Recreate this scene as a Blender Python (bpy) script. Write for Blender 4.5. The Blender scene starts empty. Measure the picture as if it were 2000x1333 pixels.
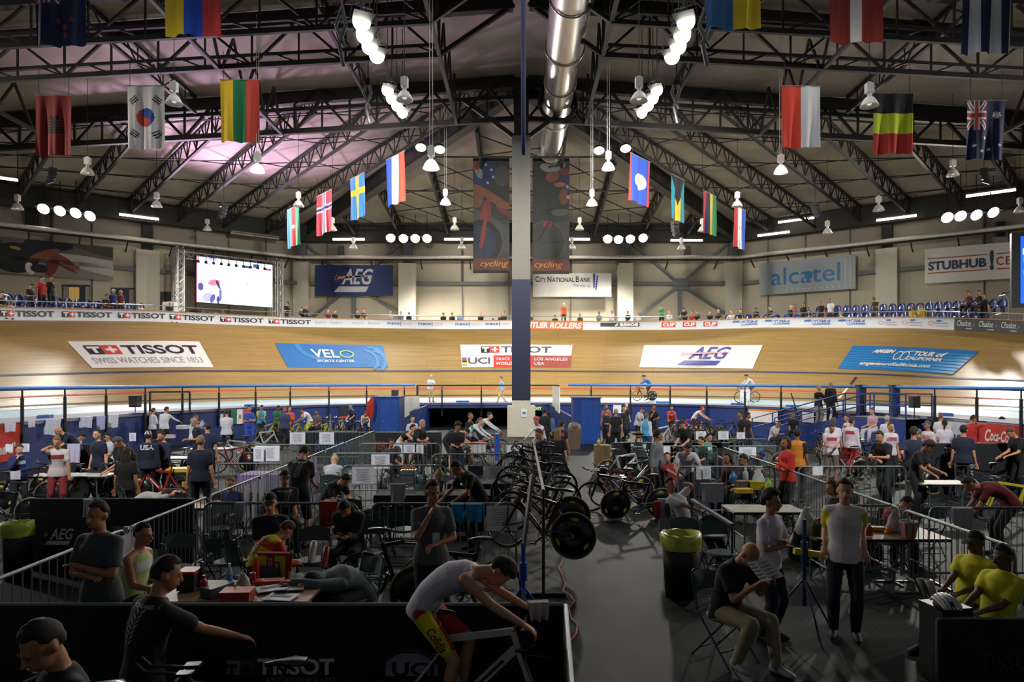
import bpy, math, random
import numpy as np
from mathutils import Vector, Matrix
random.seed(7)
R = math.radians
SC = bpy.context.scene
COL = SC.collection
F, HY, CX, CZ = 1333.33, 745.0, 1018.0, 2.9      # focal length (px of a 2000x1333 frame), horizon, axis, eye height
# ------------------------------------------------------------ camera, world, lights, exposure
cam = bpy.data.objects.new('camera', bpy.data.cameras.new('camera'))
COL.objects.link(cam); SC.camera = cam
cam.location = (0, 0, CZ); cam.rotation_euler = (R(90), 0, 0)
cam.data.lens = 24; cam.data.sensor_width = 36
cam.data.shift_x = -18 / 2000; cam.data.shift_y = (HY - 666.5) / 2000
cam.data.clip_end = 300
SC.view_settings.view_transform = 'Standard'
SC.view_settings.look = 'None'
SC.view_settings.exposure = 0.0
SC.view_settings.gamma = 1
SC.view_settings.use_curve_mapping = False
wd = bpy.data.worlds.new('hall_air'); SC.world = wd; wd.use_nodes = True
wd.node_tree.nodes['Background'].inputs[0].default_value = (.75, .82, .9, 1)
wd.node_tree.nodes['Background'].inputs[1].default_value = .085
def lamp(name, kind, loc, power, color=(1, .95, .86), aim=None, size=.5, angle=120, blend=.6, sy=None):
 l = bpy.data.lights.new(name, kind); l.energy = power; l.color = color
 if kind == 'SPOT': l.spot_size = R(angle); l.spot_blend = blend; l.shadow_soft_size = size
 elif kind == 'POINT': l.shadow_soft_size = size
 else: l.shape = 'RECTANGLE'; l.size = size; l.size_y = sy or size
 o = bpy.data.objects.new(name, l); COL.objects.link(o); o.location = loc
 if aim is not None: o.rotation_euler = (Vector(aim) - Vector(loc)).to_track_quat('-Z', 'Y').to_euler()
 return o
for i, (x, y, z) in enumerate([(-9, 54.6, 13.7), (9, 54.6, 13.7), (-25.8, 46.7, 13.4), (27.6, 45.0, 13.4)]):
 lamp('track_flood_light', 'SPOT', (x, y, z), 10000, aim=(x * .6, y * .84, 0), size=.5, angle=150, blend=.5)
for x in (-33, 33):
 lamp('side_flood_light', 'SPOT', (x, 24, 13), 8500, aim=(x * .62, 23, 0), size=.6, angle=150, blend=.5)
for x in (-5.2, 5.2):
 lamp('truss_cluster_light', 'SPOT', (x, 27.2, 13.8), 12000, aim=(x * 1.7, 50, 4.5), size=.6, angle=100, blend=.8)
lamp('high_bay_glow', 'AREA', (0, 27, 15.5), 1100, color=(.9, .95, 1), aim=(0, 27, 0), size=28, sy=16)
for x in (-11, 11):
 lamp('front_fill_beam', 'SPOT', (x, 3, 15.6), 17000, color=(.96, .97, 1), aim=(x * .8, 25, 0), size=.8, angle=62, blend=1)  # unseen fill spots added to brighten camera-facing papers and shirts in the pens
lamp('screen_stage_wash', 'SPOT', (-21, 46, 9.2), 17000, color=(.85, .55, .95), aim=(-15, 39, 17.8), size=1.2, angle=95, blend=.8)
# ------------------------------------------------------------ colours and materials
def lin(c):
 if isinstance(c, str):
  c = c.lstrip('#'); c = [int(c[i:i + 2], 16) / 255 for i in (0, 2, 4)]
 return tuple(v / 12.92 if v <= .04045 else ((v + .055) / 1.055) ** 2.4 for v in c)
MATS = {}
def M(col, rough=.6, metal=0, emit=0, var=.12, scale=6, coat=0, alpha=1, trans=0, name=None):
 key = (col, rough, metal, emit, var, scale, coat, alpha, trans)
 if key in MATS: return MATS[key]
 m = bpy.data.materials.new(name or 'surface_' + str(col).strip('#')); m.use_nodes = True
 nt = m.node_tree; b = nt.nodes['Principled BSDF']; c = lin(col)
 b.inputs['Roughness'].default_value = rough; b.inputs['Metallic'].default_value = metal
 b.inputs['Coat Weight'].default_value = coat; b.inputs['Alpha'].default_value = alpha
 b.inputs['Transmission Weight'].default_value = trans
 if emit:
  b.inputs['Emission Color'].default_value = (*c, 1); b.inputs['Emission Strength'].default_value = emit
 tc = nt.nodes.new('ShaderNodeTexCoord'); ns = nt.nodes.new('ShaderNodeTexNoise'); ns.inputs['Scale'].default_value = scale
 ns.inputs['Detail'].default_value = 3
 rp = nt.nodes.new('ShaderNodeValToRGB')
 rp.color_ramp.elements[0].position = .3; rp.color_ramp.elements[1].position = .7
 rp.color_ramp.elements[0].color = (*[v * (1 - var) for v in c], 1)
 rp.color_ramp.elements[1].color = (*[min(1, v * (1 + var)) for v in c], 1)
 nt.links.new(tc.outputs['Object'], ns.inputs['Vector']); nt.links.new(ns.outputs['Fac'], rp.inputs['Fac'])
 nt.links.new(rp.outputs['Color'], b.inputs['Base Color'])
 MATS[key] = m
 return m
def vcmat(name, rough=.75, emit=0, sheen=0):
 m = bpy.data.materials.new(name); m.use_nodes = True
 nt = m.node_tree; b = nt.nodes['Principled BSDF']
 a = nt.nodes.new('ShaderNodeVertexColor'); a.layer_name = 'print'
 b.inputs['Roughness'].default_value = rough
 nt.links.new(a.outputs['Color'], b.inputs['Base Color'])
 if emit:
  nt.links.new(a.outputs['Color'], b.inputs['Emission Color']); b.inputs['Emission Strength'].default_value = emit
 return m
def wood_track():
 m = bpy.data.materials.new('varnished_strip_wood'); m.use_nodes = True
 nt = m.node_tree; b = nt.nodes['Principled BSDF']; N = nt.nodes.new; L = nt.links.new
 uv = N('ShaderNodeUVMap'); uv.uv_map = 'run'
 mp = N('ShaderNodeMapping'); mp.inputs['Scale'].default_value = (.28, 11, 1); L(uv.outputs[0], mp.inputs[0])
 n1 = N('ShaderNodeTexNoise'); n1.inputs['Scale'].default_value = 1.6; n1.inputs['Detail'].default_value = 8; n1.inputs['Roughness'].default_value = .7
 L(mp.outputs[0], n1.inputs['Vector'])
 br = N('ShaderNodeTexBrick'); mp2 = N('ShaderNodeMapping'); mp2.inputs['Scale'].default_value = (.25, 9, 1); L(uv.outputs[0], mp2.inputs[0])
 L(mp2.outputs[0], br.inputs['Vector']); br.inputs['Color1'].default_value = (.88, .88, .88, 1); br.inputs['Color2'].default_value = (1.06, 1.06, 1.06, 1)
 br.inputs['Mortar'].default_value = (.8, .77, .72, 1); br.inputs['Mortar Size'].default_value = .006; br.inputs['Scale'].default_value = 1
 br.inputs['Brick Width'].default_value = 1.2; br.inputs['Row Height'].default_value = .5
 rp = N('ShaderNodeValToRGB'); L(n1.outputs['Fac'], rp.inputs['Fac'])
 rp.color_ramp.elements[0].position = .28; rp.color_ramp.elements[0].color = (*lin('#82673a'), 1)
 rp.color_ramp.elements[1].position = .72; rp.color_ramp.elements[1].color = (*lin('#b8985a'), 1)
 mx = N('ShaderNodeMix'); mx.data_type = 'RGBA'; mx.blend_type = 'MULTIPLY'; mx.inputs[0].default_value = 1
 L(rp.outputs[0], mx.inputs[6]); L(br.outputs[0], mx.inputs[7]); L(mx.outputs[2], b.inputs['Base Color'])
 b.inputs['Roughness'].default_value = .42; b.inputs['Coat Weight'].default_value = .35; b.inputs['Coat Roughness'].default_value = .22
 return m
# ------------------------------------------------------------ mesh building
class MB:
 def __init__(s): s.v = []; s.f = []; s.m = []; s.sm = []
 def add(s, vs, fs, mi=0, smooth=False):
  o = len(s.v); s.v.extend([tuple(p) for p in vs])
  for f in fs: s.f.append([i + o for i in f]); s.m.append(mi); s.sm.append(smooth)
  return s
 def box(s, c, d, mi=0, rot=None):
  x, y, z = [k / 2 for k in d]
  vs = [Vector((a * x, b * y, e * z)) for a in (-1, 1) for b in (-1, 1) for e in (-1, 1)]
  if rot is not None: vs = [rot @ p for p in vs]
  c = Vector(c)
  return s.add([p + c for p in vs], [(0, 1, 3, 2), (4, 6, 7, 5), (0, 4, 5, 1), (2, 3, 7, 6), (0, 2, 6, 4), (1, 5, 7, 3)], mi)
 def beam(s, a, b, w, h, mi=0, up=(0, 0, 1)):
  a = Vector(a); b = Vector(b); d = b - a; L = d.length
  if L < 1e-6: return s
  d /= L; up = Vector(up); x = d.cross(up)
  if x.length < 1e-4: x = d.cross(Vector((0, 1, 0)))
  x.normalize(); z = x.cross(d)
  rot = Matrix((x, d, z)).transposed()
  return s.box((a + b) / 2, (w, L, h), mi, rot)
 def cyl(s, a, b, r0, r1=None, n=8, mi=0, caps=True, smooth=True):
  a = Vector(a); b = Vector(b); r1 = r0 if r1 is None else r1; d = (b - a)
  if d.length < 1e-7: return s
  d.normalize(); x = d.orthogonal().normalized(); y = d.cross(x)
  vs = []
  for p, r in ((a, r0), (b, r1)):
   for i in range(n):
    t = 2 * math.pi * i / n; vs.append(p + x * (r * math.cos(t)) + y * (r * math.sin(t)))
  fs = [(i, (i + 1) % n, n + (i + 1) % n, n + i) for i in range(n)]
  s.add(vs, fs, mi, smooth)
  if caps: s.add(vs, [tuple(range(n - 1, -1, -1)), tuple(range(n, 2 * n))], mi, False)
  return s
 def tube(s, pts, r, n=6, mi=0):
  for i in range(len(pts) - 1): s.cyl(pts[i], pts[i + 1], r, r, n, mi, caps=(i == 0 or i == len(pts) - 2))
  return s
 def loft(s, rings, n=12, mi=0, caps=True, smooth=True):
  vs = []
  for c, ax, ay in rings:
   c = Vector(c); ax = Vector(ax); ay = Vector(ay)
   for i in range(n):
    t = 2 * math.pi * i / n; vs.append(c + ax * math.cos(t) + ay * math.sin(t))
  k = len(rings); fs = [(j * n + i, j * n + (i + 1) % n, (j + 1) * n + (i + 1) % n, (j + 1) * n + i) for j in range(k - 1) for i in range(n)]
  s.add(vs, fs, mi, smooth)
  if caps: s.add(vs, [tuple(range(n - 1, -1, -1)), tuple(range((k - 1) * n, k * n))], mi, False)
  return s
 def lathe(s, prof, c=(0, 0, 0), n=16, mi=0, axis=2):
  def ax(r):
   return [(r, 0, 0), (0, r, 0)] if axis == 2 else ([(0, 0, r), (r, 0, 0)] if axis == 1 else [(0, r, 0), (0, 0, r)])
  rings = []
  for r, h in prof:
   p = Vector(c); p[axis] += h; a, b = ax(max(r, 1e-4)); rings.append((p, a, b))
  return s.loft(rings, n, mi, caps=False)
 def ball(s, c, r, n=10, m=6, mi=0, rot=None):
  if not hasattr(r, '__len__'): r = (r, r, r)
  c = Vector(c); vs = []
  for j in range(m + 1):
   p = math.pi * j / m
   for i in range(n):
    t = 2 * math.pi * i / n
    q = Vector((r[0] * math.sin(p) * math.cos(t), r[1] * math.sin(p) * math.sin(t), r[2] * math.cos(p)))
    if rot is not None: q = rot @ q
    vs.append(c + q)
  return s.add(vs, [(j * n + i, (j + 1) * n + i, (j + 1) * n + (i + 1) % n, j * n + (i + 1) % n) for j in range(m) for i in range(n)], mi, True)
 def cap(s, a, b, r0, r1, n=10, mi=0):
  a = Vector(a); b = Vector(b); d = b - a
  if d.length < 1e-6: return s.ball(a, r0, n, 6, mi)
  d.normalize(); x = d.orthogonal().normalized(); y = d.cross(x); rings = []
  for k in (-90, -55, -25, 0): q = math.cos(R(k)) * r0 + 1e-4; rings.append((a + d * (math.sin(R(k)) * r0), x * q, y * q))
  for k in (0, 25, 55, 90): q = math.cos(R(k)) * r1 + 1e-4; rings.append((b + d * (math.sin(R(k)) * r1), x * q, y * q))
  return s.loft(rings, n, mi)
 def torus(s, c, R0, r, n=28, k=6, mi=0, axis=1, sq=1):
  vs = []
  for i in range(n):
   t = 2 * math.pi * i / n
   for j in range(k):
    u = 2 * math.pi * j / k; rr = R0 + r * math.cos(u); w = r * math.sin(u) * sq
    p = (rr * math.cos(t), w, rr * math.sin(t)) if axis == 1 else ((rr * math.cos(t), rr * math.sin(t), w) if axis == 2 else (w, rr * math.cos(t), rr * math.sin(t)))
    vs.append(Vector(c) + Vector(p))
  return s.add(vs, [(i * k + j, i * k + (j + 1) % k, ((i + 1) % n) * k + (j + 1) % k, ((i + 1) % n) * k + j) for i in range(n) for j in range(k)], mi, True)
 def quad(s, a, b, c, d, mi=0): return s.add([a, b, c, d], [(0, 1, 2, 3)], mi)
 def mesh(s, name, mats=()):
  me = bpy.data.meshes.new(name); me.from_pydata(s.v, [], s.f)
  me.polygons.foreach_set('material_index', s.m); me.polygons.foreach_set('use_smooth', s.sm)
  for m in mats: me.materials.append(m)
  me.update()
  return me
 def build(s, name, mats, parent=None, **kw):
  if not isinstance(mats, (list, tuple)): mats = [mats]
  return link(name, s.mesh(name, mats), parent, **kw)
def link(name, me, parent=None, loc=(0, 0, 0), rot=(0, 0, 0), label=None, cat=None, group=None, kind=None, scale=None):
 o = bpy.data.objects.new(name, me); COL.objects.link(o); o.location = loc; o.rotation_euler = rot
 if scale is not None: o.scale = scale if hasattr(scale, '__len__') else (scale,) * 3
 o.parent = parent
 if parent is not None: KIDS.setdefault(parent.name, []).append(o)
 return tag(o, label, cat, group, kind)
KIDS = {}
def tag(o, label=None, cat=None, group=None, kind=None):
 for k, v in (('label', label), ('category', cat), ('group', group), ('kind', kind)):
  if v: o[k] = v
 return o
def empty(name, loc=(0, 0, 0), rz=0, label=None, cat=None, group=None, rot=None, scale=None):
 o = bpy.data.objects.new(name, None); COL.objects.link(o); o.location = loc; o.rotation_euler = rot if rot else (0, 0, rz)
 o.empty_display_size = .1
 if scale is not None: o.scale = (scale,) * 3
 return tag(o, label, cat, group)
def copy_tree(o, parent=None):
 c = o.copy(); COL.objects.link(c); c.parent = parent
 if parent is not None: KIDS.setdefault(parent.name, []).append(c)
 for ch in KIDS.get(o.name, []): copy_tree(ch, c)
 return c
def setmat(o, m, i=0):
 o.material_slots[i].link = 'OBJECT'; o.material_slots[i].material = m
def W(px, py, d): return Vector(((px - CX) * d / F, d, CZ - (py - HY) * d / F))     # pixel + distance -> world
def G(px, py, z=0.0): return W(px, py, (CZ - z) * F / (py - HY))                      # pixel on the height z -> world
ORD = 'first second third fourth fifth sixth seventh eighth ninth tenth eleventh twelfth thirteenth fourteenth fifteenth sixteenth seventeenth eighteenth nineteenth twentieth twenty-first twenty-second'.split()
def px_of(p): return (CX + p[0] * F / p[1], HY - (p[2] - CZ) * F / p[1])
# ------------------------------------------------------------ lettering: all strings become flat outlines, once
TXT = {}
def make_texts(strs):
 tmp = []
 for key in strs:
  s, bold, shear = key
  c = bpy.data.curves.new('t', 'FONT'); c.body = s; c.size = 1; c.offset = bold; c.shear = shear; c.resolution_u = 3
  c.fill_mode = 'FRONT'
  o = bpy.data.objects.new('t', c); COL.objects.link(o); tmp.append((key, o))
 dg = bpy.context.evaluated_depsgraph_get()
 for key, o in tmp:
  me = o.evaluated_get(dg).to_mesh()
  v = np.array([(p.co.x, p.co.y) for p in me.vertices]); fs = [tuple(p.vertices) for p in me.polygons]
  lo = v.min(0); hi = v.max(0)
  TXT[key] = ((v - lo) / (hi - lo), fs, (hi - lo)[0] / (hi - lo)[1])
  o.evaluated_get(dg).to_mesh_clear()
 for key, o in tmp:
  c = o.data; bpy.data.objects.remove(o); bpy.data.curves.remove(c)
def text(mb, s, rect, fn, bold=.02, shear=0, mi=0):
 """string fitted into rect (u0, v0, u1, v1), placed by fn(u, v)"""
 v, fs, asp = TXT[(s, bold, shear)]; u0, v0, u1, v1 = rect
 mb.add([fn(u0 + a * (u1 - u0), v0 + b * (v1 - v0)) for a, b in v], fs, mi)
def poly(mb, pts, fn, mi=0): mb.add([fn(u, v) for u, v in pts], [tuple(range(len(pts)))], mi)
def rectp(mb, r, fn, mi=0, nx=1):
 u0, v0, u1, v1 = r
 for i in range(nx):
  a = u0 + (u1 - u0) * i / nx; b = u0 + (u1 - u0) * (i + 1) / nx
  poly(mb, [(a, v0), (b, v0), (b, v1), (a, v1)], fn, mi)
def disc(mb, u, v, ru, rv, fn, mi=0, n=20, a0=0, a1=360):
 poly(mb, [(u + ru * math.cos(R(a0 + (a1 - a0) * i / n)), v + rv * math.sin(R(a0 + (a1 - a0) * i / n))) for i in range(n + (a1 - a0 < 360))], fn, mi)
def ringp(mb, u, v, ru, rv, w, fn, mi=0, n=24, a0=0, a1=360):
 for i in range(n):
  t0 = R(a0 + (a1 - a0) * i / n); t1 = R(a0 + (a1 - a0) * (i + 1) / n)
  poly(mb, [(u + q * ru * math.cos(t), v + q * rv * math.sin(t)) for q, t in ((1, t0), (1, t1), (1 - w, t1), (1 - w, t0))], fn, mi)
def linep(mb, a, b, w, fn, mi=0):
 a = Vector(a); b = Vector(b); d = (b - a).normalized(); n = Vector((-d.y, d.x)) * w / 2
 poly(mb, [a + n, a - n, b - n, b + n], fn, mi)
def plane_fn(c00, c10, c01, off=Vector((0, 0, 0))):
 c00 = Vector(c00); ux = Vector(c10) - c00; uy = Vector(c01) - c00
 n = ux.cross(uy).normalized()
 return lambda u, v, h=0.0: c00 + ux * u + uy * v + n * h + off
def printed(name, fn, nu, nv, colf, mat, parent=None, wave=None, **kw):
 """a cloth or board whose print is a colour per face: fn(u,v)->point, colf(u,v arrays)->rgb"""
 us = np.linspace(0, 1, nu + 1); vs = np.linspace(0, 1, nv + 1)
 me = bpy.data.meshes.new(name)
 pts = [fn(u, v) for v in vs for u in us]
 fs = [(j * (nu + 1) + i, j * (nu + 1) + i + 1, (j + 1) * (nu + 1) + i + 1, (j + 1) * (nu + 1) + i) for j in range(nv) for i in range(nu)]
 me.from_pydata([tuple(p) for p in pts], [], fs)
 U, V = np.meshgrid((us[1:] + us[:-1]) / 2, (vs[1:] + vs[:-1]) / 2)
 c = np.zeros((nv, nu, 3)); c[...] = 1; c = colf(U, V, c)
 c = np.clip(c, 0, 1); l = np.where(c <= .04045, c / 12.92, ((c + .055) / 1.055) ** 2.4)
 l = np.concatenate([l, np.ones((nv, nu, 1))], 2).reshape(-1, 4)
 at = me.color_attributes.new('print', 'FLOAT_COLOR', 'CORNER')
 at.data.foreach_set('color', np.repeat(l, 4, axis=0).astype(np.float32).ravel())
 me.polygons.foreach_set('use_smooth', [True] * len(fs)); me.materials.append(mat); me.update()
 return link(name, me, parent, **kw)
def hx(c): c = c.lstrip('#'); return np.array([int(c[i:i + 2], 16) / 255 for i in (0, 2, 4)])
BLACK = M('#141414', .55); DARK = M('#1d1f20', .6); STEEL = M('#8d9494', .38, .8); DSTEEL = M('#191815', .75)
WHITE = M('#d8d8d8', .6); NAVY = M('#10234f', .55)
# ------------------------------------------------------------ lettering list
T = [('T', .04, 0), ('TISSOT', .03, 0), ('SWISS WATCHES SINCE 1853', 0, 0), ('ATCHES SINCE 1853', 0, 0), ('VEL', .02, 0), ('SPORTS CENTER', .02, 0), ('UCI', .03, 0),
 ('TRACK CYCLING', .01, 0), ('WORLD CUP', .01, 0), ('LOS ANGELES', 0, 0), ('USA', 0, 0), ('USA', .03, 0), ('AEG', .02, .35), ('AMGEN', .06, .3), ('TOUR', .05, .15), ('of', .04, .2),
 ('CALIFORNIA', .04, .2), ('amgentourofcalifornia.com', .03, .2), ('Redbird', 0, 0), ('STUBHUB', .04, 0), ('CENTER', 0, 0), ('!', .05, 0), ('KREITLER ROLLERS', .04, .2),
 ('assos', .05, 0), ('CLIF', .05, 0), ('Chaslon', 0, .35), ('WINES', .02, 0), ('CITY NATIONAL BANK', .02, 0), ('ITY', .02, 0), ('C', .02, 0), ('N', .02, 0), ('ATIONAL', .02, 0),
 ('B', .02, 0), ('ANK', .02, 0), ('The way up.', -.005, 0), ('alcatel', .005, 0), ('cycling', .01, .25), ('EXIT', .03, 0), ('ESPANA', .02, 0), ('Cofidis', .02, .1), ('MAVIC', .04, 0),
 ('NEW ZEALAND', .02, 0), ('IRELAND', .02, 0), ('BREAKAWAY', .02, .2), ('W', .04, 0), ('L', .04, 0), ('SUB', .04, 0), ('VELO', .01, 0), ('oca-Cola', .03, .3), ('C', .03, .3),
 ("Donald's", .03, .1), ('DOLAN', .03, .1), ('POLSKA', .02, 0), ('STUBHUB', .02, .2)]
make_texts(sorted(set(T)))
UNIT = MB().box((0, 0, 0), (1, 1, 1)).mesh('bar')
UROD = MB().cyl((0, 0, -.5), (0, 0, .5), .5, n=6).mesh('rod')
UNITS = {}
def member(parent, name, a, b, w, mat, h=None, rnd=False, up=(0, 0, 1), **kw):
 """one straight bar between two points as an object of its own (shared unit mesh)"""
 k = (rnd, mat.name)
 if k not in UNITS:
  me = (UROD if rnd else UNIT).copy(); me.materials.append(mat); UNITS[k] = me
 a = Vector(a); b = Vector(b); d = b - a; L = d.length; z = d / L
 x = z.cross(Vector(up))
 if x.length < 1e-3: x = Vector((1, 0, 0))
 x.normalize(); y = z.cross(x)
 o = bpy.data.objects.new(name, UNITS[k]); COL.objects.link(o)
 m = Matrix((x * w, y * (h or w), z * L)).transposed().to_4x4(); m.translation = (a + b) / 2
 o.parent = parent; o.matrix_basis = m
 if parent is not None: KIDS.setdefault(parent.name, []).append(o)
 return tag(o, **kw)
# ------------------------------------------------------------ plan of the bend: the infield wall, everything is offset from it
XC, YC, PA, PB, PN = -.4, 22.0, 16.0, 20.5, 2.4
_t = np.radians(np.linspace(-90, 90, 721))
_x = XC + PA * np.sign(np.sin(_t)) * np.abs(np.sin(_t)) ** (2 / PN); _y = YC + PB * np.abs(np.cos(_t)) ** (2 / PN)
_x = np.concatenate([[XC - PA] * 12, _x, [XC + PA] * 12]); _y = np.concatenate([np.linspace(3, 21.5, 12), _y, np.linspace(21.5, 3, 12)])
_s = np.concatenate([[0], np.cumsum(np.hypot(np.diff(_x), np.diff(_y)))]); _s -= _s[-1] / 2
SMAX = float(_s[-1])
_ss = np.linspace(-SMAX, SMAX, 900); _px = np.interp(_ss, _s, _x); _py = np.interp(_ss, _s, _y)
for _ in range(14):                                  # ease the corners a little
 _px[1:-1] = (_px[:-2] + 2 * _px[1:-1] + _px[2:]) / 4; _py[1:-1] = (_py[:-2] + 2 * _py[1:-1] + _py[2:]) / 4
_nx = -np.gradient(_py); _ny = np.gradient(_px); _l = np.hypot(_nx, _ny); _nx /= _l; _ny /= _l
_ph = np.degrees(np.arctan2(_px - XC, _py - YC))
_bank = np.interp(_ph, [-140, -90, -63, -44, -20, 0, 32, 48, 60, 90, 140], [14, 25, 34.5, 41.5, 45.3, 46.4, 42.3, 36, 29.2, 19, 12])
def plan(s):
 return (float(np.interp(s, _ss, _px)), float(np.interp(s, _ss, _py)), float(np.interp(s, _ss, _nx)), float(np.interp(s, _ss, _ny)), float(np.interp(s, _ss, _bank)))
def surf(s, w, h=0.0):
 """point of the track: s along the inner wall, w across, h above the surface"""
 x, y, nx, ny, bk = plan(s)
 if w <= 2: o, z, a = w, 1.53 + .05 * w / 2, 1.4
 elif w <= 4: o, z, a = w, 1.58 + .2 * (w - 2) / 2, 6
 else: o, z, a = 4 + (w - 4) * math.cos(R(bk)), 1.78 + (w - 4) * math.sin(R(bk)), bk
 return Vector((x + nx * (o - h * math.sin(R(a))), y + ny * (o - h * math.sin(R(a))), z + h * math.cos(R(a))))
def ribbon(name, prof, mats, s0=-SMAX, s1=SMAX, n=220, parent=None, uvs=None, **kw):
 """sweep a profile prof(s) -> [points] along the bend"""
 vs = []; k = None
 for i in range(n + 1):
  p = prof(s0 + (s1 - s0) * i / n); k = len(p); vs += p
 fs = [(i * k + j, (i + 1) * k + j, (i + 1) * k + j + 1, i * k + j + 1) for i in range(n) for j in range(k - 1)]
 me = bpy.data.meshes.new(name); me.from_pydata([tuple(p) for p in vs], [], fs)
 if uvs:
  ul = me.uv_layers.new(name='run'); dat = np.zeros((len(fs), 4, 2))
  for q, f in enumerate(fs):
   for e, vi in enumerate(f): i, j = divmod(vi, k); dat[q, e] = (s0 + (s1 - s0) * i / n, uvs[j])
  ul.data.foreach_set('uv', dat.ravel())
 me.polygons.foreach_set('use_smooth', [True] * len(fs)); me.materials.append(mats); me.update()
 return link(name, me, parent, **kw)
_gs = np.linspace(-36, 36, 721); _gw = np.linspace(4, 11, 141)
_gp = np.array([[px_of(surf(s, w)) for w in _gw[::4]] for s in _gs[::4]])
def track_sw(px, py):
 d = (_gp[..., 0] - px) ** 2 + (_gp[..., 1] - py) ** 2; i, j = np.unravel_index(d.argmin(), d.shape)
 s, w = float(_gs[::4][i]), float(_gw[::4][j])
 for _ in range(6):
  p = px_of(surf(s, w)); a = px_of(surf(s + .01, w)); b = px_of(surf(s, w + .01))
  J = np.array([[(a[0] - p[0]) / .01, (b[0] - p[0]) / .01], [(a[1] - p[1]) / .01, (b[1] - p[1]) / .01]])
  ds, dw = np.linalg.solve(J, [px - p[0], py - p[1]]); s += float(np.clip(ds, -1, 1)); w += float(np.clip(dw, -1, 1))
 return s, w
_bp = np.array([px_of(surf(s, 11.05, .35)) for s in _ss])
def s_bar(px):
 k = [i for i in range(len(_ss)) if _py[i] > 9]
 return float(np.interp(px, _bp[k, 0], _ss[k]))
_rp = np.array([px_of(surf(s, 0)) for s in _ss])
def s_rail(px):
 k = [i for i in range(len(_ss)) if _py[i] > 7]
 return float(np.interp(px, _rp[k, 0], _ss[k]))
# ------------------------------------------------------------ floor and track
fl = M('#171a19', .62, var=.25, scale=.5)
fl.node_tree.nodes['Principled BSDF'].inputs['Specular IOR Level'].default_value = .2
MB().quad((-45, -4, 0), (45, -4, 0), (45, 60, 0), (-45, 60, 0)).build('floor', fl, kind='structure', label='dark grey infield floor', cat='floor')
stripe = M('#8a8c86', .6)
for (x0, y0, x1, y1) in ((1150, 1012, 1214, 1012),):
 a = G(x0, y0, .004); b = G(x1, y1, .004)
 MB().beam(a, b, .06, .004).build('floor_line', stripe, kind='structure')
BLUEWALL = M('#0f2a68', .55, var=.1)
GAP0, GAP1 = -6.2, 1.7                                  # the tunnel mouth under the bend
def wallprof(s):
 x, y, nx, ny, b = plan(s); return [Vector((x, y, 0)), Vector((x, y, 1.53))]
ribbon('wall_infield', wallprof, BLUEWALL, -SMAX, GAP0, 120, kind='structure')
ribbon('wall_infield', wallprof, BLUEWALL, GAP1, SMAX, 120, kind='structure')
ribbon('trim_1', lambda s: [surf(s, 0) + Vector((-plan(s)[2] * .06, -plan(s)[3] * .06, z)) for z in (-.1, .03)] + [surf(s, .1) + Vector((0, 0, .03))], M('#0d1f4a', .5), kind='structure')
ribbon('safety_apron', lambda s: [surf(s, 0), surf(s, 1), surf(s, 2)], M('#8f8e99', .7, var=.06, scale=1), kind='structure')
ribbon('blue_band', lambda s: [surf(s, 2), surf(s, 3), surf(s, 4)], M('#adc6d2', .5, var=.04, scale=1), kind='structure')
W_ = [4, 4.6, 5.5, 6.5, 7.5, 8.5, 9.5, 10.3, 11]
trk = ribbon('track_surface', lambda s: [surf(s, w) for w in W_], wood_track(), -SMAX, SMAX, 300, uvs=W_, kind='structure', label='banked wooden cycling track', cat='track')
for w, c, t, nm in ((4.22, '#3a3632', .05, 'black_line'), (4.88, '#b8452f', .05, 'red_line'), (6.55, '#26355e', .07, 'blue_line')):
 ribbon(nm, lambda s, w=w, t=t: [surf(s, w - t, .012), surf(s, w + t, .012)], M(c, .6), -34, 34, 200, parent=trk)
sa, wa = track_sw(1673, 737); sb, wb = track_sw(1657, 757)
m = MB(); sa2, _ = track_sw(1640, 778)
for i in range(8):
 t0, t1 = i / 8, (i + 1) / 8
 p = lambda t: (sa + (sa2 - sa) * t, wa + (4.3 - wa) * t)
 (s0, w0), (s1, w1) = p(t0), p(t1)
 m.quad(surf(s0 - .06, w0, .02), surf(s0 + .06, w0, .02), surf(s1 + .06, w1, .02), surf(s1 - .06, w1, .02), 0 if t1 < .45 else 1)
m.build('pursuit_mark', [M('#332a22'), M('#e6e2d8')], trk)
# ------------------------------------------------------------ painted advertisements on the banking
def track_panel(cs):
 q = [track_sw(*c) for c in cs]                       # lower left, lower right, upper right, upper left
 def fn(u, v, h=.02):
  s = (q[0][0] * (1 - u) + q[1][0] * u) * (1 - v) + (q[3][0] * (1 - u) + q[2][0] * u) * v
  w = (q[0][1] * (1 - u) + q[1][1] * u) * (1 - v) + (q[3][1] * (1 - u) + q[2][1] * u) * v
  return surf(s, w, h)
 return fn
PW = M('#e9e6e2', .35, coat=.2, var=.03); PRED = M('#cf3b31', .5, var=.03); PBLK = M('#23252c', .5); PGRY = M('#8f8d93', .5); PPUR = M('#3d3f96', .5); PBLU = M('#2b6fb3', .45, var=.08, scale=.6)
PB2 = M('#5fa3d6', .45); PB3 = M('#7fb4d8', .45)
def up(fn, h): return lambda u, v: fn(u, v, h)
def base_panel(name, fn, mat, nx=14, ny=5, **kw):
 m = MB()
 for i in range(nx):
  for j in range(ny):
   m.quad(fn(i / nx, j / ny), fn((i + 1) / nx, j / ny), fn((i + 1) / nx, (j + 1) / ny), fn(i / nx, (j + 1) / ny))
 return m.build(name, mat, **kw)
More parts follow.
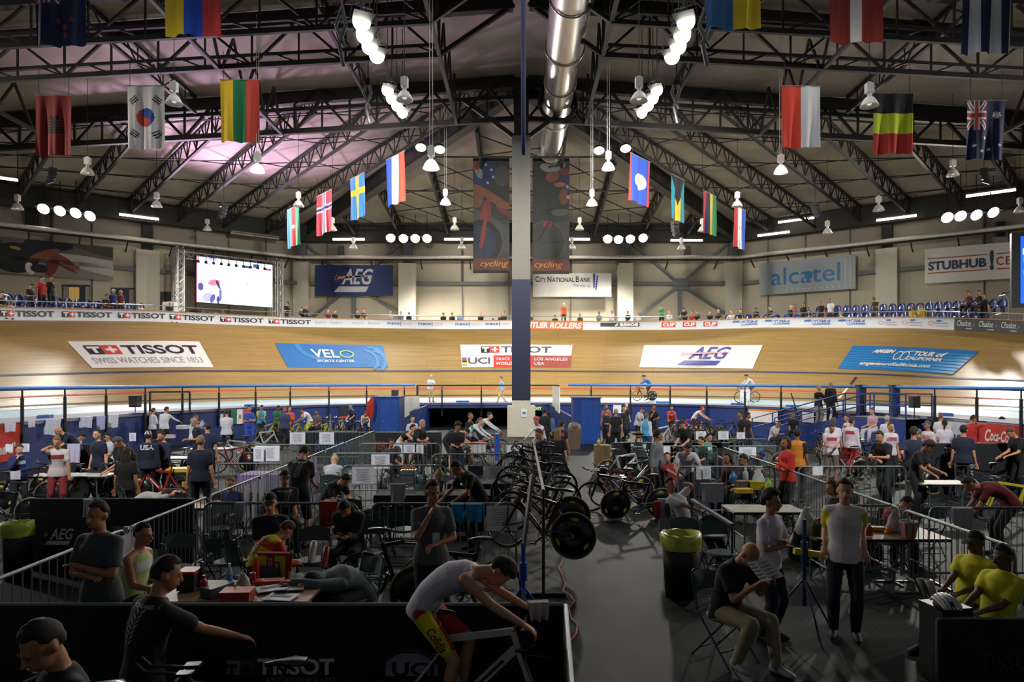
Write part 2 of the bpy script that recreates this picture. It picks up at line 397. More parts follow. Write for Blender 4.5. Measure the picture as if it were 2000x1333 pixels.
def tplus(m, r, fn, blk=0, red=1, wht=2, gap=.04):
 """square with a T, square with a cross, inside rect r (twice as wide as high)"""
 u0, v0, u1, v1 = r; mu = (u0 + u1) / 2
 rectp(m, (u0, v0, mu - (u1 - u0) * .02, v1), fn, blk); rectp(m, (mu, v0, u1, v1), fn, red)
 h = v1 - v0; w = u1 - u0
 g = up2(fn, .006)
 rectp(m, (u0 + w * .06, v1 - h * .36, mu - w * .07, v1 - h * .14), g, wht); rectp(m, (u0 + w * .19, v0 + h * .14, u0 + w * .3, v1 - h * .3), g, wht)
 rectp(m, (mu + w * .2, v0 + h * .16, mu + w * .3, v1 - h * .16), g, wht); rectp(m, (mu + w * .08, v0 + h * .39, u1 - w * .08, v0 + h * .61), g, wht)
def up2(fn, dh):
 def g(u, v, h=None):
  return fn(u, v, (h if h is not None else .03) + dh)
 return g
LET = up
fn = track_panel([(180, 720), (417, 718), (389, 668), (131, 668)])
p = base_panel('track_advert', fn, PW, label='white slanted advert with a red cross on the left banking, large black letters', cat='advert')
m = MB(); f3 = lambda u, v, h=.03: fn(u, v, h)
tplus(m, (.08, .5, .335, .84), f3); text(m, 'TISSOT', (.36, .5, .955, .84), f3, .03); text(m, 'SWISS WATCHES SINCE 1853', (.06, .16, .94, .38), f3, 0, mi=3)
m.build('lettering', [PBLK, PRED, PW, PGRY], p)
fn = track_panel([(562, 718), (758, 718), (748, 675), (537, 671)])
p = base_panel('track_advert', fn, PBLU, label='blue advert with pale swirls painted on the banking left of the pillar', cat='advert')
m = MB(); f3 = lambda u, v, h=.03: fn(u, v, h)
for k, (u, v, ru, rv, a0, a1) in enumerate([(.35, .9, .17, .6, 170, 290), (.30, .9, .13, .5, 170, 290), (.86, .35, .14, .6, -60, 100), (.80, .3, .12, .5, -60, 90), (.9, .3, .09, .45, -40, 120)]):
 ringp(m, u, v, ru, rv, .22, f3, 2, 14, a0, a1)
g = up2(fn, .012); text(m, 'VEL', (.29, .4, .55, .76), g, .02); ringp(m, .625, .57, .07, .16, .2, g, 1); text(m, 'SPORTS CENTER', (.31, .2, .68, .31), g, .02)
m.build('lettering', [PW, M('#b9cf6a'), M('#3f83c0', .45)], p)
fn = track_panel([(902, 718), (1114, 718), (1118, 675), (899, 674)])
p = base_panel('track_advert', fn, PW, label='white and red two row advert on the banking behind the pillar', cat='advert')
m = MB(); f3 = lambda u, v, h=.03: fn(u, v, h)
tplus(m, (.17, .62, .335, .92), f3); text(m, 'TISSOT', (.35, .62, .83, .92), f3, .03, mi=3)
rectp(m, (.28, .0, .66, .5), f3, 1, 4); rectp(m, (.66, 0, 1, .5), f3, 4, 4); rectp(m, (0, .5, 1, .53), f3, 5, 6)
g = up2(fn, .012)
text(m, 'UCI', (.055, .13, .25, .42), g, .03, mi=3); text(m, 'TRACK CYCLING', (.3, .28, .64, .41), g, .01, mi=2); text(m, 'WORLD CUP', (.3, .08, .56, .21), g, .01, mi=2)
text(m, 'LOS ANGELES', (.68, .28, .97, .41), g, 0, mi=2); text(m, 'USA', (.68, .08, .77, .21), g, 0, mi=2)
for k, c in enumerate((6, 1, 0, 7, 8)): rectp(m, (.005, .42 - .075 * k - .07, .045, .42 - .075 * k), g, c)
m.build('lettering', [PBLK, PRED, PW, M('#55565a', .5), M('#95473f', .5), M('#b6b4b4'), M('#3a6fc0'), M('#e3c24a'), M('#7fae4a')], p)
fn = track_panel([(1249, 718), (1470, 721), (1490, 675), (1258, 675)])
p = base_panel('track_advert', fn, PW, label='white advert with purple slanted letters right of the pillar', cat='advert')
def aeg(m, r, fn, c=0, st=1, band=2, line=True):
 u0, v0, u1, v1 = r; w = u1 - u0; h = v1 - v0; P = lambda u, v, hh=None: fn(u0 + u * w, v0 + v * h)
 text(m, 'AEG', (.22, .32, .98, 1), P, .02, .35, mi=c)
 poly(m, [(.03, 0), (.80, 0), (.87, .24), (.16, .24)], P, band)
 for k in range(5):
  a = R(90 + 72 * k); poly(m, [(.1 + .03 * math.cos(a + 2.5), .62 + .075 * math.sin(a + 2.5)), (.1 + .09 * math.cos(a), .62 + .2 * math.sin(a)), (.1 + .03 * math.cos(a - 2.5), .62 + .075 * math.sin(a - 2.5)), (.1, .62)], P, st)
 if line: poly(m, [(.13, .56), (.96, .68), (.96, .73), (.13, .66)], lambda u, v: fn(u0 + u * w, v0 + v * h, ) if False else P(u, v), st)
m = MB(); aeg(m, (.31, .12, .76, .93), lambda u, v: fn(u, v, .035)); m.build('lettering', [PPUR, M('#dba9b5'), PPUR], p)
fn = track_panel([(1637, 721), (1861, 732), (1912, 687), (1666, 676)])
p = base_panel('track_advert', fn, PBLU, label='blue web address advert at the right end of the banking', cat='advert')
m = MB(); f3 = lambda u, v, h=.03: fn(u, v, h)
for k in range(7):
 for i in range(12):
  a, b = i / 12, (i + 1) / 12; g0 = lambda q: .15 + .1 * k + q * (.028 * k - .15); g1 = lambda q: .18 + .1 * k + q * (.028 * k - .09)
  poly(m, [(a, g0(a)), (b, g0(b)), (b, min(1, g1(b))), (a, g1(a))], f3, 1)
def amgen(m, r, fn, a=0, b=0, web=True):
 u0, v0, u1, v1 = r; w = u1 - u0; h = v1 - v0; P = lambda u, v: fn(u0 + u * w, v0 + v * h)
 text(m, 'AMGEN', (0, .62, .3, .98), P, .06, .3, mi=a)
 for q in (.38, .47): ringp(m, q, .45, .055, .42, .2, P, b, 18)
 linep(m, (.40, .8), (.56, .95), .05, P, b)
 text(m, 'TOUR', (.57, .5, .84, .95), P, .05, .15, mi=a); text(m, 'of', (.87, .5, 1, .95), P, .04, .2, mi=a); text(m, 'CALIFORNIA', (.51, .1, 1, .42), P, .04, .2, mi=a)
amgen(m, (.2, .42, .8, .86), up2(fn, .015)); text(m, 'amgentourofcalifornia.com', (.16, .14, .76, .32), up2(fn, .015), .03, .2)
m.build('lettering', [PW, M('#2389c6', .45)], p)
# ------------------------------------------------------------ outer barrier with its advertising boards
def bar(s, z, o=0.0):
 x, y, nx, ny, b = plan(s); p = surf(s, 11); return p + Vector((nx * o, ny * o, z))
BW = M('#dfe3e8', .5, var=.02)
barrier = ribbon('outer_barrier', lambda s: [bar(s, 0, 0), bar(s, .63, .03), bar(s, .63, .2), bar(s, 0, .25)], BW, kind='structure', n=260)
ribbon('barrier_capping', lambda s: [bar(s, .63, -.02), bar(s, .67, -.02), bar(s, .67, .23), bar(s, .63, .23)], M('#b98a4e', .6), parent=barrier, n=260)
hand = empty('barrier_handrail', label='thin steel handrail running above the outer barrier', cat='handrail')
ribbon('rail', lambda s: [bar(s, .95, .24), bar(s, .98, .22), bar(s, 1.01, .24), bar(s, .98, .26), bar(s, .95, .24)], STEEL, parent=hand, n=200)
for i in range(-15, 16): member(hand, 'rail_post', bar(i * 2.6, .6, .24), bar(i * 2.6, .98, .24), .04, STEEL, rnd=True)
def bfn(px0, px1):
 s0, s1 = s_bar(px0), s_bar(px1); return lambda u, v, h=0.0: bar(s0 + (s1 - s0) * u, .63 * v, -.02 - h + .03 * v)
boards = MB()
for a, b in ((5, 111), (126, 223), (235, 327), (335, 422), (433, 517), (527, 609)):
 f = bfn(a, b); tplus(boards, (0, .28, .255, .78), lambda u, v, h=0, f=f: f(u, v, h)); text(boards, 'TISSOT', (.28, .28, 1, .78), f, .03)
for a, b in ((617, 638), (647, 670), (690, 711), (720, 742)): text(boards, 'Redbird', (0, .42, 1, .72), bfn(a, b), 0, mi=4)
for a, b in ((757, 805), (817, 866), (889, 938), (948, 996)):
 f = bfn(a, b); text(boards, 'STUBHUB', (0, .45, .5, .7), f, .04, mi=5); text(boards, '!', (.53, .3, .57, .82), f, .05, mi=5); text(boards, 'CENTER', (.61, .43, 1, .7), f, 0, mi=6)
f = bfn(1001, 1138); rectp(boards, (0, 0, 1, .99), f, 7, 8)
s0 = s_bar(1001); f2 = bfn(1001, 1138); text(boards, 'KREITLER ROLLERS', (.1, .13, .985, .85), lambda u, v: f2(u, v, .012), .04, .2, mi=2)
f = bfn(1172, 1248); rectp(boards, (0, .4, 1, .86), f, 0, 4); text(boards, 'assos', (.5, .46, .97, .82), lambda u, v: f(u, v, .012), .05, mi=2)
poly(boards, [(.38, .45), (.42, .45), (.47, .8), (.43, .8)], lambda u, v: f(u, v, .012), 2); rectp(boards, (.37, .55, .48, .62), lambda u, v: f(u, v, .012), 2)
for a, b in ((1291, 1318), (1332, 1358), (1372, 1399)):
 f = bfn(a, b); rectp(boards, (0, .3, 1, .86), f, 1); text(boards, 'CLIF', (.1, .38, .93, .78), lambda u, v: f(u, v, .012), .05, mi=2)
for a, b in ((1428, 1477), (1491, 1540), (1567, 1619), (1633, 1686)): amgen(boards, (0, .25, 1, .85), bfn(a, b), 5, 5)
for a, b in ((1711, 1750), (1757, 1797), (1808, 1848)):
 f = bfn(a, b); ringp(boards, .15, .5, .14, .2, .25, f, 6, 12); text(boards, 'AMGEN', (.4, .66, .66, .82), f, .06, .3, mi=5); text(boards, 'BREAKAWAY', (.36, .45, .98, .6), f, .02, .2, mi=4); rectp(boards, (.4, .26, .98, .33), f, 6)
f = bfn(1860, 2150); rectp(boards, (0, 0, 1, .99), f, 8, 10)
for k in range(5):
 u = .02 + k * .155; text(boards, 'Chaslon', (u, .38, u + .1, .85), lambda a, b: f(a, b, .012), 0, .35, mi=2); text(boards, 'WINES', (u + .06, .12, u + .105, .22), lambda a, b: f(a, b, .012), .02, mi=2)
 ringp(boards, u + .09, .5, .035, .14, .12, lambda a, b: f(a, b, .012), 4, 14, 180, 400)
boards.build('board_lettering', [PBLK, PRED, M('#f2f2ee'), PGRY, M('#a9adb8'), M('#2a62b0'), M('#dba08e'), M('#d8692f', .6), M('#202124', .5)], barrier)
# ------------------------------------------------------------ inner rail along the infield wall
BLUEPAD = M('#2474c4', .5, var=.15, scale=3); IRON = M('#15191c', .45)
rail = empty('infield_rail', label='black posted rail with a blue padded top tube around the infield', cat='railing')
def rtop(s, dz=0.0): x, y, nx, ny, b = plan(s); return Vector((x - nx * .05, y - ny * .05, 2.66 + dz))
pts = [s_rail(x) for x in range(-420, 2460, 30)]
pad = MB()
for a, b in zip(pts[:-1], pts[1:]):
 sm = (a + b) / 2
 x = px_of(rtop(sm))[0]
 if 812 < x < 1095: continue
 pad.cyl(rtop(a), rtop(b), .07, n=8, caps=False)
pad.build('padded_top_tube', BLUEPAD, rail)
posts_px = [-250, -90, 38, 122, 203, 280, 353, 425, 497, 565, 641, 715, 789, 863, 940, 1155, 1232, 1310, 1382, 1457, 1528, 1690, 1830, 1913, 2000, 2110, 2260]
for px in posts_px:
 s = s_rail(px); x, y, nx, ny, b = plan(s); q = Vector((x - nx * .09, y - ny * .09, 0))
 member(rail, 'rail_post', q + Vector((0, 0, .75)), q + Vector((0, 0, 2.35)), .11, IRON, rnd=True)
 member(rail, 'rail_post', q + Vector((0, 0, 2.3)), q + Vector((0, 0, 2.64)), .06, IRON, rnd=True)
ss = [s_rail(x) for x in range(-400, 2440, 60)]
for z in (2.3, 1.95):
 c = MB(); c.tube([rtop(a, z - 2.66) for a in ss], .006, 4); c.build('steel_cable', M('#7d8288', .4, .6), rail)
gr = empty('gate_rail', label='black tubular rail over the tunnel mouth between the two blue boxes', cat='railing')
ga, gb = rtop(s_rail(815), .0), rtop(s_rail(1092), .0)
gm = [rtop(s_rail(x), -.02) for x in range(815, 1093, 25)]; g_ = MB(); g_.tube(gm, .05, 8); g_.build('top_tube', IRON, gr)
for px in (815, 1091):
 q = rtop(s_rail(px)); member(gr, 'gate_post', Vector((q.x, q.y, 1.2)), q, .12, IRON)
# ------------------------------------------------------------ tunnel mouth, blue boxes, ramp walls
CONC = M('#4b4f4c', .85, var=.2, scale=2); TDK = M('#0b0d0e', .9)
p0 = plan(GAP0); p1 = plan(GAP1)
tun = MB(); xa, ya = p0[0], p0[1]; xb, yb = p1[0], p1[1]
tun.quad((xa, ya, 0), (xa, ya + 7, 0), (xa, ya + 7, 1.25), (xa, ya, 1.25), 0); tun.quad((xb, yb, 0), (xb, yb + 7, 0), (xb, yb + 7, 1.25), (xb, yb, 1.25), 0)
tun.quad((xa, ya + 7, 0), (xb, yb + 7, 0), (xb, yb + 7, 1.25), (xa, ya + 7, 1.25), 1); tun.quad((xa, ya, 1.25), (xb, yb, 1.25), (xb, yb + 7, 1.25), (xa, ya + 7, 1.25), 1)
tun.build('wall_tunnel', [CONC, TDK], kind='structure')
hb = MB()
for i in range(10):
 a = GAP0 + (GAP1 - GAP0) * i / 10; b = GAP0 + (GAP1 - GAP0) * (i + 1) / 10; A = plan(a); B = plan(b)
 hb.quad((A[0], A[1], 1.2), (B[0], B[1], 1.2), (B[0], B[1], 1.53), (A[0], A[1], 1.53)); hb.quad((A[0], A[1] + .3, 1.2), (B[0], B[1] + .3, 1.2), (B[0], B[1], 1.2), (A[0], A[1], 1.2))
hb.build('trim_2', M('#12285f', .5), kind='structure')
ex = MB(); q = W(1040, 803, 42.1); f = plane_fn(q, q + Vector((.62, 0, 0)), q + Vector((0, 0, .3))); rectp(ex, (0, 0, 1, 1), f, 1)
text(ex, 'EXIT', (.1, .2, .9, .8), lambda u, v: f(u, v, -.02) + Vector((0, -.03, 0)), .03)
ex.build('exit_sign', [M('#9fc48a', .5, emit=.5), M('#101812')], label='small dim green letter sign on the tunnel header beside the pillar', cat='sign')
def kiosk(name, x0, x1, ytop, d, label, depth=1.5):
 a = W(x0, ytop, d); b = W(x1, ytop, d); t = empty(name, ((a.x + b.x) / 2, d + depth / 2, 0), label=label, cat='cabinet')
 w = b.x - a.x; h = a.z
 bx = MB(); bx.box((0, 0, h / 2), (w, depth, h)); bx.build('body', M('#103a80', .45), t)
 dn = MB(); dn.box((w * .12, -depth / 2 - .02, h * .48), (w * .7, .04, h * .92)); dn.build('door', M('#134592', .42), t)
 kn = MB(); kn.ball((-w * .12, -depth / 2 - .06, h * .45), .035); kn.build('handle', STEEL, t)
 lp = MB(); lp.box((0, 0, h + .03), (w + .08, depth + .08, .06)); lp.build('lid', M('#143e86', .5), t)
 return t
kiosk('equipment_cabinet', 729, 780, 777, 33, 'tall blue cabinet left of the tunnel mouth, red jacket hanging on it')
kiosk('equipment_cabinet', 1120, 1173, 779, 31, 'tall blue cabinet right of the tunnel mouth beside the brown bin')
def slab(name, pts, th, mat, **kw):
 m = MB(); n = len(pts); P = [Vector(p) for p in pts]; Q = [p + Vector((th, .0, 0)) for p in P]
 m.add(P + Q, [tuple(range(n)), tuple(range(2 * n - 1, n - 1, -1))] + [(i, (i + 1) % n, n + (i + 1) % n, n + i) for i in range(n)]); return m.build(name, mat, **kw)
xl = (838 - CX) * 42.3 / F
slab('wall_ramp', [(xl - .1, 42.3, 0), (xl - .1, 42.3, 1.45), (xl - 1.0, 33.5, 1.0), (xl - 1.0, 33.5, 0)], .15, M('#112c64', .5), kind='structure')
xr = 1.75
slab('wall_ramp', [(xr, 42.2, 0), (xr, 42.2, 1.45), (xr + 1.05, 33, .95), (xr + 1.05, 33, 0)], .15, M('#112c64', .5), kind='structure')
a = W(780, 778, 34.6); b = W(818, 776, 41.5)
slab('windscreen_board', [(a.x, a.y, .9), (b.x, b.y, 1.25), (b.x, b.y, 2.0), (a.x, a.y, a.z)], .05, M('#c9ccc8', .4, var=.05), label='translucent white board leaning behind the left blue cabinet', cat='board')
a = W(1079, 756, 41.6); b = W(1092, 756, 38)
slab('windscreen_board', [(a.x, a.y, 1.3), (b.x, b.y, 1.1), (b.x, b.y, 2.6), (a.x, a.y, 2.6)], .05, M('#c9ccc8', .4, var=.05), label='narrow white board standing right of the tunnel mouth', cat='board')
# ------------------------------------------------------------ outer concourse, walls
ribbon('floor_concourse', lambda s: [bar(s, -.25, .2), bar(s, -.25, 1.3), bar(s, .05, 1.3), bar(s, .05, 2.2), bar(s, .35, 2.2), bar(s, .35, 9)], M('#6a675e', .8), -40, 40, 120, kind='structure')
PLn, PRn = Vector((-18.7, 58)), Vector((18.4, 58)); DL, DR = Vector((-.8, -.6)), Vector((.8, -.6))
P2L, P2R = PLn + DL * 26, PRn + DR * 26
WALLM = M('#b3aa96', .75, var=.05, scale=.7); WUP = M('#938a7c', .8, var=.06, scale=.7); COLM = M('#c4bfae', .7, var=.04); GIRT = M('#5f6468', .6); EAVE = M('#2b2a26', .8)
def wall(name, a, b, z1=16.6):
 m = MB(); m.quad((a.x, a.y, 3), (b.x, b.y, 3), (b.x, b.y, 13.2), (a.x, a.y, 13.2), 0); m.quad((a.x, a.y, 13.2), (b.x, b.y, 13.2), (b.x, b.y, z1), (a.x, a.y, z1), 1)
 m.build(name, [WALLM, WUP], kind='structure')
wall('wall_back', PLn, PRn); wall('wall_left', P2L, PLn); wall('wall_right', PRn, P2R)
wall('wall_left', Vector((P2L.x, -2)), P2L); wall('wall_right', P2R, Vector((P2R.x, -2)))
def onwall(side, px, off=0.0):
 """plan point where the ray of pixel column px meets a wall, moved off it into the hall"""
 r = (px - CX) / F
 if side == 'b': return Vector((r * (58 - off), 58 - off))
 P, D = (PLn, DL) if side == 'l' else (PRn, DR); N = Vector((.6, -.8)) if side == 'l' else Vector((-.6, -.8)); P = P + N * off
 t = (r * P.y - P.x) / (D.x - r * D.y); return P + D * t
def wz(q, py): return CZ - (py - HY) * q.y / F
def W3(side, px, py, off=0.0): q = onwall(side, px, off); return Vector((q.x, q.y, wz(q, py)))
cols = [('b', 778, 812, 514), ('b', 1206, 1237, 514), ('b', 572, 602, 505), ('b', 1418, 1450, 505), ('l', 266, 312, 486), ('r', 1710, 1752, 487)]
for sd, x0, x1, yt in cols:
 a = onwall(sd, x0, .7); b = onwall(sd, x1, .7); top = wz(a, yt); n = Vector((0, 1)) if sd == 'b' else (Vector((-.6, .8)) if sd == 'l' else Vector((.6, .8)))
 m = MB(); A = [a, b, b + n * .72, a + n * .72]; m.add([(q.x, q.y, 4) for q in A] + [(q.x, q.y, top) for q in A], [(0, 1, 5, 4), (1, 2, 6, 5), (2, 3, 7, 6), (3, 0, 4, 7), (4, 5, 6, 7)])
 m.build('wall_column', COLM, kind='structure')
 c = (a + b) / 2 + n * .4; MB().beam((c.x, c.y, top), (c.x, c.y, 16.2), .7, .5, up=(n.x, n.y, 0)).build('wall_stanchion', GIRT if sd == 'b' else DSTEEL, kind='structure')
for sd, a, b in (('back', PLn, PRn), ('left', P2L, PLn), ('right', PRn, P2R)):
 N = {'back': Vector((0, -1)), 'left': Vector((.6, -.8)), 'right': Vector((-.6, -.8))}[sd]
 a2 = a + N * .35; b2 = b + N * .35
 m = MB(); m.beam((a2.x, a2.y, 11.15), (b2.x, b2.y, 11.15), .3, .3); m.build('trim_3', GIRT, kind='structure')
 a2 = a + N * 1.3; b2 = b + N * 1.3
 m = MB(); m.cyl((a2.x, a2.y, 13.2), (b2.x, b2.y, 13.2), .16, n=8); m.cyl((a2.x, a2.y, 12.98), (b2.x, b2.y, 12.98), .07, n=6, mi=1)
 nseg = 9
 for i in range(nseg):
  q = a2 + (b2 - a2) * ((i + .5) / nseg); e = q - N * 1.2; m.beam((q.x, q.y, 13.0), (e.x, e.y, 12.4), .08, .08, 1)
 m.build('heating_pipe', [M('#c9c6bc', .35, .3), DSTEEL], label='pale pipe on brackets along the %s wall' % sd, cat='pipe')
 a2 = a + N * .9; b2 = b + N * .9
 m = MB(); m.beam((a2.x, a2.y, 15.25), (b2.x, b2.y, 15.25), .6, 1.35); m.build('eave_beam', EAVE, kind='structure')
for cx_ in (691, 1328):
 q = W(cx_, 556, 57.5)
 def PX(x, y): return W(x, y, 57.8)
 br = empty('cross_brace', (q.x, q.y, 7.5), label='grey steel cross brace on the back wall %s' % ('under the navy sign left' if cx_ < 900 else 'right of the white bank sign'), cat='brace')
 o = Vector((q.x, q.y, 7.5))
 for x, y in ((cx_ - 108, 640), (cx_ + 118, 632), (cx_ - 92, 478), (cx_ + 90, 478)):
  member(br, 'brace_arm', PX(cx_, 556) - o, PX(x, y) - o, .42, GIRT, h=.2)
 member(br, 'brace_post', PX(cx_, 556) - o, PX(cx_, 632) - o, .34, GIRT, h=.2)
 gp = MB(); gp.box(PX(cx_, 556) - o + Vector((0, -.15, 0)), (1.3, .06, 1.0)); gp.build('gusset', GIRT, br)
for sd, px, y0, y1, w in (('b', 666, 481, 503, 11), ('b', 1343, 481, 503, 11), ('l', 66, 404, 440, 28), ('r', 1952, 434, 462, 16)):
 a = W3(sd, px, y1, .4); b = W3(sd, px, y0, .4); MB().beam(a, b, w * a.y / F, .35, up=(0, 1, 0)).build('wall_speaker', M('#3b3a38', .7), label='dark loudspeaker box high on the wall %s' % {666: 'above the navy sign', 1343: 'right of centre near the cross brace', 66: 'at the far left over the cyclist banner', 1952: 'at the far right over the white sign'}[px], cat='speaker')
for sd, xs in (('b', (903, 994, 1115, 640)), ('l', (102, 180, 382, 447, 520)), ('r', (1573, 1660, 1922, 1500))):
 for px in xs:
  q = onwall(sd, px, .06); MB().beam((q.x, q.y, 6), (q.x, q.y, 14.6), .08, .06).build('trim_4', M('#6f6a60', .7), kind='structure')
for px in (102, 1922, 903, 1115):
 sd = 'l' if px < 500 else ('r' if px > 1500 else 'b'); q = onwall(sd, px, .25); MB().cyl((q.x, q.y, 11.3), (q.x, q.y, 15), .09, n=6).build('downpipe', M('#4a4a48', .6), label='thin dark downpipe on the wall near pixel column %s' % {102: 'the cyclist banner', 1922: 'the far right white sign', 903: 'the left cycling banner', 1115: 'the bank sign'}[px] if False else 'thin dark downpipe on the wall by ' + {102: 'the cyclist banner', 1922: 'the far right white sign', 903: 'the left hanging banner', 1115: 'the bank sign'}[px], cat='pipe')
for k, (x0, x1, y0, y1) in enumerate(((122, 176, 556, 606), (217, 266, 562, 606), (313, 345, 570, 606))):
 m = MB(); a, b = W3('l', x0, y1, .05), W3('l', x1, y1, .05); c = W3('l', x0, y0, .05); f = plane_fn(a, b, c)
 D = {'name': 'door_%d' % (k + 1)}
 rectp(m, (0, 0, 1, 1), f, 0); f2 = lambda u, v: f(u, v, .04)
 if k == 0: rectp(m, (.22, 0, .6, .9), f2, 1); rectp(m, (.03, 0, .2, .92), f2, 2); rectp(m, (.82, 0, .97, .92), f2, 2)
 elif k == 1: rectp(m, (.28, 0, .68, .9), f2, 3); rectp(m, (.72, 0, .95, .92), f2, 2)
 m.build(D['name'], [M('#1d2024'), M('#c7a25e', .6, emit=.25), M('#8d897c'), M('#131c3a')], kind='structure')
# ------------------------------------------------------------ roof deck
APEX = Vector((0, 36, 19.1)); E = 40.0
RL, RR = Vector((PLn.x, 58.2, 15.9)), Vector((PRn.x, 58.2, 15.9)); SL, SR = Vector((P2L.x - .3, P2L.y, 16.2)), Vector((P2R.x + .3, P2R.y, 16.2))
NL, NR, N0 = Vector((P2L.x - .3, -3, 16.2)), Vector((P2R.x + .3, -3, 16.2)), Vector((0, -3, 19.1))
TRI = [(APEX, RL, RR), (APEX, SL, RL), (APEX, RR, SR), (APEX, N0, SL), (N0, NL, SL), (APEX, SR, N0), (N0, SR, NR)]
def deckz(x, y):
 for a, b, c in TRI:
  d = (b.y - c.y) * (a.x - c.x) + (c.x - b.x) * (a.y - c.y)
  l1 = ((b.y - c.y) * (x - c.x) + (c.x - b.x) * (y - c.y)) / d; l2 = ((c.y - a.y) * (x - c.x) + (a.x - c.x) * (y - c.y)) / d
  if min(l1, l2, 1 - l1 - l2) > -.02: return l1 * a.z + l2 * b.z + (1 - l1 - l2) * c.z
 return 16.0
m = MB()
for a, b, c in TRI: m.add([a, b, c], [(0, 1, 2)])
deck = bpy.data.materials.new('roof_deck'); deck.use_nodes = True; nt = deck.node_tree; b_ = nt.nodes['Principled BSDF']
tc = nt.nodes.new('ShaderNodeTexCoord'); n1 = nt.nodes.new('ShaderNodeTexNoise'); n1.inputs['Scale'].default_value = .35; n1.inputs['Detail'].default_value = 6
rp = nt.nodes.new('ShaderNodeValToRGB'); rp.color_ramp.elements[0].position = .35; rp.color_ramp.elements[1].position = .65
rp.color_ramp.elements[0].color = (*lin('#8b8375'), 1); rp.color_ramp.elements[1].color = (*lin('#a39a8a'), 1)
nt.links.new(tc.outputs['Object'], n1.inputs['Vector']); nt.links.new(n1.outputs['Fac'], rp.inputs['Fac']); nt.links.new(rp.outputs['Color'], b_.inputs['Base Color']); b_.inputs['Roughness'].default_value = .9
m.build('ceiling', deck, kind='structure')
def dk(x, y, dz=0.0): return Vector((x, y, deckz(x, y) + dz))
# ------------------------------------------------------------ trusses
def joist(a, b, depth=1.1, bay=1.5, w=.11, knee=True):
 """open web joist from a to b (plan points on the deck)"""
 a = Vector(a); b = Vector(b); n = max(2, round((b - a).length / bay)); t = empty('roof_joist'); tag(t, kind='structure')
 top = lambda k: dk(*(a + (b - a) * k / n), -.14); bot = lambda k: dk(*(a + (b - a) * k / n), -.14 - depth)
 member(t, 'top_chord', top(0), top(n), w * 1.35, DSTEEL); member(t, 'bottom_chord', bot(.0), bot(n), w * 1.35, DSTEEL)
 for k in range(n):
  member(t, 'web_bar', top(k), bot(k + .5), w * .55, DSTEEL); member(t, 'web_bar', bot(k + .5), top(k + 1), w * .55, DSTEEL)
  member(t, 'web_bar', top(k + .5), bot(k + .5), w * .45, DSTEEL)
 return t
ends = {}
for sgn, P, D in ((-1, PLn, DL), (1, PRn, DR)):
 row = []
 for k in range(7):
  a = P + D * (3.4 + 3.2 * k) + Vector((-sgn * .3, -.4)); d = Vector((-sgn * .70, -.714)); u = (a.y - 36) / .714
  b = a + d * u
  if b.x * sgn < .8: u = (a.x * sgn - .8) / .7; b = a + d * u
  joist(a, b); row.append((a, b))
 ends[sgn] = row
 cb = empty('roof_bridging'); tag(cb, kind='structure')
 for (a0, b0), (a1, b1) in zip(row[:-1], row[1:]):
  for q in (.12, .3, .48, .66, .84):
   p0 = a0 + (b0 - a0) * q; p1 = a1 + (b1 - a1) * q; p2 = a0 + (b0 - a0) * (q + .14); p3 = a1 + (b1 - a1) * (q + .14)
   member(cb, 'bridging_rod', dk(p0.x, p0.y, -.3), dk(p3.x, p3.y, -1.1), .05, DSTEEL); member(cb, 'bridging_rod', dk(p2.x, p2.y, -1.1), dk(p1.x, p1.y, -.3), .05, DSTEEL)
hipdir = {}
for sgn, P in ((-1, PLn), (1, PRn)):
 h0 = Vector((sgn * .45, 36.3)); h1 = Vector((P.x - sgn * .6, 57.2))
 t = empty('hip_girder'); tag(t, kind='structure'); hipdir[sgn] = (h0, h1)
 za, zb = 18.5, 15.35
 A, B = Vector((h0.x, h0.y, za)), Vector((h1.x, h1.y, zb))
 member(t, 'girder_web', A, B, .12, DSTEEL, h=1.15); member(t, 'flange', A + Vector((0, 0, .58)), B + Vector((0, 0, .58)), .55, DSTEEL, h=.08)
 member(t, 'flange', A - Vector((0, 0, .58)), B - Vector((0, 0, .58)), .55, M('#3a3530', .7), h=.08)
def hip_at(x):
 s = 1 if x > 0 else -1; a, b = hipdir[s]; q = (x - a.x) / (b.x - a.x); return a.y + (b.y - a.y) * q
xs = (-13.6, -10, -6, -2.6, 2.6, 6, 10, 13.6)
for x in xs: joist((x, 57.4), (x, hip_at(x) + .5), 1.15, 1.4)
cb = empty('roof_bridging'); tag(cb, kind='structure')
for x0, x1 in zip(xs[:-1], xs[1:]):
 y = 56.8
 while y > max(hip_at(x0), hip_at(x1)) + 2.6 and y > 40:
  member(cb, 'bridging_rod', dk(x0, y, -.3), dk(x1, y - 2.6, -.9), .055, DSTEEL); member(cb, 'bridging_rod', dk(x0, y - 2.6, -.3), dk(x1, y, -.9), .055, DSTEEL)
  y -= 3.1
for y in (53.5, 47.5, 42.5):
 w = (y - 36) * .82; member(cb, 'purlin', dk(-w, y, -1.3), dk(w, y, -1.3), .09, DSTEEL)
def zbt(x): return 16.75 - .057 * abs(x)
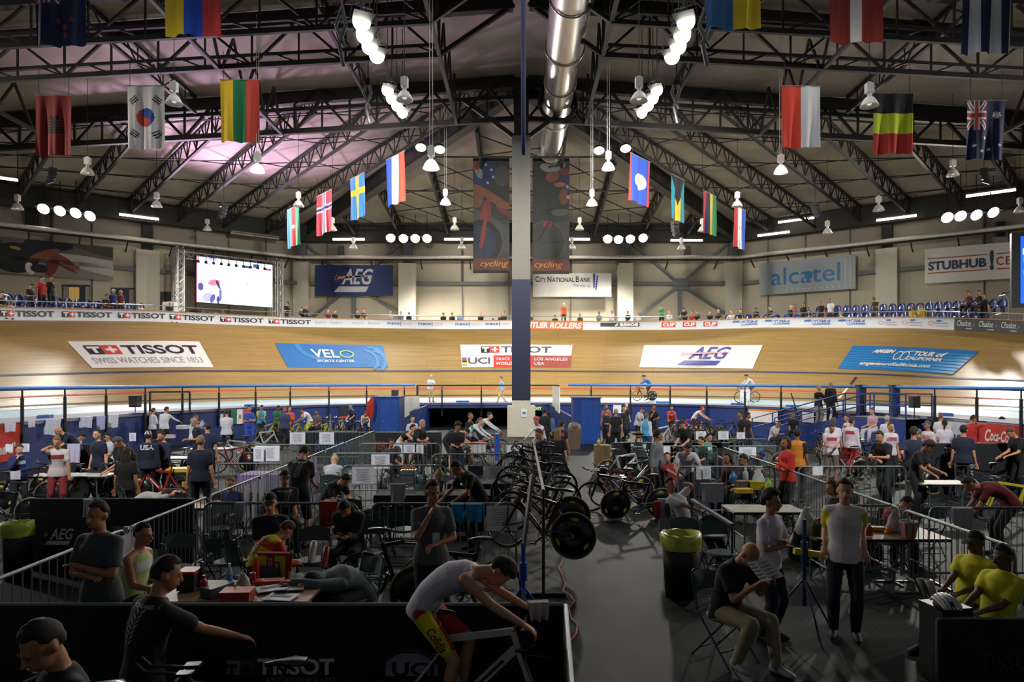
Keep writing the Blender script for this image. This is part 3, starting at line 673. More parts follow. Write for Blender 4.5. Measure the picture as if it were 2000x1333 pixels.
def main_truss(y, bay, top=True, mid=False, gapx=0.0, dz=0.0, w=.2, dbl=False):
 t = empty('roof_truss'); tag(t, kind='structure')
 for s in (-1, 1):
  x0, x1 = s * max(gapx, .35), s * 39.5; b0, b1 = Vector((x0, y, zbt(x0) + dz)), Vector((x1, y, zbt(x1) + dz))
  member(t, 'bottom_chord', b0, b1, w, DSTEEL, h=w * 1.2)
  if dbl: member(t, 'bottom_chord', b0 + Vector((0, 0, .42)), b1 + Vector((0, 0, .42)), w * .8, DSTEEL)
  if mid: member(t, 'middle_chord', b0 + Vector((0, 0, 1.15)), b1 + Vector((0, 0, 1.15)), w * .9, DSTEEL)
  member(t, 'top_chord', dk(s * .35, y, -.42), dk(x1, y, -.42), .35, DSTEEL, h=.62)
  if gapx: member(t, 'raking_strut', b0, dk(s * .3, y, -.5), w, DSTEEL)
  n = int((39.5 - abs(x0)) / bay)
  for k in range(n):
   xa, xm, xb = x0 + s * bay * k, x0 + s * bay * (k + .5), x0 + s * bay * (k + 1)
   lo = lambda x: Vector((x, y, zbt(x) + dz)); hi = lambda x: dk(x, y, -.5)
   member(t, 'web_bar', lo(xa), hi(xm), w * .6, DSTEEL); member(t, 'web_bar', hi(xm), lo(xb), w * .6, DSTEEL); member(t, 'web_post', lo(xm), hi(xm), w * .4, DSTEEL)
   if mid or dbl: member(t, 'web_post', lo(xa), hi(xa), w * .45, DSTEEL)
   if dbl:
    member(t, 'lacing_bar', lo(xa), lo(xa + s * bay * .25) + Vector((0, 0, .42)), w * .4, DSTEEL); member(t, 'lacing_bar', lo(xm), lo(xm + s * bay * .25) + Vector((0, 0, .42)), w * .4, DSTEEL)
 return t
main_truss(36, 2.9, mid=True, w=.22)
main_truss(28.4, 3.9, gapx=3.4, w=.17, dbl=True, dz=-.08)
main_truss(25.7, 4.3, gapx=3.4, w=.16, dbl=True, dz=-.12)
main_truss(18.6, 4.3, gapx=3.4, w=.17, dbl=True, dz=-.1)
for sx in (-3.4, 3.4, -12.6, 12.6, -24, 24):
 t = empty('roof_truss'); tag(t, kind='structure'); z0 = zbt(sx) - .1
 member(t, 'bottom_chord', (sx, 14, z0), (sx, 36, z0), .15, DSTEEL)
 for k in range(9):
  y = 14 + 22 * k / 9; y2 = y + 22 / 9
  member(t, 'web_bar', (sx, y, z0), dk(sx, (y + y2) / 2, -.3), .1, DSTEEL); member(t, 'web_bar', dk(sx, (y + y2) / 2, -.3), (sx, y2, z0), .1, DSTEEL)
for s in (-1, 1):
 for x in (8, 17, 28, 35):
  joist((s * x, 35.6), (s * x, 10), .8, 2.1, .1)
# ------------------------------------------------------------ central pillar
pl = empty('central_pillar', (0, 36, 0), label='tall square central pillar, grey above and navy blue below, standing on a pale base', cat='pillar')
c = MB(); c.box((0, 0, 11.95), (.95, .95, 7.5)); c.build('upper_shaft', M('#66645d', .7, var=.05), pl)
c = MB(); c.box((0, 0, 5.05), (.97, .97, 6.3)); c.build('padded_shaft', M('#0d1934', .6, var=.05), pl)
c = MB(); c.box((0, 0, .95), (.96, .96, 1.9)); c.box((0, .1, .8), (1.45, 1.2, 1.6)); c.build('base', M('#c4bda8', .7, var=.06), pl)
c = MB(); c.box((0, 0, 17.2), (.75, .75, 3.2)); c.build('steel_head', DSTEEL, pl)
for s in (-1, 1):
 member(pl, 'knee_brace', (s * .4, 0, 15.8), (s * 3.0, 0, 18.0 - .3), .22, DSTEEL)
c = MB(); c.box((.15, -.53, 1.25), (.3, .02, .42)); c.build('notice', M('#dfe0e2', .6), pl); c = MB(); c.box((.15, -.545, 1.25), (.16, .01, .12)); c.build('notice_print', M('#5c6a8e', .6), pl)
# ------------------------------------------------------------ silver spiral duct
dct = empty('air_duct', (1.92, 0, 17.6), label='large silver spiral air duct running along the ridge beside the pillar', cat='duct')
SILV = bpy.data.materials.new('spiral_duct'); SILV.use_nodes = True; nt = SILV.node_tree; b_ = nt.nodes['Principled BSDF']; b_.inputs['Metallic'].default_value = .9; b_.inputs['Roughness'].default_value = .3; b_.inputs['Base Color'].default_value = (.5, .48, .46, 1)
tc = nt.nodes.new('ShaderNodeTexCoord'); wv = nt.nodes.new('ShaderNodeTexWave'); wv.bands_direction = 'Y'; wv.inputs['Scale'].default_value = 2.2; bp_ = nt.nodes.new('ShaderNodeBump'); bp_.inputs['Strength'].default_value = .35
nt.links.new(tc.outputs['Object'], wv.inputs['Vector']); nt.links.new(wv.outputs['Fac'], bp_.inputs['Height']); nt.links.new(bp_.outputs[0], b_.inputs['Normal'])
c = MB()
for y0, y1, r in ((8, 22, .85), (22, 30, .82), (30, 43.5, .74)): c.cyl((0, y0, 0), (0, y1, 0), r, n=28, caps=True)
c.build('duct_pipe', SILV, dct)
for y, r in ((22, .88), (26, .86), (30, .86), (33.5, .78), (38, .78), (43.4, .78)):
 c = MB(); c.torus((0, y, 0), r, .035, n=28, k=6); c.build('duct_band', M('#b9b2a6', .3, .8), dct)
c = MB(); c.torus((0, 35.8, -.05), .98, .1, n=32, k=6); c.build('duct_collar', DSTEEL, dct)
c = MB(); c.box((1.05, 14, .3), (.35, 1.2, .5)); c.box((1.1, 24, .3), (.35, 1.4, .45)); c.build('register', M('#6c6a64', .6), dct)
# ------------------------------------------------------------ signs on the walls
def board(name, side, x0, x1, corners, mat, label, off=.8, cat='sign', th=.12):
 """corners: photo pixels of lower left, lower right, upper left"""
 a, b, c_ = [W3(side, *q, off) for q in corners]
 c_ = Vector((a.x, a.y, c_.z)); fn = plane_fn(a, b, c_); ux = b - a; n = Vector((ux.y, -ux.x, 0)).normalized()
 b = Vector((b.x, b.y, b.z))
 m = MB(); P = [fn(0, 0), fn(1, 0), fn(1, 1), fn(0, 1)]; Q = [p - n * th for p in P]
 m.add(P + Q, [(0, 1, 2, 3), (7, 6, 5, 4), (0, 4, 5, 1), (1, 5, 6, 2), (2, 6, 7, 3), (3, 7, 4, 0)])
 o = m.build(name, mat, label=label, cat=cat)
 return o, (lambda u, v, h=.015: fn(u, v) + n * h)
NAVYB = M('#152a5c', .5, var=.05); WBOARD = M('#cfccc6', .55, var=.04); SILVB = M('#a8adb0', .45)
o, f = board('wall_sign', 'b', 0, 0, ((616, 578), (767, 578), (616, 518)), NAVYB, 'navy wall sign with silver slanted letters, left of centre')
m = MB(); aeg(m, (.22, .12, .76, .88), lambda u, v: f(u, v, .02), 0, 1, 0); m.build('lettering', [M('#b9bcc0', .5), M('#c98a8a')], o)
o, f = board('wall_sign', 'b', 0, 0, ((1041, 580), (1194, 580), (1041, 534)), WBOARD, 'white bank sign on the back wall just right of the pillar')
m = MB()
for s_, r in (('C', (.03, .62, .08, .87)), ('ITY', (.085, .62, .165, .81)), ('N', (.185, .62, .235, .87)), ('ATIONAL', (.24, .62, .53, .81)), ('B', (.545, .62, .59, .87)), ('ANK', (.6, .62, .735, .81))): text(m, s_, r, f, .02)
text(m, 'The way up.', (.51, .38, .74, .55), f, -.005, mi=1)
poly(m, [(.77, .36), (.785, .36), (.795, .99), (.765, .97)], f, 1); poly(m, [(.795, .28), (.812, .3), (.835, .93), (.815, .88)], f, 1)
for k in range(5): poly(m, [(.785, .42 + .1 * k), (.808, .44 + .1 * k), (.81, .47 + .1 * k), (.785, .45 + .1 * k)], f, 1)
m.build('lettering', [M('#18242f'), M('#23408a')], o)
o, f = board('wall_sign', 'r', 0, 0, ((1483, 577), (1671, 564), (1483, 515)), M('#8d959b', .5, var=.05), 'grey wall sign with a rounded blue lower case word')
m = MB(); text(m, 'alcatel', (.13, .27, .85, .8), f, .005)
disc(m, .53, .50, .042, .13, lambda u, v: f(u, v, .022), 0, 18)
for i in range(11):
 for j, (u, v) in enumerate(((.3 + .06 * i, .1), (.9, .12 + .075 * i), (.95, .1 + .075 * i))):
  if u < .97 and v < .95: poly(m, [(u - .008, v), (u, v - .025), (u + .008, v), (u, v + .025)], f, 1)
m.build('lettering', [M('#17699f', .5), M('#c9c8c2', .5)], o)
o, f = board('wall_sign', 'r', 0, 0, ((1806, 554), (2010, 542), (1806, 487)), WBOARD, 'white wall sign with navy letters between red rules at the far right')
m = MB(); text(m, 'STUBHUB', (.035, .36, .61, .62), f, .04); text(m, '!', (.64, .26, .68, .82), f, .05); text(m, 'CENTER', (.7, .38, 1.25 - .28, .62), lambda u, v: f(.7 + (u - .7) * 1.9, v) if u < .86 else f(.7 + (u - .7) * 1.9, v), 0, mi=1) if False else None
g = lambda u, v: f(u, v)
v_, fs_, _a = TXT[('C', .02, 0)]; m.add([f(.7 + a * .07, .38 + b * .24) for a, b in v_], fs_, 1)
rectp(m, (.79, .38, .805, .62), f, 1); [rectp(m, (.79, z, .84, z + .04), f, 1) for z in (.38, .48, .58)]
rectp(m, (.865, .38, .88, .62), f, 1); poly(m, [(.88, .62), (.9, .62), (.94, .38), (.92, .38)], f, 1); rectp(m, (.94, .38, .955, .62), f, 1)
for a, b in ((.03, .62), (.7, 1.0)): rectp(m, (a, .27, b, .3), f, 1); rectp(m, (a, .69, b, .72), f, 1)
m.build('lettering', [M('#25345c', .5), M('#9c4632', .5)], o)
PRINT = vcmat('banner_print', .7)
def pic_left(U, V, c):
 c[:] = hx('#7a756e') * 1.0
 def el(u, v, a, b, col, rot=0, soft=0):
  du = (U - u) * 2; dv = V - v; x = du * math.cos(R(rot)) + dv * math.sin(R(rot)); y = -du * math.sin(R(rot)) + dv * math.cos(R(rot)); q = (x / a) ** 2 + (y / b) ** 2 < 1; c[q] = hx(col)
 c[V > .62 - .0 * U] = hx('#5c5952'); el(1.0, .35, 1.1, .22, '#a5a39d', -14); el(.9, .95, .6, .22, '#3a3934', -18); el(0, .6, .3, .5, '#3b3631')
 el(.22, .45, .36, .42, '#121412'); el(.22, .45, .3, .36, '#191b18'); el(.22, .72, .09, .04, '#a08a24', -20)
 el(.42, .8, .3, .3, '#14182a'); el(.5, .9, .34, .16, '#12141c'); el(.44, .6, .3, .1, '#7d4a33', 38); el(.56, .55, .3, .08, '#74412f', -40); el(.66, .3, .12, .08, '#7a4733')
 el(.5, .3, .1, .32, '#6b2a25', -12); el(.62, .27, .2, .035, '#6b2a25', -38); el(.33, .18, .07, .17, '#c9c4c0', 8); el(.4, .2, .14, .12, '#14181c')
 return c
a, b, cc = W3('l', 0, 533, .5), W3('l', 221, 549, .5), W3('l', 0, 462, .5); ext = a - (b - a) * .25
f_ = lambda u, v: Vector((a.x + (b.x - a.x) * u, a.y + (b.y - a.y) * u, a.z + (b.z - a.z) * u + (cc.z - a.z) * v))
printed('photo_banner', lambda u, v: f_(u * 1.12 - .12, v), 150, 60, pic_left, PRINT, label='wide photo banner of a cyclist with a black disc wheel, far left wall', cat='banner')
def pic_hang(kind):
 def fn(U, V, c):
  def el(u, v, a, b, col, rot=0):
   du = (U - u) * .32; dv = V - v; x = du * math.cos(R(rot)) + dv * math.sin(R(rot)); y = -du * math.sin(R(rot)) + dv * math.cos(R(rot)); q = (x / a) ** 2 + (y / b) ** 2 < 1; c[q] = hx(col)
  c[:] = hx('#26292b'); el(.9, .2, .3, .25, '#3a3e42')
  if kind == 0:
   el(.6, .35, .35, .1, '#4a4f54', -35); el(.3, .87, .12, .12, '#1f2c66', -20); el(.15, .88, .03, .07, '#8d8f96', 20); el(.8, .84, .07, .09, '#4a4c4a'); el(.08, .93, .03, .04, '#8a2a20')
   for u, v in ((.35, .94), (.5, .895), (.55, .83), (.4, .78)): el(u, v, .012, .012, '#b9bcc6')
   el(.1, .66, .06, .1, '#7c4a33'); el(.5, .66, .2, .035, '#8a5238', -32); el(.82, .58, .06, .035, '#8f573c'); el(.35, .5, .045, .14, '#8c2d22', -8); el(.3, .4, .02, .16, '#9c3626', -8)
   el(.2, .26, .2, .205, '#54513f'); el(.2, .26, .19, .196, '#0f1112'); el(.2, .26, .14, .15, '#1d2c4a'); el(.28, .34, .02, .14, '#9c3626', -9); el(.9, .52, .1, .02, '#7a2c22', -30)
  else:
   el(.55, .93, .11, .05, '#9a9c96', 6); el(.5, .93, .03, .012, '#2c2e2e', 20); el(.66, .935, .03, .012, '#2c2e2e', 20); el(.55, .84, .06, .045, '#84492f', 20); el(.42, .835, .02, .012, '#a85a38')
   el(.95, .8, .08, .1, '#1c2858'); el(.95, .88, .07, .03, '#7a2a20'); el(.85, .66, .04, .07, '#7c4630'); el(.8, .56, .2, .03, '#15171a', 15); el(.75, .77, .05, .02, '#a86a50')
   for u, v in ((.94, .75), (.97, .66)): el(u, v, .014, .014, '#b9bcc6')
   el(.35, .27, .18, .185, '#565342'); el(.35, .27, .168, .174, '#33362f'); el(.4, .42, .04, .03, '#8c2d22'); el(.75, .53, .08, .03, '#54584e'); el(.3, .36, .012, .1, '#121314', -30); el(.6, .27, .12, .006, '#161718', 5)
  for k in (V < .02,): c[k] = hx('#161616')
  k = (V >= .02) & (V < .125); c[k] = hx('#7a3618')
  return c * .6
 return fn
D_B = 44.0
for kind, (x0, x1, y0, y1) in enumerate(((924, 995, 532, 308), (1040, 1112, 534, 309))):
 t = empty('hanging_banner', W((x0 + x1) / 2, y0, D_B), label=('tall dark cyclist banner hanging just left of the pillar' if kind == 0 else 'tall dark banner of a helmeted cyclist hanging just right of the pillar'), cat='banner')
 w = (x1 - x0) * D_B / F; h = (y0 - y1) * D_B / F
 printed('banner_cloth', lambda u, v: Vector(((u - .5) * w, .05 * math.sin(u * 9 + v * 4), v * h)), 50, 140, pic_hang(kind), PRINT, t)
 for z in (0, h):
  c = MB(); c.cyl((-w / 2, 0, z), (w / 2, 0, z), .05, n=6); c.build('batten', DSTEEL, t)
 m = MB(); text(m, 'cycling', (.2 if kind == 0 else .05, .032, .97 if kind == 0 else .82, .1), lambda u, v: Vector(((u - .5) * w, -.07, v * h)), .01, .25); m.build('lettering', M('#8a5c24', .6), t)
 for s in (-1, 1):
  c = MB(); c.cyl((s * w * .4, 0, h), (s * w * .4, 0, deckz(t.location.x, D_B) - t.location.z - .9), .02, n=4); c.build('cord', DSTEEL, t)
# ------------------------------------------------------------ flags
CLOTH = vcmat('flag_cloth', .8)
def stripes(cols, vert=True):
 def fn(U, V, c):
  A = U if vert else 1 - V; n = sum(w for _, w in cols); p = 0
  for col, w in cols: q = (A >= p / n - 1e-9) & (A <= (p + w) / n + 1e-9); c[q] = hx(col); p += w
  return c
 return fn
def star(U, V, c, u, v, r, col, asp=.62, n=5):
 x = (U - u) * asp; y = V - v; a = np.arctan2(x, y); rr = np.hypot(x, y); k = r * (.55 + .45 * np.abs(((a * n / (2 * np.pi)) % 1) * 2 - 1)); c[rr < k] = hx(col)
def jack(U, V, c, u0, v0, u1, v1):
 q = (U >= u0) & (U <= u1) & (V >= v0) & (V <= v1); x = (U - u0) / (u1 - u0) - .5; y = (V - v0) / (v1 - v0) - .5
 c[q] = hx('#1c2a5c'); c[q & (np.minimum(abs(x - y), abs(x + y)) < .13)] = hx('#c9c4c4'); c[q & (np.minimum(abs(x - y), abs(x + y)) < .045)] = hx('#9a2a2a')
 c[q & (np.minimum(abs(x), abs(y)) < .15)] = hx('#c9c4c4'); c[q & (np.minimum(abs(x), abs(y)) < .08)] = hx('#9a2a2a')
def korea(U, V, c):
 c[:] = hx('#dcdad8'); x = (U - .5) * .62; y = V - .5; r = np.hypot(x, y); q = r < .15
 c[q] = hx('#cf4a2c'); c[q & (x > 0)] = hx('#2c4f9e'); c[q & (np.hypot(x, y - .075) < .075)] = hx('#2c4f9e') ; c[q & (np.hypot(x, y + .075) < .075)] = hx('#cf4a2c')
 for sx, sy in ((-1, 1), (1, 1), (-1, -1), (1, -1)):
  px = x - sx * .19; py = y - sy * .27; a = R(35) * -sx * sy; X = px * math.cos(a) + py * math.sin(a); Y = -px * math.sin(a) + py * math.cos(a)
  c[(abs(X) < .07) & (abs(Y) < .055) & ((Y / .022 + 10.25) % 1.7 < 1.05)] = hx('#1c1c1e')
 return c
def albania(U, V, c):
 c[:] = hx('#7e1e18'); x = (U - .5) * .62; y = V - .5
 c[(abs(x) < .05) & (abs(y) < .14)] = hx('#1a1414'); c[(abs(abs(x) - .1) < .05) & (abs(y + .02) < .13) & ((y * 22) % 1 < .6)] = hx('#1a1414'); c[(np.hypot(abs(x) - .06, y - .13) < .035)] = hx('#1a1414'); return c
def nz(U, V, c):
 c[:] = hx('#101d4a'); jack(U, V, c, 0, .5, .5, 1)
 for u, v in ((.75, .3), (.6, .22), (.45, .3), (.62, .12)): star(U, V, c, u, v, .035, '#8a3030')
 return c
def aus(U, V, c):
 c[:] = hx('#16204a'); jack(U, V, c, 0, .5, .52, 1); star(U, V, c, .78, .75, .07, '#c9c9cf', n=7)
 for u, v in ((.48, .37), (.2, .24), (.38, .14), (.85, .24), (.6, .18)): star(U, V, c, u, v, .032, '#c9c9cf')
 return c
def cuba(U, V, c):
 c[:] = hx('#0f2046')
 for a in (.28, .72): c[abs(U - a) < .1] = hx('#c8cace')
 c[(V > .78) & (abs(U - .5) < (V - .78) * 1.6)] = hx('#6e1a18'); return c
def nordic(base, cross, inner=None, cv=.62):
 def fn(U, V, c):
  c[:] = hx(base); q = (abs(U - .5) < .12) | (abs(V - cv) < .075); c[q] = hx(cross)
  if inner: c[(abs(U - .5) < .06) | (abs(V - cv) < .038)] = hx(inner)
  return c
 return fn
def belize(U, V, c):
 c[:] = hx('#1f3f9c'); c[(U < .08) | (U > .92)] = hx('#b8322c'); x = (U - .5) * .62; y = V - .48; c[np.hypot(x, y) < .17] = hx('#d9d8d2'); c[(np.hypot(x, y) < .12)] = hx('#a8a68a'); return c
def bahamas(U, V, c):
 c[:] = hx('#1f8aa0'); c[abs(U - .5) < .17] = hx('#d8b829'); c[(V > .35) & (abs(U - .5) < (V - .35) * .8)] = hx('#14161a'); return c
def emb(base, col, v=.5, r=.06):
 def fn(U, V, c):
  c = base(U, V, c); x = (U - .5) * .62; c[(np.hypot(x, V - v) < r)] = hx(col); c[(np.hypot(x, V - v) < r * .5)] = hx('#c8c8c0'); return c
 return fn
Y_, B_, R_, G_, Wt = '#dcb92a', '#1f4bb0', '#c22d26', '#1d7a4c', '#dcdad8'
FL = [  # x0, x1, ytop, ybottom, distance, turned, print, label
(430, 506, 156, 277, 28.0, 0, stripes([('#e0b81f', 1), ('#1f7a4a', 1), ('#c8402f', 1)]), 'yellow green and red striped flag left of centre'),
(248, 320, 168, 290, 28.0, 0, korea, 'white flag with a red and blue disc and black bars'),
(70, 140, 186, 303, 28.0, 0, albania, 'dark red flag with a black eagle at the far left'),
(323, 430, -100, 68, 20.0, 0, stripes([('#dcc02a', 1), ('#1f4bc0', 1), ('#b8302a', 1)]), 'yellow blue and red flag cut by the top edge'),
(65, 165, -78, 88, 20.0, 0, nz, 'dark navy flag with a small cross canton at the top left corner'),
(1527, 1602, 168, 288, 28.0, 0, stripes([('#e0452f', 1), ('#dcdcdc', 1)]), 'red and white halved flag right of centre'),
(1706, 1783, 182, 300, 28.0, 0, stripes([('#16171a', 1), ('#b9cc2a', 1), ('#b02a22', 1)], False), 'black yellow and red banded flag at the right'),
(1889, 1963, 196, 311, 28.0, 0, aus, 'navy flag with white stars and a crossed canton at the far right'),
(1380, 1486, -110, 55, 20.0, 0, stripes([('#3d73a8', 1), ('#d9bd1f', 1)]), 'light blue and yellow flag cut by the top edge'),
(1620, 1724, -85, 82, 20.0, 0, stripes([('#8c2a1c', 2), ('#d6d0cc', 1), ('#8c2a1c', 2)]), 'dark red flag with one white stripe cut by the top edge'),
(1880, 1975, -62, 103, 20.0, 0, cuba, 'navy flag with two white stripes at the top right corner'),
(754, 789, 304, 398, 35.5, 1, emb(stripes([('#1f4bb0', 1), (Wt, 1), ('#d0402f', 1)]), '#b09a6a'), 'blue white and red flag nearest the pillar on the left girder'),
(683, 711, 344, 427, 39, 1, nordic('#3f87c4', '#e0bb2a'), 'blue flag with a yellow cross'),
(618, 648, 377, 456, 42, 1, nordic('#c22a35', '#dcdcdc', '#1c2c5c'), 'red flag with a white and navy cross'),
(561, 584, 405, 481, 44, 1, emb(stripes([('#3f92c4', 1), ('#d8402f', 1), ('#1f8a5c', 1)]), '#e0c8c0', .5, .05), 'blue red and green flag, lowest on the left girder'),
(1232, 1270, 308, 398, 35.5, -1, belize, 'blue flag with a white disc and red edges'),
(1312, 1337, 346, 432, 39, -1, bahamas, 'turquoise flag with a yellow stripe and a black triangle'),
(1374, 1399, 378, 457, 42, -1, stripes([('#b82a30', 1), ('#1c2450', 1), ('#d8c02a', 1), ('#1f7a4a', 1)]), 'four striped flag of red navy yellow and green'),
(1434, 1457, 406, 485, 44, -1, emb(stripes([('#c02a30', 1), (Wt, 1), ('#1f4bb0', 1)]), '#3a3a3a', .5, .05), 'red white and blue striped flag, lowest on the right girder')]
for i, (x0, x1, y0, y1, d, turn, pf, lab) in enumerate(FL):
 q = W((x0 + x1) / 2, y1, d); hgt = (y1 - y0) * d / F; wid = (x1 - x0) * d / F
 if turn:
  ang = R(50) * turn; v = (Vector((q.x, q.y))).normalized(); dirv = Vector((math.cos(ang), -abs(math.sin(ang)) * -1 if False else math.sin(ang)))
  g = Vector((.64 * (-turn), .77)) * -turn if turn < 0 else Vector((.64, -.77)); k = abs(g.x * 1 - g.y * q.x / q.y); wid = wid / max(k, .3)
  rz = math.atan2(g.y, g.x) if g.x > 0 else math.atan2(-g.y, -g.x)
 else: rz = 0
 t = empty('national_flag', q, rz, label=lab, cat='flag', group=None)
 ph = i * 1.7
 def cloth(u, v, wid=wid, hgt=hgt, ph=ph):
  sag = (1 - v); return Vector(((u - .5) * wid * (1 - .03 * sag * math.sin(3 * u + ph)), .055 * math.sin(u * 13 + ph + 1.5 * sag) * (.3 + sag) + .03 * math.sin(u * 29 + ph * 2) * sag + .05 * sag, v * hgt + .03 * sag * math.sin(u * 7 + ph) * (v < .02)))
 near = not turn
 printed('flag_cloth', cloth, 60 if near else 40, 84 if near else 56, pf, CLOTH, t)
 c = MB(); c.cyl((-wid / 2 - .04, 0, hgt), (wid / 2 + .04, 0, hgt), .022, n=6); c.build('pole', M('#7b7a74', .5), t)
 zt = min(deckz(q.x, q.y) - q.z - .9, hgt + 1.2)
 for s in (-1, 1): c = MB(); c.cyl((s * wid * .42, 0, hgt), (s * wid * .42, 0, max(zt, hgt + .2)), .012, n=4); c.build('cord', DSTEEL, t)
t = empty('national_flag', (.05, 15, 7.9), R(88), label='narrow blue flag seen edge on beside the upper pillar', cat='flag')
printed('flag_cloth', lambda u, v: Vector(((u - .5) * 1.5 * (.15 + .85 * v ** .6), .04 * math.sin(u * 14), v * 3.6)), 30, 40, stripes([('#1b2f7a', 1)]), CLOTH, t)
# ------------------------------------------------------------ high-bay lamps
GLS = M('#e4e1d8', .35, var=.03); GLO = M('#f4f2ea', .4, emit=1.2); BAL = M('#dcdcd6', .45, var=.03)
hb0 = {}
def high_bay(lit):
 t = empty('high_bay_lamp')
 m = MB(); m.box((0, 0, .62), (.24, .2, .32)); m.box((0, 0, .8), (.1, .1, .06)); m.build('ballast_box', BAL, t)
 m = MB(); m.cyl((0, 0, .3), (0, 0, .48), .075, .06, 10); m.build('socket', BAL, t)
 m = MB(); m.lathe([(.09, .32), (.15, .28), (.22, .18), (.28, .05), (.30, 0), (.29, 0), (.265, .05), (.2, .17), (.13, .26), (.08, .3)], n=20); m.build('reflector', GLO if lit else GLS, t)
 m = MB(); m.ball((0, 0, .12), .09, 8, 5); m.build('bulb', M('#fffbe8', .3, emit=6 if lit else .6), t)
 return t
HB = [(340, 161, 203, 0, 0), (790, 152, 196, 0, 0), (503, 299, 336, 1, 0), (842, 287, 330, 1, 0), (870, 371, 399, 1, 0), (1188, 297, 331, 1, 0), (1156, 372, 401, 1, 0), (1698, 163, 208, 0, 0),
 (1525, 303, 338, 1, 0), (1248, 152, 198, 0, 0), (888, 426, 449, 0, 0), (1132, 426, 449, 0, 0), (405, 429, 450, 0, 0), (306, 377, 404, 0, 0), (583, 376, 403, 0, 0), (34, 381, 409, 0, 0),
 (1716, 384, 412, 0, 0), (1440, 376, 404, 0, 0), (1616, 432, 456, 0, 0), (1861, 313, 343, 0, 0), (1992, 387, 414, 0, 0), (690, 465, 486, 0, 0), (902, 465, 486, 0, 0), (1117, 465, 486, 0, 0), (1331, 466, 487, 0, 0),
 (171, 308, 340, 0, 0), (649, 426, 450, 0, 0), (1372, 428, 452, 0, 0)]
protos = {0: None, 1: None}
HBLAB = ['beside the white disc flag', 'under the left near floodlight cluster', 'in the pink glow on the left', 'beside the left girder near the pillar', 'on long cords left of the hanging banners', 'beside the right girder near the pillar', 'on long cords right of the hanging banners', 'left of the black yellow and red flag',
  'below the red and white halved flag', 'under the right near floodlight cluster', 'in front of the deck left of the banners, small', 'in front of the deck right of the banners, small', 'above the video screen', 'below the white disc flag, faint', 'above the blue red and green flag', 'at the far left edge by the wall lamps',
  'above the tube light on the right', 'above the lowest right girder flag', 'over the grey wall sign', 'below the far right starred flag', 'at the far right edge', 'above the navy wall sign', 'left of the pillar just under the eave', 'right of the pillar just under the eave', 'in front of the right cross brace',
  'below the dark red eagle flag, faint', 'behind the red cross flag', 'behind the four striped flag']
for (px, y0, y1, lit, _), lb in zip(HB, HBLAB):
 d = .78 * F / (y1 - y0) * 1.0
 q = W(px, y1, d)
 if d > 56 or (q.z + .8 > deckz(q.x, q.y)): pass
 if protos[lit] is None: protos[lit] = high_bay(lit); t = protos[lit]
 else: t = copy_tree(protos[lit])
 top = deckz(q.x, min(q.y, 57)) - .3
 t.location = q; tag(t, 'hanging bell lamp ' + lb, 'lamp', 'high-bay lamps under the roof')
 if top > q.z + .9:
  for s in ((-.05, .05) if lit else (0,)): member(t, 'cord', (s, 0, .8), (s, 0, top - q.z), .025, BAL if lit else DSTEEL, rnd=True)
# ------------------------------------------------------------ floodlights
HOUS = M('#17181a', .5); LENS = M('#fdfbf0', .3, emit=14)
def flood():
 t = empty('floodlight')
 m = MB(); m.lathe([(.08, -.28), (.2, -.24), (.25, -.05), (.3, .02)], n=16, axis=1); m.build('housing', HOUS, t)
 m = MB(); m.lathe([(.001, .0), (.2, .015), (.285, .02)], n=16, axis=1); m.build('lens', LENS, t)
 m = MB(); m.tube([(-.33, -.1, .0), (-.33, -.1, .42), (.33, -.1, .42), (.33, -.1, 0)], .018, 5); m.build('yoke', HOUS, t)
 m = MB(); m.add([(-.3, .02, .05), (.3, .02, .05), (.34, .3, .28), (-.34, .3, .28), (-.3, .0, .05), (.3, 0, .05)], [(0, 1, 2, 3)]); m.build('visor', M('#8a8a86', .4, .5), t)
 return t
fl0 = flood(); first = True
def put_flood(px, py, d, rz, tilt, sc, lab, grp):
 global first
 t = fl0 if first else copy_tree(fl0); first = False
 t.location = W(px, py, d); t.rotation_euler = (R(tilt), 0, R(rz)); t.scale = (sc,) * 3; tag(t, lab, 'floodlight', grp); q = t.location; zt = deckz(q.x, min(q.y, 57)) - q.z
 m = MB(); rot = t.rotation_euler.to_matrix().transposed(); a = rot @ Vector((0, 0, .2)) / sc; b = rot @ Vector((0, 0, zt)) / sc; m.cyl(a, b, .02, n=5); m.build('hanger_rod', DSTEEL, t)
for nm, rowx, rowy, d in (('left of the back wall centre', (763, 788, 811, 834), (465, 466, 466, 466), 55), ('right of the back wall centre', (1187, 1208, 1231, 1256), (467, 468, 467, 465), 55), ('at the far left of the eaves', (85, 117, 148, 176), (408, 412, 416, 422), 46), ('at the far right of the eaves', (1850, 1876, 1907, 1940), (425, 422, 420, 415), 45)):
 for k in range(4): put_flood(rowx[k], rowy[k], d, 180 + (12 - 4 * k if rowx[0] < 1000 else -12 + 4 * k), -35, 1.25, '%s bright floodlight in the row ' % ORD[k] + nm, 'floodlight row ' + nm)
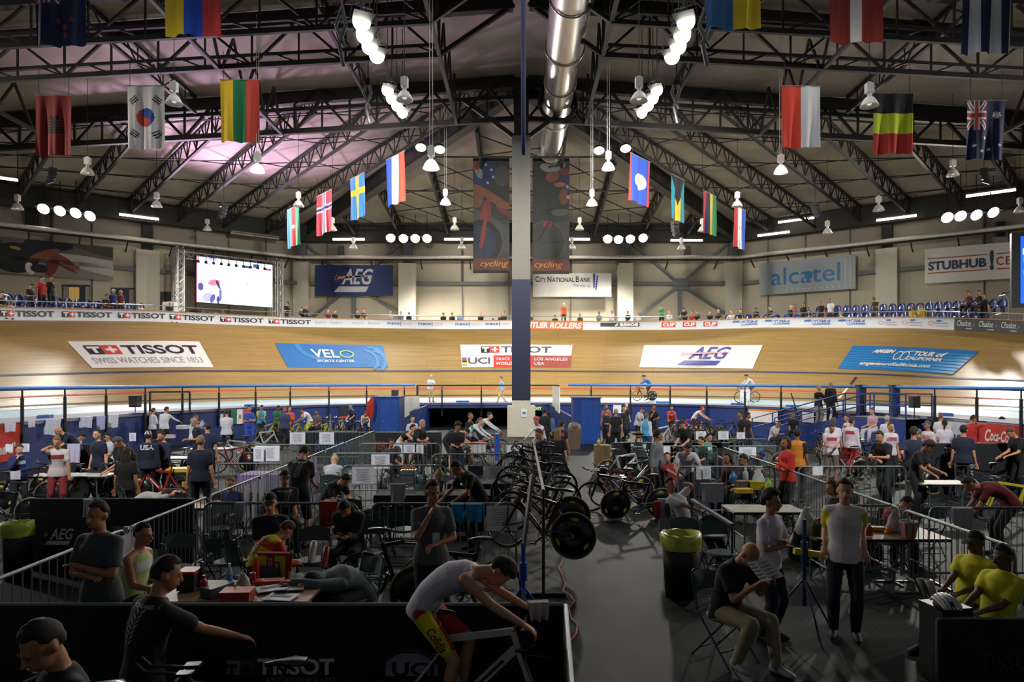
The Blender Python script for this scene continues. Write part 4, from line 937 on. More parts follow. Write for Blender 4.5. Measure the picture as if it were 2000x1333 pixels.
for s, pts, d0 in ((-1, ((706, 42), (712, 68), (722, 90), (736, 108)), 20), (1, ((1340, 42), (1333, 68), (1325, 90), (1313, 110)), 20), (-1, ((757, 176), (765, 192), (775, 206), (786, 220)), 27), (1, ((1283, 176), (1275, 192), (1266, 206), (1254, 220)), 27)):
 cl = 'near left' if s < 0 and d0 == 20 else 'near right' if d0 == 20 else 'far left' if s < 0 else 'far right'
 for k, (x, y) in enumerate(pts): put_flood(x, y, d0 + k * 1.2, 180 + s * -30, -25, (.95 if d0 == 20 else .85), '%s floodlight from the top in the %s truss cluster' % (ORD[k], cl), 'floodlights of the %s truss cluster' % cl)
 q = W(pts[0][0] - s * -38, pts[1][1] + 12, d0 + 2); t = empty('winch_bracket', q, label='black bracket holding the %s floodlight cluster' % cl, cat='bracket')
 m = MB(); m.tube([(0, 0, 1.1), (.12, 0, .5), (-.1, 0, -.1), (.05, 0, -.8)], .07, 6); m.tube([(0, 0, 1.1), (-.2, 0, .5), (.1, 0, -.2)], .06, 6); m.cyl((0, 0, 1), (0, 0, deckz(q.x, q.y) - q.z - .2), .03, n=5); m.build('bracket_arm', HOUS, t)
for px, py, s in ((822, 288, 'left girder, left one'), (859, 292, 'left girder, right one'), (1170, 294, 'right girder, left one'), (1222, 290, 'right girder, right one')): put_flood(px, py, 38, 180, -62, 1.0, 'black floodlight with a dim face on the ' + s, 'floodlights on the hip girders')
# ------------------------------------------------------------ fluorescent tubes along the eaves
TUBE = M('#fff8ea', .4, emit=9)
for i, (x0, y0, x1, y1, sd, lb) in enumerate([(233, 419, 310, 428, 'l', 'above the left wall column'), (-40, 342, 35, 350, 'l', 'cut by the left edge'), (450, 455, 545, 470, 'l', 'above the video screen'), (650, 468, 712, 468, 'b', 'over the navy sign'), (868, 468, 925, 468, 'b', 'left of the pillar'), (1111, 468, 1152, 468, 'b', 'right of the pillar'), (1310, 470, 1372, 470, 'b', 'over the right cross brace'),
        (1480, 461, 1542, 456, 'r', 'lowest on the right wall'), (1520, 435, 1590, 428, 'r', 'second from the corner on the right'), (1712, 431, 1790, 422, 'r', 'over the right wall column'), (1887, 384, 1984, 373, 'r', 'nearest on the right')]):
 off = 1.9; a = W3(sd, x0, y0, off); b = W3(sd, x1, y1, off); b.z = a.z
 if y0 < 400: b = W3(sd, x1, y1, 6); a = W3(sd, x0, y0, 6); b.z = a.z
 t = empty('strip_light', (a + b) / 2, label='bright white strip light under the eaves ' + lb, cat='strip light', group='strip lights along the eaves'); o = (a + b) / 2; dr = (b - a).normalized()
 for a2, b2 in ((a, o - dr * .03), (o + dr * .03, b)):
  m = MB(); m.cyl(a2 - o, b2 - o, .075, n=8); m.build('tube', TUBE if lb != 'above the video screen' else M('#8d8a80', .5), t)
 m = MB(); m.beam(a - o + Vector((0, 0, .13)), b - o + Vector((0, 0, .13)), .22, .1); m.build('housing', M('#6a675f', .6), t)
 zt = deckz(o.x, min(o.y, 57)) - o.z - .1
 for q in (a, b):
  if zt > .3: member(t, 'cord', q - o + Vector((0, 0, .15)), q - o + Vector((0, 0, zt)), .03, DSTEEL, rnd=True)
for px, py, rz, lb in ((103, 332, -40, 'left'), (1922, 333, 40, 'right'), (437, 401, -40, 'left, above the video screen'), (1592, 400, 40, 'right, over the grey sign'), (1318, 436, 20, 'right, near the girder end')):
 t = empty('line_speaker', W(px, py, 34), R(rz), label='small black column speaker hanging from the roof at the ' + lb, cat='speaker', group=None)
 m = MB()
 for k in range(4): m.box((0, -.05 * k * k * .3, -.2 * k), (.3, .3, .18), rot=Matrix.Rotation(R(10 * k), 3, 'X'))
 m.build('cabinet', HOUS, t); member(t, 'cord', (0, 0, .1), (0, 0, 1.4), .03, DSTEEL, rnd=True)
# ------------------------------------------------------------ video screen in its aluminium truss frame
ALU = M('#b9bab6', .35, .7)
v0 = W(352, 606, 49.5); v1 = W(545, 612, 54.5)
g0 = Vector((v0.x, v0.y)); g1 = Vector((v1.x, v1.y)); gd = (g1 - g0).normalized(); gn = Vector((gd.y, -gd.x))
vs = empty('video_screen', (g0.x, g0.y, 0), label='large bright video screen hung in a silver box truss frame', cat='screen')
def V3(t_, z, n_=0.0): q = gd * t_ + gn * n_; return Vector((q.x, q.y, z))
Lg = (g1 - g0).length
def boxtruss(name, a, b, up, sd, w=.5, bays=12):
 t = MB(); a = Vector(a); b = Vector(b); up = Vector(up) * w / 2; sd = Vector(sd) * w / 2
 cn = [(1, 1), (1, -1), (-1, -1), (-1, 1)]
 for i, j in cn: t.cyl(a + up * i + sd * j, b + up * i + sd * j, .05, n=6)
 for k in range(bays):
  p = a + (b - a) * k / bays; q = a + (b - a) * (k + 1) / bays
  for e in range(4):
   c0, c1 = cn[e], cn[(e + 1) % 4]
   if k % 2: c0, c1 = c1, c0
   t.cyl(p + up * c0[0] + sd * c0[1], q + up * c1[0] + sd * c1[1], .025, n=4)
 return t.build(name, ALU, vs)
zt0 = wz(g0, 488); g3d = Vector((gd.x, gd.y, 0)); n3d = Vector((gn.x, gn.y, 0))
zt1 = wz(g1, 508)
for t_, z in ((0, zt0), (Lg, zt0)):
 for n_ in (0, 1.0): boxtruss('truss_leg', V3(t_, 6.6, -n_), V3(t_, z, -n_), g3d, n3d, .42, 14)
 boxtruss('truss_head', V3(t_, z, 0), V3(t_, z, -1.2), g3d, Vector((0, 0, 1)), .42, 3)
boxtruss('truss_beam', V3(0, zt0 - .3, -.5), V3(Lg, zt0 - .3, -.5), Vector((0, 0, 1)), n3d, .5, 20)
m = MB(); m.beam(V3(.3, zt0 - .35, -.8), V3(Lg - .3, zt0 - .35, -.8), .1, .9); m.build('fascia', M('#4c4948', .7), vs)
for k in range(10):
 p = V3(1.2 + (Lg - 2.4) * k / 9, zt0 - .62, .1); m = MB(); m.cyl(p, p + Vector((0, 0, -.2)), .1, .12, 8); m.cyl(p + Vector((0, 0, .3)), p, .03, n=4); m.build('spotlight', HOUS, vs)
def tpar(px):
 r = (px - CX) / F; return (r * g0.y - g0.x) / (gd.x - r * gd.y)
ta, tb = tpar(383), tpar(531); qa = g0 + gd * ta; zb_, zt_ = wz(qa, 590), wz(qa, 501)
def pic_screen(U, V, c):
 c[:] = hx('#f2f2fb')
 def el(u, v, a, b, col, rot=0):
  du = (U - u) * 1.65; dv = V - v; x = du * math.cos(R(rot)) + dv * math.sin(R(rot)); y = -du * math.sin(R(rot)) + dv * math.cos(R(rot)); q = (x / a) ** 2 + (y / b) ** 2 < 1; c[q] = hx(col)
 el(.05, .34, .06, .09, '#3a3a72'); el(.22, .46, .13, .07, '#c46a86', 15); el(.27, .42, .03, .1, '#26284a', 20); el(.1, .33, .03, .04, '#e8ecff'); el(.14, .12, .12, .1, '#8e8ec0', 20); el(.3, .2, .03, .14, '#5a5a96'); el(.2, .1, .05, .1, '#44447e', -20); el(.27, .08, .03, .09, '#2c2c66')
 el(.2, .97, .1, .03, '#a09ac4'); el(.15, .85, .06, .03, '#c4a8cc'); el(.67, .16, .07, .02, '#b4b4dc', -30); el(.66, .48, .012, .03, '#8a86b8')
 c[(U > .6) & (U < .69) & (V > .85) & (V < .92)] = hx('#2a3c6e'); c[(U > .73) & (U < .82) & (V > .88) & (V < .97)] = hx('#2c4a84'); c[(U > .9) & (U < .98) & (V > .86) & (V < .9)] = hx('#8a3a80')
 c[U < .012] = hx('#f06aa0'); return c
printed('led_panel', lambda u, v: V3(ta + (tb - ta) * u, zb_ + (zt_ - zb_) * v, .1), 120, 70, pic_screen, vcmat('led_picture', .5, emit=1.25), vs)
m = MB(); m.beam(V3(ta, zb_ + (zt_ - zb_) / 2, -.12), V3(tb, zb_ + (zt_ - zb_) / 2, -.12), .3, zt_ - zb_ + .1); m.build('screen_back', HOUS, vs)
for k, (px, w, h, c_) in enumerate(((372, .9, .35, '#1c1c1e'), (384, .5, .25, '#a9a6a0'), (403, .8, .5, '#22262a'), (412, .3, .3, '#c07a3a'), (424, 1.0, .4, '#7c4a44'), (450, .5, .35, '#3a4450'), (352, .7, .9, '#d8d8d4'))):
 s_ = s_bar(px); p = bar(s_, .35, .9)
 t = empty('equipment_case', p, label='%s case on the deck under the video screen' % ('flat black', 'small grey', 'dark wheeled', 'small orange', 'brown', 'blue grey', 'white upright')[k], cat='case')
 m = MB(); m.box((0, 0, h / 2), (w, .5, h)); m.build('shell', M(c_, .6), t); m = MB(); m.box((0, 0, h + .02), (w * .96, .46, .05)); m.build('lid', M(c_, .5), t)
q0 = W(1991, 594, 37); q1 = W(1991, 463, 37)
t = empty('scoreboard', q0, R(-20), label='blue lit scoreboard cut by the right edge above the seats', cat='scoreboard'); hgt = q1.z - q0.z
m = MB(); m.box((2.4, 0, hgt / 2), (5.6, .3, hgt + .4)); m.build('cabinet', M('#23272c', .6), t)
f = plane_fn((.0, -.17, 0), (5, -.17, 0), (0, -.17, hgt)); m = MB(); rectp(m, (0, 0, 1, 1), f, 0); rectp(m, (.02, .72, .6, .82), lambda u, v: f(u, v, .01), 1); rectp(m, (.02, .6, .6, .7), lambda u, v: f(u, v, .01), 2); rectp(m, (.02, .42, .6, .5), lambda u, v: f(u, v, .01), 2)
text(m, 'W', (.04, .85, .2, .95), lambda u, v: f(u, v, .01), .04, mi=1); text(m, 'L', (.04, .14, .1, .24), lambda u, v: f(u, v, .01), .04, mi=1)
m.build('display', [M('#1560e0', .5, emit=1.0), M('#dfe8ff', .5, emit=1.0), M('#3f8af0', .5, emit=1.0)], t)
# ------------------------------------------------------------ blue shell seats
SEAT = M('#12307c', .22, coat=.4, var=.05)
def seat_proto():
 t = empty('stadium_seat'); m = MB()
 P = [(.20, .0), (.235, .12), (.235, .28), (.2, .4), (.12, .47), (.001, .49)]
 n = 10; rings = []
 rows = []
 for j in range(9):
  v = j / 8; row = []
  for i in range(9):
   u = i / 8 * 2 - 1; wd_ = .24 * (1 - max(0, v - .55) ** 2 * 3.4) ; row.append((u * wd_, .16 + .05 * (v) - .09 * (1 - u * u) * 0 + .08 * u * u * -1, .36 + .46 * v))
  rows.append(row)
 m.add([p for r in rows for p in r], [(j * 9 + i, j * 9 + i + 1, (j + 1) * 9 + i + 1, (j + 1) * 9 + i) for j in range(8) for i in range(8)], 0, True)
 m.add([(p[0], p[1] + .035, p[2]) for r in rows for p in r], [(j * 9 + i, (j + 1) * 9 + i, (j + 1) * 9 + i + 1, j * 9 + i + 1) for j in range(8) for i in range(8)], 0, True)
 m.build('backrest', SEAT, t)
 m = MB(); m.ball((0, -.04, .38), (.235, .22, .055), 14, 6); m.build('seat_shell', SEAT, t)
 m = MB(); m.box((0, .1, .18), (.06, .3, .36)); m.build('bracket', HOUS, t)
 return t
sp = None; cnt = 0
def seat_at(px, py, off, tier, lab, grp):
 global sp
 s_ = s_bar(px); x, y, nx, ny, b = plan(s_); p = bar(s_, 0, off); d = p.y
 q = Vector((p.x, p.y, CZ - (py - HY) * p.y / F - .82))
 t = seat_proto() if sp is None else copy_tree(sp)
 if sp is None: sp = t
 t.location = q; t.rotation_euler = (0, 0, math.atan2(ny, nx) - math.pi / 2); tag(t, lab, 'seat', grp)
for k in range(14): seat_at(92 + k * 17.5 if k < 13 else 325, 574 + k * 1.45, 2.4, 1, '%s blue shell seat in the upper left row' % ORD[k], 'upper row of blue seats at the left')
for k in range(12): seat_at(84 + k * 18.5, 592 + k * .9, 1.5, 0, '%s blue shell seat in the lower left row' % ORD[k], 'lower row of blue seats at the left')
for k in range(21): seat_at(1562 + k * 16.3, 598 - k * .62 - max(0, k - 11) * .3, 2.4, 1, '%s blue shell seat in the upper right row' % ORD[k], 'upper row of blue seats at the right')
for k in range(20): seat_at(1566 + k * 16.3, 610 - k * .3, 1.5, 0, '%s blue shell seat in the lower right row' % ORD[k], 'lower row of blue seats at the right')
for k in range(9): seat_at(1392 + k * 19 - (k > 3) * 4, 614, .9, 0, '%s low blue seat behind the barrier right of centre' % ORD[k], 'low blue seats behind the red boards')
for k in range(2): seat_at(1812 + k * 60, 609, .9, 0, '%s front seat near the amber and lime shirts' % ORD[k], 'front seats at the right')
for px, py0, py1, lb in ((44, 575, 606, 'left'), (1928, 576, 612, 'right')):
 s_ = s_bar(px); p = bar(s_, .05, 1.3); pn = plan(s_); z1 = wz(p, py0); t = empty('stand_railing', p, math.atan2(pn[3], pn[2]) - math.pi / 2, label='curved grey railing at the %s end of the blue seats' % lb, cat='railing')
 m = MB(); h = z1 - p.z; k = 1 if lb == 'left' else -1; m.tube([(0, 0, 0), (0, 0, h * .85), (k * .15, 0, h), (k * .6, .2, h), (k * 1.4, .5, h * .5), (k * 2.0, .6, 0)], .03, 6); m.tube([(0, 0, h * .5), (k * .9, .3, h * .5), (k * 1.5, .4, 0)], .03, 6); m.build('tube_frame', M('#7f8890', .4, .5), t)
t = empty('side_platform_rail', W(1957, 612, 39), label='two bar railing of the platform before the scoreboard', cat='railing')
m = MB(); h = 1.15
for z in (h, h * .5): m.beam((0, 0, z), (4, -.8, z + .12), .06, .06)
for x in (0, 2, 4): m.beam((x, -.2 * x, 0), (x, -.2 * x, h), .06, .06)
m.build('bars', M('#566a86', .4, .4), t)
# ------------------------------------------------------------ people: joints from a pose, one remeshed surface per body / garment
def rx(a): return Matrix.Rotation(R(a), 3, 'X')
def rz_(a): return Matrix.Rotation(R(a), 3, 'Z')
def ik(a, b, l1, l2, pole):
 a = Vector(a); b = Vector(b); d = b - a; L = min(d.length, (l1 + l2) * .995); dn = d.normalized(); b = a + dn * L
 x = (l1 * l1 - l2 * l2 + L * L) / (2 * L); h = math.sqrt(max(l1 * l1 - x * x, 0)); p = Vector(pole); p = (p - dn * p.dot(dn)).normalized()
 return a + dn * x + p * h, b
P0 = dict(pel=(0, 0, .93), lean=(2, 4), head=(0, 0), LH=(.26, -.04, .80), RH=(-.26, -.04, .80), LF=(.11, .0, .08), RF=(-.11, .02, .08), ep=(0, 1, -.3), kp=(0, -1, 0), curl=35, twist=0)
def PO(**k): d = dict(P0); d.update(k); return d
POSES = dict(
 stand=PO(), turn=PO(head=(5, 40), LH=(.24, -.12, .85)), look=PO(head=(28, 10), LH=(.08, -.30, 1.12), RH=(-.08, -.28, 1.10), ep=(0, .3, -1)),
 cross=PO(LH=(-.02, -.19, 1.20), RH=(.03, -.17, 1.12), ep=(1, .1, -.9), curl=20), chin=PO(head=(6, 10), LH=(.0, -.25, 1.10), RH=(-.06, -.19, 1.40), ep=(.6, -.2, -1), curl=60),
 work=PO(lean=(14, 16), head=(30, 0), LH=(.14, -.46, 1.02), RH=(-.14, -.44, .98), ep=(0, .5, -1)), reach=PO(lean=(8, 10), head=(10, -20), LH=(.2, -.1, .85), RH=(-.35, -.52, 1.12), ep=(0, .3, -1)),
 bend=PO(pel=(0, .16, .9), lean=(62, 30), head=(10, 0), LH=(.16, -.56, .55), RH=(-.16, -.55, .52), LF=(.14, 0, .08), RF=(-.14, .02, .08)), lean=PO(pel=(0, .1, .91), lean=(38, 18), head=(12, 10), LH=(.22, -.52, .92), RH=(-.2, -.5, .9), ep=(.4, .6, 0)),
 folded=PO(lean=(12, 14), head=(8, 0), LH=(-.02, -.36, 1.14), RH=(.02, -.33, 1.08), ep=(1, -.1, -.8), LF=(.16, -.08, .08), RF=(-.02, .06, .08)), walk=PO(lean=(4, 4), LF=(.09, -.34, .09), RF=(-.09, .32, .12), LH=(.26, .16, .9), RH=(-.26, -.22, .95)),
 hips=PO(LH=(.20, -.02, .98), RH=(-.20, -.02, .98), ep=(0, 1, 0), curl=70), phone=PO(head=(14, -8), RH=(-.16, -.05, 1.52), LH=(.24, -.1, .84), ep=(.25, -.5, -1), curl=70),
 sit=PO(pel=(0, 0, .53), lean=(4, 6), LH=(.14, -.34, .66), RH=(-.14, -.34, .66), LF=(.13, -.46, .08), RF=(-.13, -.44, .08), head=(8, 0)), sitlook=PO(pel=(0, 0, .53), lean=(16, 20), LH=(.07, -.42, .74), RH=(-.07, -.42, .74), LF=(.13, -.44, .08), RF=(-.13, -.42, .08), head=(40, 0)),
 sitfwd=PO(pel=(0, 0, .53), lean=(40, 22), LH=(.08, -.62, .55), RH=(-.08, -.6, .53), LF=(.16, -.42, .08), RF=(-.16, -.42, .08), head=(25, 0), ep=(.2, -.2, -1)), sitback=PO(pel=(0, .05, .50), lean=(-24, -14), LH=(.10, .05, 1.18), RH=(-.10, -.36, .78), LF=(.14, -.62, .08), RF=(-.14, -.6, .08), head=(10, -30), ep=(.9, -.2, .3)),
 recline=PO(pel=(0, .05, .45), lean=(-16, -4), LH=(.10, -.3, .66), RH=(-.04, -.34, .68), LF=(.14, -.6, .08), RF=(-.14, -.56, .08), head=(22, -10)), read=PO(pel=(0, 0, .53), lean=(14, 20), LH=(.10, -.44, .90), RH=(-.1, -.44, .88), LF=(.14, -.50, .08), RF=(-.20, -.30, .12), head=(32, 0), ep=(.3, .2, -1), curl=50), slump=PO(pel=(0, .1, .53), lean=(70, 40), LH=(-.02, -.72, .78), RH=(.04, -.66, .77), LF=(.14, -.4, .08), RF=(-.14, -.4, .08), head=(-5, 10), ep=(1, 0, 0)),
 ride=PO(pel=(0, .28, 1.00), lean=(46, 18), LH=(.20, -.46, 1.0), RH=(-.20, -.46, 1.0), LF=(.10, .0, .38), RF=(-.10, .12, .14), head=(-18, 0), ep=(.3, .5, -.6), curl=75), rideup=PO(pel=(0, .26, 1.0), lean=(26, 12), LH=(.20, -.42, 1.02), RH=(-.20, -.42, 1.02), LF=(.10, .0, .38), RF=(-.10, .12, .14), head=(0, 0), ep=(.3, .5, -.6), curl=75),
 droop=PO(pel=(0, .26, 1.0), lean=(56, 40), LH=(.16, -.50, .86), RH=(-.16, -.50, .86), LF=(.10, .0, .38), RF=(-.10, .12, .14), head=(20, 0), ep=(.2, 0, -1), curl=75),
 spanish=PO(pel=(0, .30, 1.0), lean=(58, 24), LH=(.24, -.62, .84), RH=(-.22, -.54, .92), LF=(.10, .02, .28), RF=(-.10, .10, .20), head=(42, 0), ep=(.15, .1, -.6), curl=45), kneel=PO(pel=(0, .1, .53), lean=(34, 18), LH=(.2, -.40, .42), RH=(-.2, -.40, .42), LF=(.2, -.3, .08), RF=(-.2, -.3, .08), head=(18, 0), ep=(.5, 0, .2)))
TH, SH, UA, FA = .44, .42, .29, .26
def joints(po):
 J = {}; pel = Vector(po['pel']); l0, l1 = po['lean']
 d0 = rx(l0 * .5) @ Vector((0, 0, 1)); d1 = rx(l0) @ Vector((0, 0, 1)); d2 = rx(l0 + l1) @ Vector((0, 0, 1)); T = rz_(po['twist'])
 d0, d1, d2 = T @ d0, T @ d1, T @ d2
 J['pel'] = pel; J['waist'] = pel + d0 * .16; J['chest'] = J['waist'] + d1 * .19; J['nb'] = J['chest'] + d2 * .19
 fw = lambda a: T @ (rx(a) @ Vector((0, -1, 0))); J['fw'] = [fw(l0 * .5), fw(l0), fw(l0 + l1)]; J['d'] = [d0, d1, d2]
 lat = T @ Vector((1, 0, 0)); J['lat'] = lat
 base = (l0 + l1) * .45; hp, hyw = po['head']; HR = T @ rz_(hyw) @ rx(base + hp); J['HR'] = HR
 nd = T @ (rx((l0 + l1) * .8 + hp * .5) @ Vector((0, 0, 1))); J['hb'] = J['nb'] + nd * .07; J['hc'] = J['hb'] + HR @ Vector((0, -.015, .095))
 for s, k in ((1, 'L'), (-1, 'R')):
  sh = J['nb'] - d2 * .078 + lat * (s * .165); J['sh' + k] = sh; ep = Vector(po['ep']); ep.x *= s
  J['el' + k], J['wr' + k] = ik(sh, po[k + 'H'], UA, FA, ep)
  hp_ = pel + Vector((s * .095, 0, -.03)); J['hip' + k] = hp_; J['kn' + k], J['an' + k] = ik(hp_, po[k + 'F'], TH, SH, Vector(po['kp']) + Vector((s * .12, 0, 0)))
 J['top'] = J['hc'] + HR @ Vector((0, .01, .135))
 return J
def hand(mb, wr, d, s, curl=35, mi=0, nseg=6):
 d = d.normalized(); up_ = Vector((0, 0, 1)); side = d.cross(up_)
 if side.length < .3: side = Vector((s, 0, 0)) * 1.0; side = side - d * side.dot(d)
 side.normalize(); side = side * s; n = side.cross(d).normalized()
 if n.z > 0: n = -n                                        # palm side looks down
 c = wr + d * .05
 mb.loft([(wr, side * .026, n * .02), (wr + d * .03, side * .036, n * .018), (wr + d * .085, side * .043, n * .015), (wr + d * .098, side * .036, n * .011)], 8, mi)
 for i, (o, l, r_) in enumerate(((.031, .068, .0085), (.0105, .078, .009), (-.0105, .072, .0085), (-.031, .056, .0075))):
  p = wr + d * .092 + side * (-o); a = R(curl * .5); q = d
  for j, (f_, rr) in enumerate(((.45, 1), (.32, .92), (.23, .82))):
   e = (q * math.cos(a) + n * math.sin(a)).normalized(); p2 = p + e * (l * f_); mb.cap(p, p2, r_ * rr, r_ * rr * .93, nseg, mi)
   q, n2 = e, n; a = R(curl * .8); p = p2
 p = wr + d * .03 - side * -.034 if False else wr + d * .032 + side * .034; q = (d * .75 + side * .6 + n * .25).normalized(); p2 = p + q * .038; mb.cap(p, p2, .0115, .0095, nseg, mi); q2 = (d * .95 + n * .35 - side * .05).normalized(); mb.cap(p2, p2 + q2 * .03, .0095, .008, nseg, mi)
def torso_rings(J, g, lo=0.0):
 """elliptic sections of the trunk, grown by g"""
 f0, f1, f2 = J['fw']; L = J['lat']; d0, d1, d2 = J['d']; r = lambda c, w, dp, f: (c, L * (w + g), f * (dp + g))
 return [r(J['pel'] - d0 * (.07 + lo), .166, .115, f0), r(J['pel'] + d0 * .02, .168, .118, f0), r(J['waist'] - d0 * .02, .148, .108, f0), r(J['waist'] + d1 * .09, .158, .115, f1), r(J['chest'] + f1 * .01, .178, .125, f1), r(J['chest'] + d2 * .09 + f2 * .01, .168, .115, f2), r(J['nb'] - d2 * .035, .108, .082, f2), r(J['nb'] + d2 * .01, .07, .06, f2)]
def limb(mb, pts, n=10):
 for (a, ra), (b, rb) in zip(pts[:-1], pts[1:]): mb.cap(a, b, ra, rb, n)
def body_mb(J):
 m = MB(); m.loft(torso_rings(J, -.012), 16)
 HR, hc = J['HR'], J['hc']; h = lambda x, y, z: hc + HR @ Vector((x, y, z))
 limb(m, [(J['nb'] - J['d'][2] * .02, .058), (J['hb'] + HR @ Vector((0, .005, .02)), .052)])
 m.ball(h(0, .012, .022), (.075, .094, .104), 16, 10, rot=HR); m.ball(h(0, -.02, -.04), (.06, .074, .078), 14, 8, rot=HR); m.ball(h(0, -.062, -.088), (.03, .028, .022), 8, 6, rot=HR)
 m.cap(h(0, -.092, .01), h(0, -.115, -.03), .009, .015, 8); m.cap(h(-.034, -.08, .022), h(.034, -.08, .022), .0105, .0105, 8); m.cap(h(-.018, -.09, -.06), h(.018, -.09, -.06), .009, .009, 6)
 for s in (-1, 1): m.ball(h(s * .077, .018, -.012), (.012, .022, .033), 8, 6, rot=HR)
 for s, k in ((1, 'L'), (-1, 'R')):
  limb(m, [(J['nb'] - J['d'][2] * .04 + J['lat'] * s * .06, .05), (J['sh' + k], .052), (J['sh' + k].lerp(J['el' + k], .5), .046), (J['el' + k], .037), (J['el' + k].lerp(J['wr' + k], .3), .038), (J['wr' + k], .025)])
  kn, an, hp = J['kn' + k], J['an' + k], J['hip' + k]
  limb(m, [(hp, .083), (hp.lerp(kn, .45), .072), (kn, .052), (kn.lerp(an, .3) + Vector((0, .012, 0)), .054), (an, .034)])
 return m
def shirt_mb(J, st):
 m = MB(); g = {'tank': .004, 'skin': .004}.get(st, .011); rg = torso_rings(J, g, .02 if st != 'crop' else -.2)
 if st == 'tank' or st == 'crop': rg = rg[(3 if st == 'crop' else 0):7]
 if st == 'hood': rg = torso_rings(J, .026, .05)
 if st in ('short', 'long', 'hood'): rg[0] = (rg[0][0], rg[0][1] * 1.2, rg[0][2] * 1.12); rg[1] = (rg[1][0], rg[1][1] * 1.1, rg[1][2] * 1.05)
 m.loft(rg, 18)
 for s, k in ((1, 'L'), (-1, 'R')):
  S, E_, Wr = J['sh' + k], J['el' + k], J['wr' + k]; a0 = J['nb'] - J['d'][2] * .04 + J['lat'] * s * .06 - J['d'][2] * .02
  if st in ('tank', 'crop'): m.cap(J['nb'] - J['d'][2] * .03 + J['lat'] * s * .075, J['chest'] + J['lat'] * s * .11, .03, .06, 8); continue
  ex = .026 if st == 'hood' else g; pts = [(a0, .054 + ex), (S, .057 + ex), (S.lerp(E_, .5), .05 + ex)]
  if st == 'short': pts = [(a0, .054 + ex), (S, .057 + ex), (S.lerp(E_, .62), .054 + ex)]
  elif st in ('long', 'hood', 'skin'): pts += [(E_, .042 + ex), (E_.lerp(Wr, .5), .038 + ex), (E_.lerp(Wr, .97), .03 + ex * .7)]
  limb(m, pts)
 if st in ('hood',): m.ball(J['nb'] + J['d'][2] * .03 - J['fw'][2] * .06, (.1, .07, .07), 10, 6)
 return m
def trouser_mb(J, st):
 m = MB(); rg = torso_rings(J, .001)[:3]; m.loft(rg, 16); g = {'tight': .004, 'tlong': .004}.get(st, .018)
 for s, k in ((1, 'L'), (-1, 'R')):
  kn, an, hp = J['kn' + k], J['an' + k], J['hip' + k]; pts = [(hp, .086 + g), (hp.lerp(kn, .45), .073 + g)]
  if st == 'tight': pts.append((hp.lerp(kn, .78), .062 + g))
  elif st == 'short': pts.append((hp.lerp(kn, .9), .066 + g))
  else: pts += [(kn, .056 + g), (kn.lerp(an, .4), .052 + g), (kn.lerp(an, .98), .04 + g * (.9 if st == 'long' else .4))]
  limb(m, pts)
 return m
def shoe_mb(J, k, po):
 an = J['an' + k]; kn = J['kn' + k]; m = MB(); f = Vector((0, -1, 0));
 if po['pel'][2] > .98: f = Vector((0, -.93, -.3))
 f.x = .12 * (1 if k == 'L' else -1); f.normalize(); u = Vector((0, 0, 1)); l = f.cross(u).normalized(); u = l.cross(f)
 m.loft([(an - f * .075 - u * .035, l * .02, u * .02), (an - f * .06 - u * .03, l * .036, u * .048), (an - u * .02, l * .04, u * .058), (an + f * .09 - u * .042, l * .046, u * .036), (an + f * .165 - u * .05, l * .042, u * .026), (an + f * .2 - u * .055, l * .02, u * .014)], 10); return m
